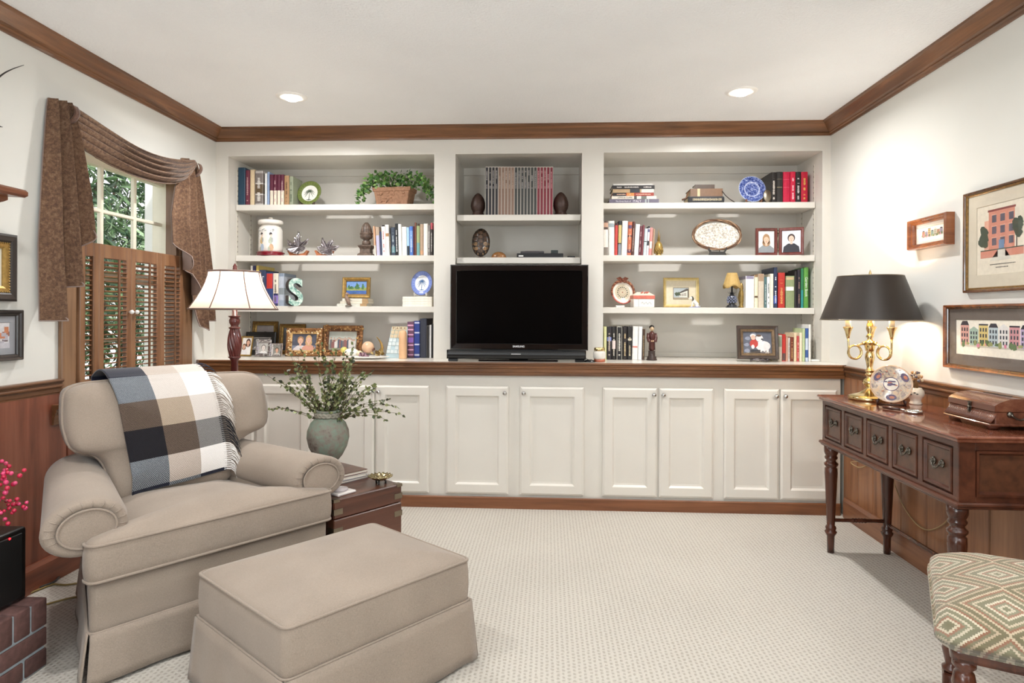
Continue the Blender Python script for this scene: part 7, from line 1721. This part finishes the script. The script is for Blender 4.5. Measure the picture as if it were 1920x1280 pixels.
def sketch(m, M_, w, h):
    rect(m, M_, -w / 2, -h / 2, w / 2, h / 2, 0, 0); iw, ih = w * .5, h * .46; cy = -h * .04
    rect(m, M_, -iw / 2 - .004, cy - ih / 2 - .004, iw / 2 + .004, cy + ih / 2 + .004, .0002, 1); rect(m, M_, -iw / 2, cy - ih / 2, iw / 2, cy + ih / 2, .0004, 2); r = random.Random(4)
    m.poly([(-iw * .1, cy - ih * .3, .0006), (iw * .5, cy - ih * .35, .0006), (iw * .5, cy + ih * .42, .0006), (iw * .36, cy + ih * .42, .0006), (-iw * .1, cy + ih * .1, .0006)], M_, 3); m.poly([(-iw * .16, cy + ih * .08, .0007), (iw * .36, cy + ih * .44, .0007), (iw * .5, cy + ih * .44, .0007), (iw * .5, cy + ih * .30, .0007), (-iw * .10, cy + ih * .0, .0007)], M_, 4)
    m.poly([(iw * .44, cy - ih * .35, .0009), (iw * .5, cy - ih * .35, .0009), (iw * .5, cy + ih * .3, .0009), (iw * .44, cy + ih * .27, .0009)], M_, 4)
    for k in range(8): blob(m, M_, -iw * .25 + r.uniform(-.12, .12) * iw, cy + r.uniform(-.15, .2) * ih, iw * .1, ih * .1, .0008, 5, 8, .3, r)
    for k in range(5): rect(m, M_, iw * (-.06 + .09 * k), cy - ih * (.24 - .0 * k), iw * (-.02 + .09 * k), cy + ih * (-.04 + .03 * k), .0008, 4)
    rect(m, M_, -iw / 2, cy - ih / 2, iw / 2, cy - ih * .36, .0008, 6)
    return [paint(c, .7, .05, 60) for c in ('#d9cdb2', '#7a6a4a', '#aab2b6', '#e6dfd2', '#4a423c', '#56614a', '#a3947c')]
xs_, ws_, zt, _ = fr(1243.5, 1310, 521, 576, 4.52); hS = (zt - Z3)
picture('framed_sketch', 'gold-framed small house sketch with wide cream mat, third right shelf', 'picture', face_y(xs_, 4.52, Z3 + hS / 2 + .001, .06), ws_, hS, .020, .016, [paint('#c2a868', .35, .15, 40, .4), paint('#d8c690', .35, .1, 40, .3)], None, sketch)
x = at_y(1303, 568, 4.39).x; hd = at_y(1297, 556, 4.39).z - Z3
t = thing('dog_figurine', 'tiny white sitting dog figurine with black head in front of the sketch', 'figurine', (x, 4.40, Z3)); Md = T(x, 4.40, Z3)
m = MB().tube([(.020, 0, .010), (.012, 0, .022), (.0, 0, .038), (-.012, 0, .055), (-.017, 0, .066)], [.012, .015, .012, .0085, .007], 12, Md); m.sphere((-.021, 0, hd - .010), .0105, 12, 8, Md); m.tube([(-.026, 0, hd - .011), (-.040, 0, hd - .015)], [.006, .004], 8, Md)
for s in (-1, 1): m.tube([(-.012, s * .006, .045), (-.018, s * .007, .02), (-.018, s * .007, .004), (-.026, s * .007, .003)], [.005, .004, .004, .0035], 8, Md); m.sphere((.014, s * .011, .010), .010, 10, 8, Md, sc=(1.2, .7, 1))
m.tube([(.028, 0, .008), (.038, .006, .008), (.04, .014, .010)], [.004, .003, .0015], 8, Md); m.build('body', paint('#efe9dc', .3, .05, 20, coat=.3), t)
m = MB()
for s in (-1, 1): m.tube([(-.014, s * .008, hd - .004), (-.012, s * .013, hd - .016), (-.014, s * .012, hd - .026)], [.004, .006, .003], 8, Md)
m.sphere((-.0165, 0, hd - .006), .0095, 10, 7, Md); m.build('ears', paint('#26221f', .4, .1), t); MB().lathe([(0, 0), (.036, 0), (.034, .004), (0, .005)], 20, Md @ Matrix.Diagonal((1.1, .8, 1, 1))).build('base', paint('#8088b8', .4, .15), t)
x = at_y(1376, 540, 4.40).x; k = at_y(1376, 511, 4.40).z - Z3
t = thing('miniature_lamp', 'miniature lamp with tan shade and blue-black pineapple base, third right shelf', 'lamp', (x, 4.42, Z3)); Mm = T(x - .004, 4.43, Z3)
m = MB().lathe([(0, 0), (.040, 0), (.042, .005), (.030, .010), (.034, .014), (.022, .020), (.018, .026), (.026, .034), (.030, .05), (.026, .068), (.018, .080), (.012, .088), (.010, .094), (.005, .098), (.005, k - .03), (0, k - .03)], 28, Mm)
for j in range(5):
    for q in range(9): a = 2 * PI * (q + .5 * (j % 2)) / 9; z = .036 + .009 * j; r_ = .029 * sin(PI * min(1, (z - .01) / .08)) ** .5; m.sphere((r_ * cos(a), r_ * sin(a), z), .0055, 6, 5, Mm, mat=1)
for q in range(8): a = 2 * PI * q / 8; m.add([(.010 * cos(a - .5), .010 * sin(a - .5), .085), (.010 * cos(a + .5), .010 * sin(a + .5), .085), (.034 * cos(a), .034 * sin(a), .110)], [(0, 1, 2)], Mm)
m.build('base', [paint('#25272e', .3, .2, 60, coat=.3), paint('#7f86a0', .25, .2, 60, coat=.3)], t)
m = MB(); m.grid(48, 6, lambda u, v: ((.058 - .027 * v) * (1 + .02 * cos(24 * PI * u)) * cos(2 * PI * u), (.058 - .027 * v) * (1 + .02 * cos(24 * PI * u)) * sin(2 * PI * u), k - .095 + .095 * v + .010 * cos(8 * PI * u) * (1 - v)), Mm, closed_u=True); m.build('lamp_shade', paint('#b99a5e', .7, .1, 40), t, solid=.0015)
x = at_y(1394, 560, 4.46).x; hg = at_y(1394, 529, 4.46).z - Z3
t = thing('gold_ornament', 'tall gold ornament between the miniature lamp and white album', 'ornament', (x, 4.47, Z3)); MB().lathe([(0, 0), (.020, 0), (.022, .006), (.012, .014), (.018, .04), (.023, .07), (.018, .10), (.010, .12), (.014, .13), (.008, hg - .01), (0, hg)], 20, T(x - .010, 4.475, Z3)).build('body', paint('#9a7f46', .4, .3, 60, .4), t)
# carved figurine on the counter
x = at_y(1222.5, 640, 4.30).x; hg = at_y(1222.5, 609, 4.30).z - CT
t = thing('carved_figurine', 'dark carved robed figure with ivory face on a round base', 'figurine', (x, 4.31, CT)); Mg = T(x, 4.31, CT); s = hg / .205
MB().lathe([(r * s, z * s) for r, z in ((0, 0), (.030, 0), (.031, .006), (.026, .012), (.028, .018), (.020, .024), (.019, .05), (.022, .054), (0, .055))], 26, Mg).build('base', paint('#3a2c28', .4, .2, 40), t)
m = MB().tube([(0, 0, z * s) for z in (.054, .065, .09, .115, .135, .150, .160, .168)], [r * s for r in (.016, .019, .021, .022, .024, .026, .020, .010)], 18, Mg, flat=.75)
for sd in (-1, 1): m.tube([(sd * .019 * s, 0, .155 * s), (sd * .022 * s, -.006, .13 * s), (sd * .018 * s, -.016, .112 * s), (sd * .006 * s, -.02, .112 * s)], [.010 * s, .0105 * s, .011 * s, .007 * s], 10, Mg)
for kk in range(7): a = -.9 + .3 * kk; m.tube([(.021 * s * sin(a), -.016 * s * cos(a), .06 * s), (.019 * s * sin(a), -.017 * s * cos(a), .10 * s), (.015 * s * sin(a), -.018 * s * cos(a), .13 * s)], .0025 * s, 6, Mg)
m.build('robe', paint('#4a1f1a', .35, .3, 60, coat=.2), t)
hd_ = MB().sphere((0, -.001, .184 * s), .0148 * s, 14, 10, Mg, sc=(.85, .9, 1.1)); hd_.sphere((.0, -.013 * s, .182 * s), .003 * s, 8, 6, Mg); hd_.tube([(0, 0, .164 * s), (0, 0, .176 * s)], .006 * s, 8, Mg)
for sd in (-1, 1): hd_.sphere((sd * .005 * s, -.02 * s, .112 * s), .005 * s, 8, 6, Mg)
hd_.build('face_and_hands', paint('#cdb08c', .4, .08, 40), t); h2 = MB().sphere((0, .004, .190 * s), .0158 * s, 14, 10, Mg, sc=(.95, 1, .95)); h2.build('hair', paint('#1f1815', .4, .1), t)
# dark framed photo on an easel
def pet(m, M_, w, h):
    rect(m, M_, -w / 2, -h / 2, w / 2, h / 2, 0, 0); r = random.Random(2)
    for k in range(14): blob(m, M_, r.uniform(-.4, .4) * w, r.uniform(-.4, .4) * h, w * .1, h * .09, .0001 + .00002 * k, 1 if k % 2 else 0, 9, .2, r)
    blob(m, M_, w * .2, -h * .16, w * .26, h * .24, .0008, 2, 14); blob(m, M_, w * .08, h * .2, w * .13, h * .16, .0009, 2, 14); blob(m, M_, w * .17, h * .16, w * .04, h * .04, .0012, 5, 10); blob(m, M_, w * .06, h * .33, w * .09, h * .05, .0011, 4, 12)
    for k in range(3): blob(m, M_, w * (.12 + .12 * k), -h * .32, w * .035, h * .13, .0011, 2, 10)
    blob(m, M_, -w * .12, -h * .05, w * .15, h * .2, .0013, 3, 12); blob(m, M_, -w * .14, h * .24, w * .085, h * .12, .0015, 6, 12); blob(m, M_, -w * .15, h * .32, w * .1, h * .09, .0014, 2, 12); blob(m, M_, -w * .16, -h * .2, w * .06, h * .1, .0016, 2, 10)
    for e in (-1, 1): blob(m, M_, -w * .14 + e * w * .03, h * .26, w * .008, h * .012, .0018, 4, 8)
    rect(m, M_, -w * .25, -h * .48, w * .1, -h * .34, .0012, 5)
    return [paint(c, .6, .1, 40) for c in ('#5f6370', '#8d93a4', '#e6e2e2', '#b8403a', '#5a4438', '#33363e', '#e0b8a4')]
x, w, zt, _ = fr(1381, 1457, 611, 665, 4.27); lean = .16
t = picture('photo_frame', 'large dark framed photo of child in red with white dog on a metal easel', 'photo frame', T(x, 4.25, CT + .014) @ Rz(-.06) @ Rx(PI / 2 - lean) @ T(0, (zt - CT - .014) / 2 / cos(lean), 0), w, (zt - CT - .014) / cos(lean), .040, .024, [paint('#3c302a', .3, .25, 40, coat=.3), paint('#6f5a42', .35, .3, 60, .3)], None, pet)
m = MB(); Me = T(x + .01, 4.235, CT)
m.tube([(-.062, .0, .004), (-.04, -.012, .016), (-.015, -.014, .006), (.01, -.014, .018), (.035, -.012, .006), (.062, 0, .012)], .004, 8, Me); m.tube([(-.05, -.008, .015), (-.02, -.014, .022), (.015, -.014, .006), (.05, -.006, .02)], .0035, 8, Me)
for sd in (-1, 1): m.tube([(sd * .045, -.012, .016), (sd * .04, .05, .004), (sd * .035, .08, .004)], .004, 8, Me); m.tube([(sd * .035, .08, .004), (sd * .03, .055, .12)], .0035, 8, Me)
m.build('easel', metal('grey_iron', '#7a7478', .4), t)
x = at_y(1446, 650, 4.36).x
t = thing('gold_leaf_bookend', 'gold leafy bookend half hidden behind the dark framed photo', 'bookend', (x - .01, 4.38, CT)); m = MB(); rr = random.Random(5)
for kk in range(60): z = rr.uniform(.01, .13); leafcard(m, Vector((x - .012 + rr.uniform(-.018, .018), 4.385 + rr.uniform(-.02, .02), CT + z)), Vector((rr.uniform(-1, 1), rr.uniform(-1, .2), rr.uniform(-.2, 1))), .024, kk % 2, rr)
m.lathe([(0, 0), (.024, 0), (.02, .01), (.008, .02), (.008, .12), (0, .13)], 14, T(x - .012, 4.385, CT)); m.build('leaves', [paint('#7a5f2f', .4, .3, 60, .4), paint('#9a7f46', .4, .3, 60, .4)], t)
x = at_y(1530, 676, 4.30).x
tag(MB().box(x - .03, 4.295, CT, x + .022, 4.37, CT + .012, b=.003).build('white_block', WHITE), 'flat white block on the counter in the right corner of the bay', 'block')
# ================================================================ light and camera
def area(name, loc, size, power, col=(1, .95, .87), rot=(0, 0, 0), spread=None, sy=None, shape='DISK'):
    l = bpy.data.lights.new(name, 'AREA'); l.shape = shape; l.size = size
    if sy: l.size_y = sy
    l.energy = power; l.color = col
    if spread: l.spread = spread
    o = bpy.data.objects.new(name, l); COL.objects.link(o); o.location = loc; o.rotation_euler = rot; return o
def point(name, loc, power, r=.02, col=(1, .92, .80)):
    l = bpy.data.lights.new(name, 'POINT'); l.energy = power; l.shadow_soft_size = r; l.color = col
    o = bpy.data.objects.new(name, l); COL.objects.link(o); o.location = loc; return o
CANW = (1, .985, .965)
for p, _ in cans: area('downlight', (p.x, p.y, CEIL - .03), .09, 19, CANW, spread=radians(165))
for k, (x, y) in enumerate(((-1.3, 1.5), (1.1, 1.5), (-1.3, -.7), (1.1, -.7))):  # unseen lamps added behind the visible pair as extra light
    c = thing('ceiling_light', 'added unseen ceiling light nearer the viewer, above the %s' % ('left side' if x < 0 else 'right side'), 'light', (x, y, CEIL), group='added ceiling lights out of view')
    MB().lathe([(.050, .0), (.052, -.006), (.072, -.009), (.084, -.004), (.086, 0)], 40, T(x, y, CEIL), cap=False).build('trim_ring', WHITE, c)
    area('downlight', (x, y, CEIL - .03), .09, (14 if y > 0 else 7), CANW, spread=radians(165))
point('floor_lamp_light', (fx, fy, 1.335), 8, .03)
for a in (radians(184), radians(-62), radians(58)):
    point('candle_light', (lx + .110 * cos(a), ly + .110 * sin(a), dz + .485), 3.4, .015)
# sky, sun and the added side-window lamps
w = bpy.data.worlds.new('world'); scn.world = w; w.use_nodes = True
nt = w.node_tree; bg = nt.nodes['Background']
sky = nt.nodes.new('ShaderNodeTexSky'); sky.sky_type = 'HOSEK_WILKIE'; sky.turbidity = 4; sky.ground_albedo = .5
sky.sun_direction = Vector((-.3, -.5, .8)).normalized()
mixn = nt.nodes.new('ShaderNodeMix'); mixn.data_type = 'RGBA'; mixn.inputs[0].default_value = .75
nt.links.new(sky.outputs['Color'], mixn.inputs[6]); mixn.inputs[7].default_value = (1, 1, 1, 1)
nt.links.new(mixn.outputs[2], bg.inputs['Color']); bg.inputs['Strength'].default_value = 1.8
# lamps added at the unseen side windows, tilted up to brighten the ceiling
for x, sg in ((XL - .14, -1), (XR + .14, 1)):
    area('side_window_fill', (x, (SY0 + SY1) / 2, (SZA + SZB) / 2), SZB - SZA, 175, (.865, .95, 1), rot=(0, radians(90 + 52) * sg, 0), shape='RECTANGLE', sy=SY1 - SY0)
s = bpy.data.lights.new('sun', 'SUN'); s.energy = 5; s.angle = .05; so_ = bpy.data.objects.new('sun', s); COL.objects.link(so_); so_.rotation_euler = (radians(25), radians(30), 0)

cd = bpy.data.cameras.new('camera'); cam = bpy.data.objects.new('camera', cd); COL.objects.link(cam)
cd.sensor_width = 36; cd.lens = F / 1920 * 36; cd.shift_x = 0; cd.shift_y = -(640 - PY) / 1920; cd.clip_start = .05
R_ = Matrix((CR, CU, -FWD)).transposed().to_4x4(); cam.matrix_world = T(*CAM) @ R_
scn.camera = cam
vs = scn.view_settings; vs.view_transform = 'Standard'; vs.look = 'None'; vs.exposure = 0.14; vs.gamma = 1.0; vs.use_curve_mapping = False
scn.cycles.use_denoising = True; scn.cycles.max_bounces = 10; scn.cycles.diffuse_bounces = 6; scn.cycles.transparent_max_bounces = 16
scn.cycles.sample_clamp_indirect = 6; scn.cycles.caustics_reflective = False; scn.cycles.caustics_refractive = False
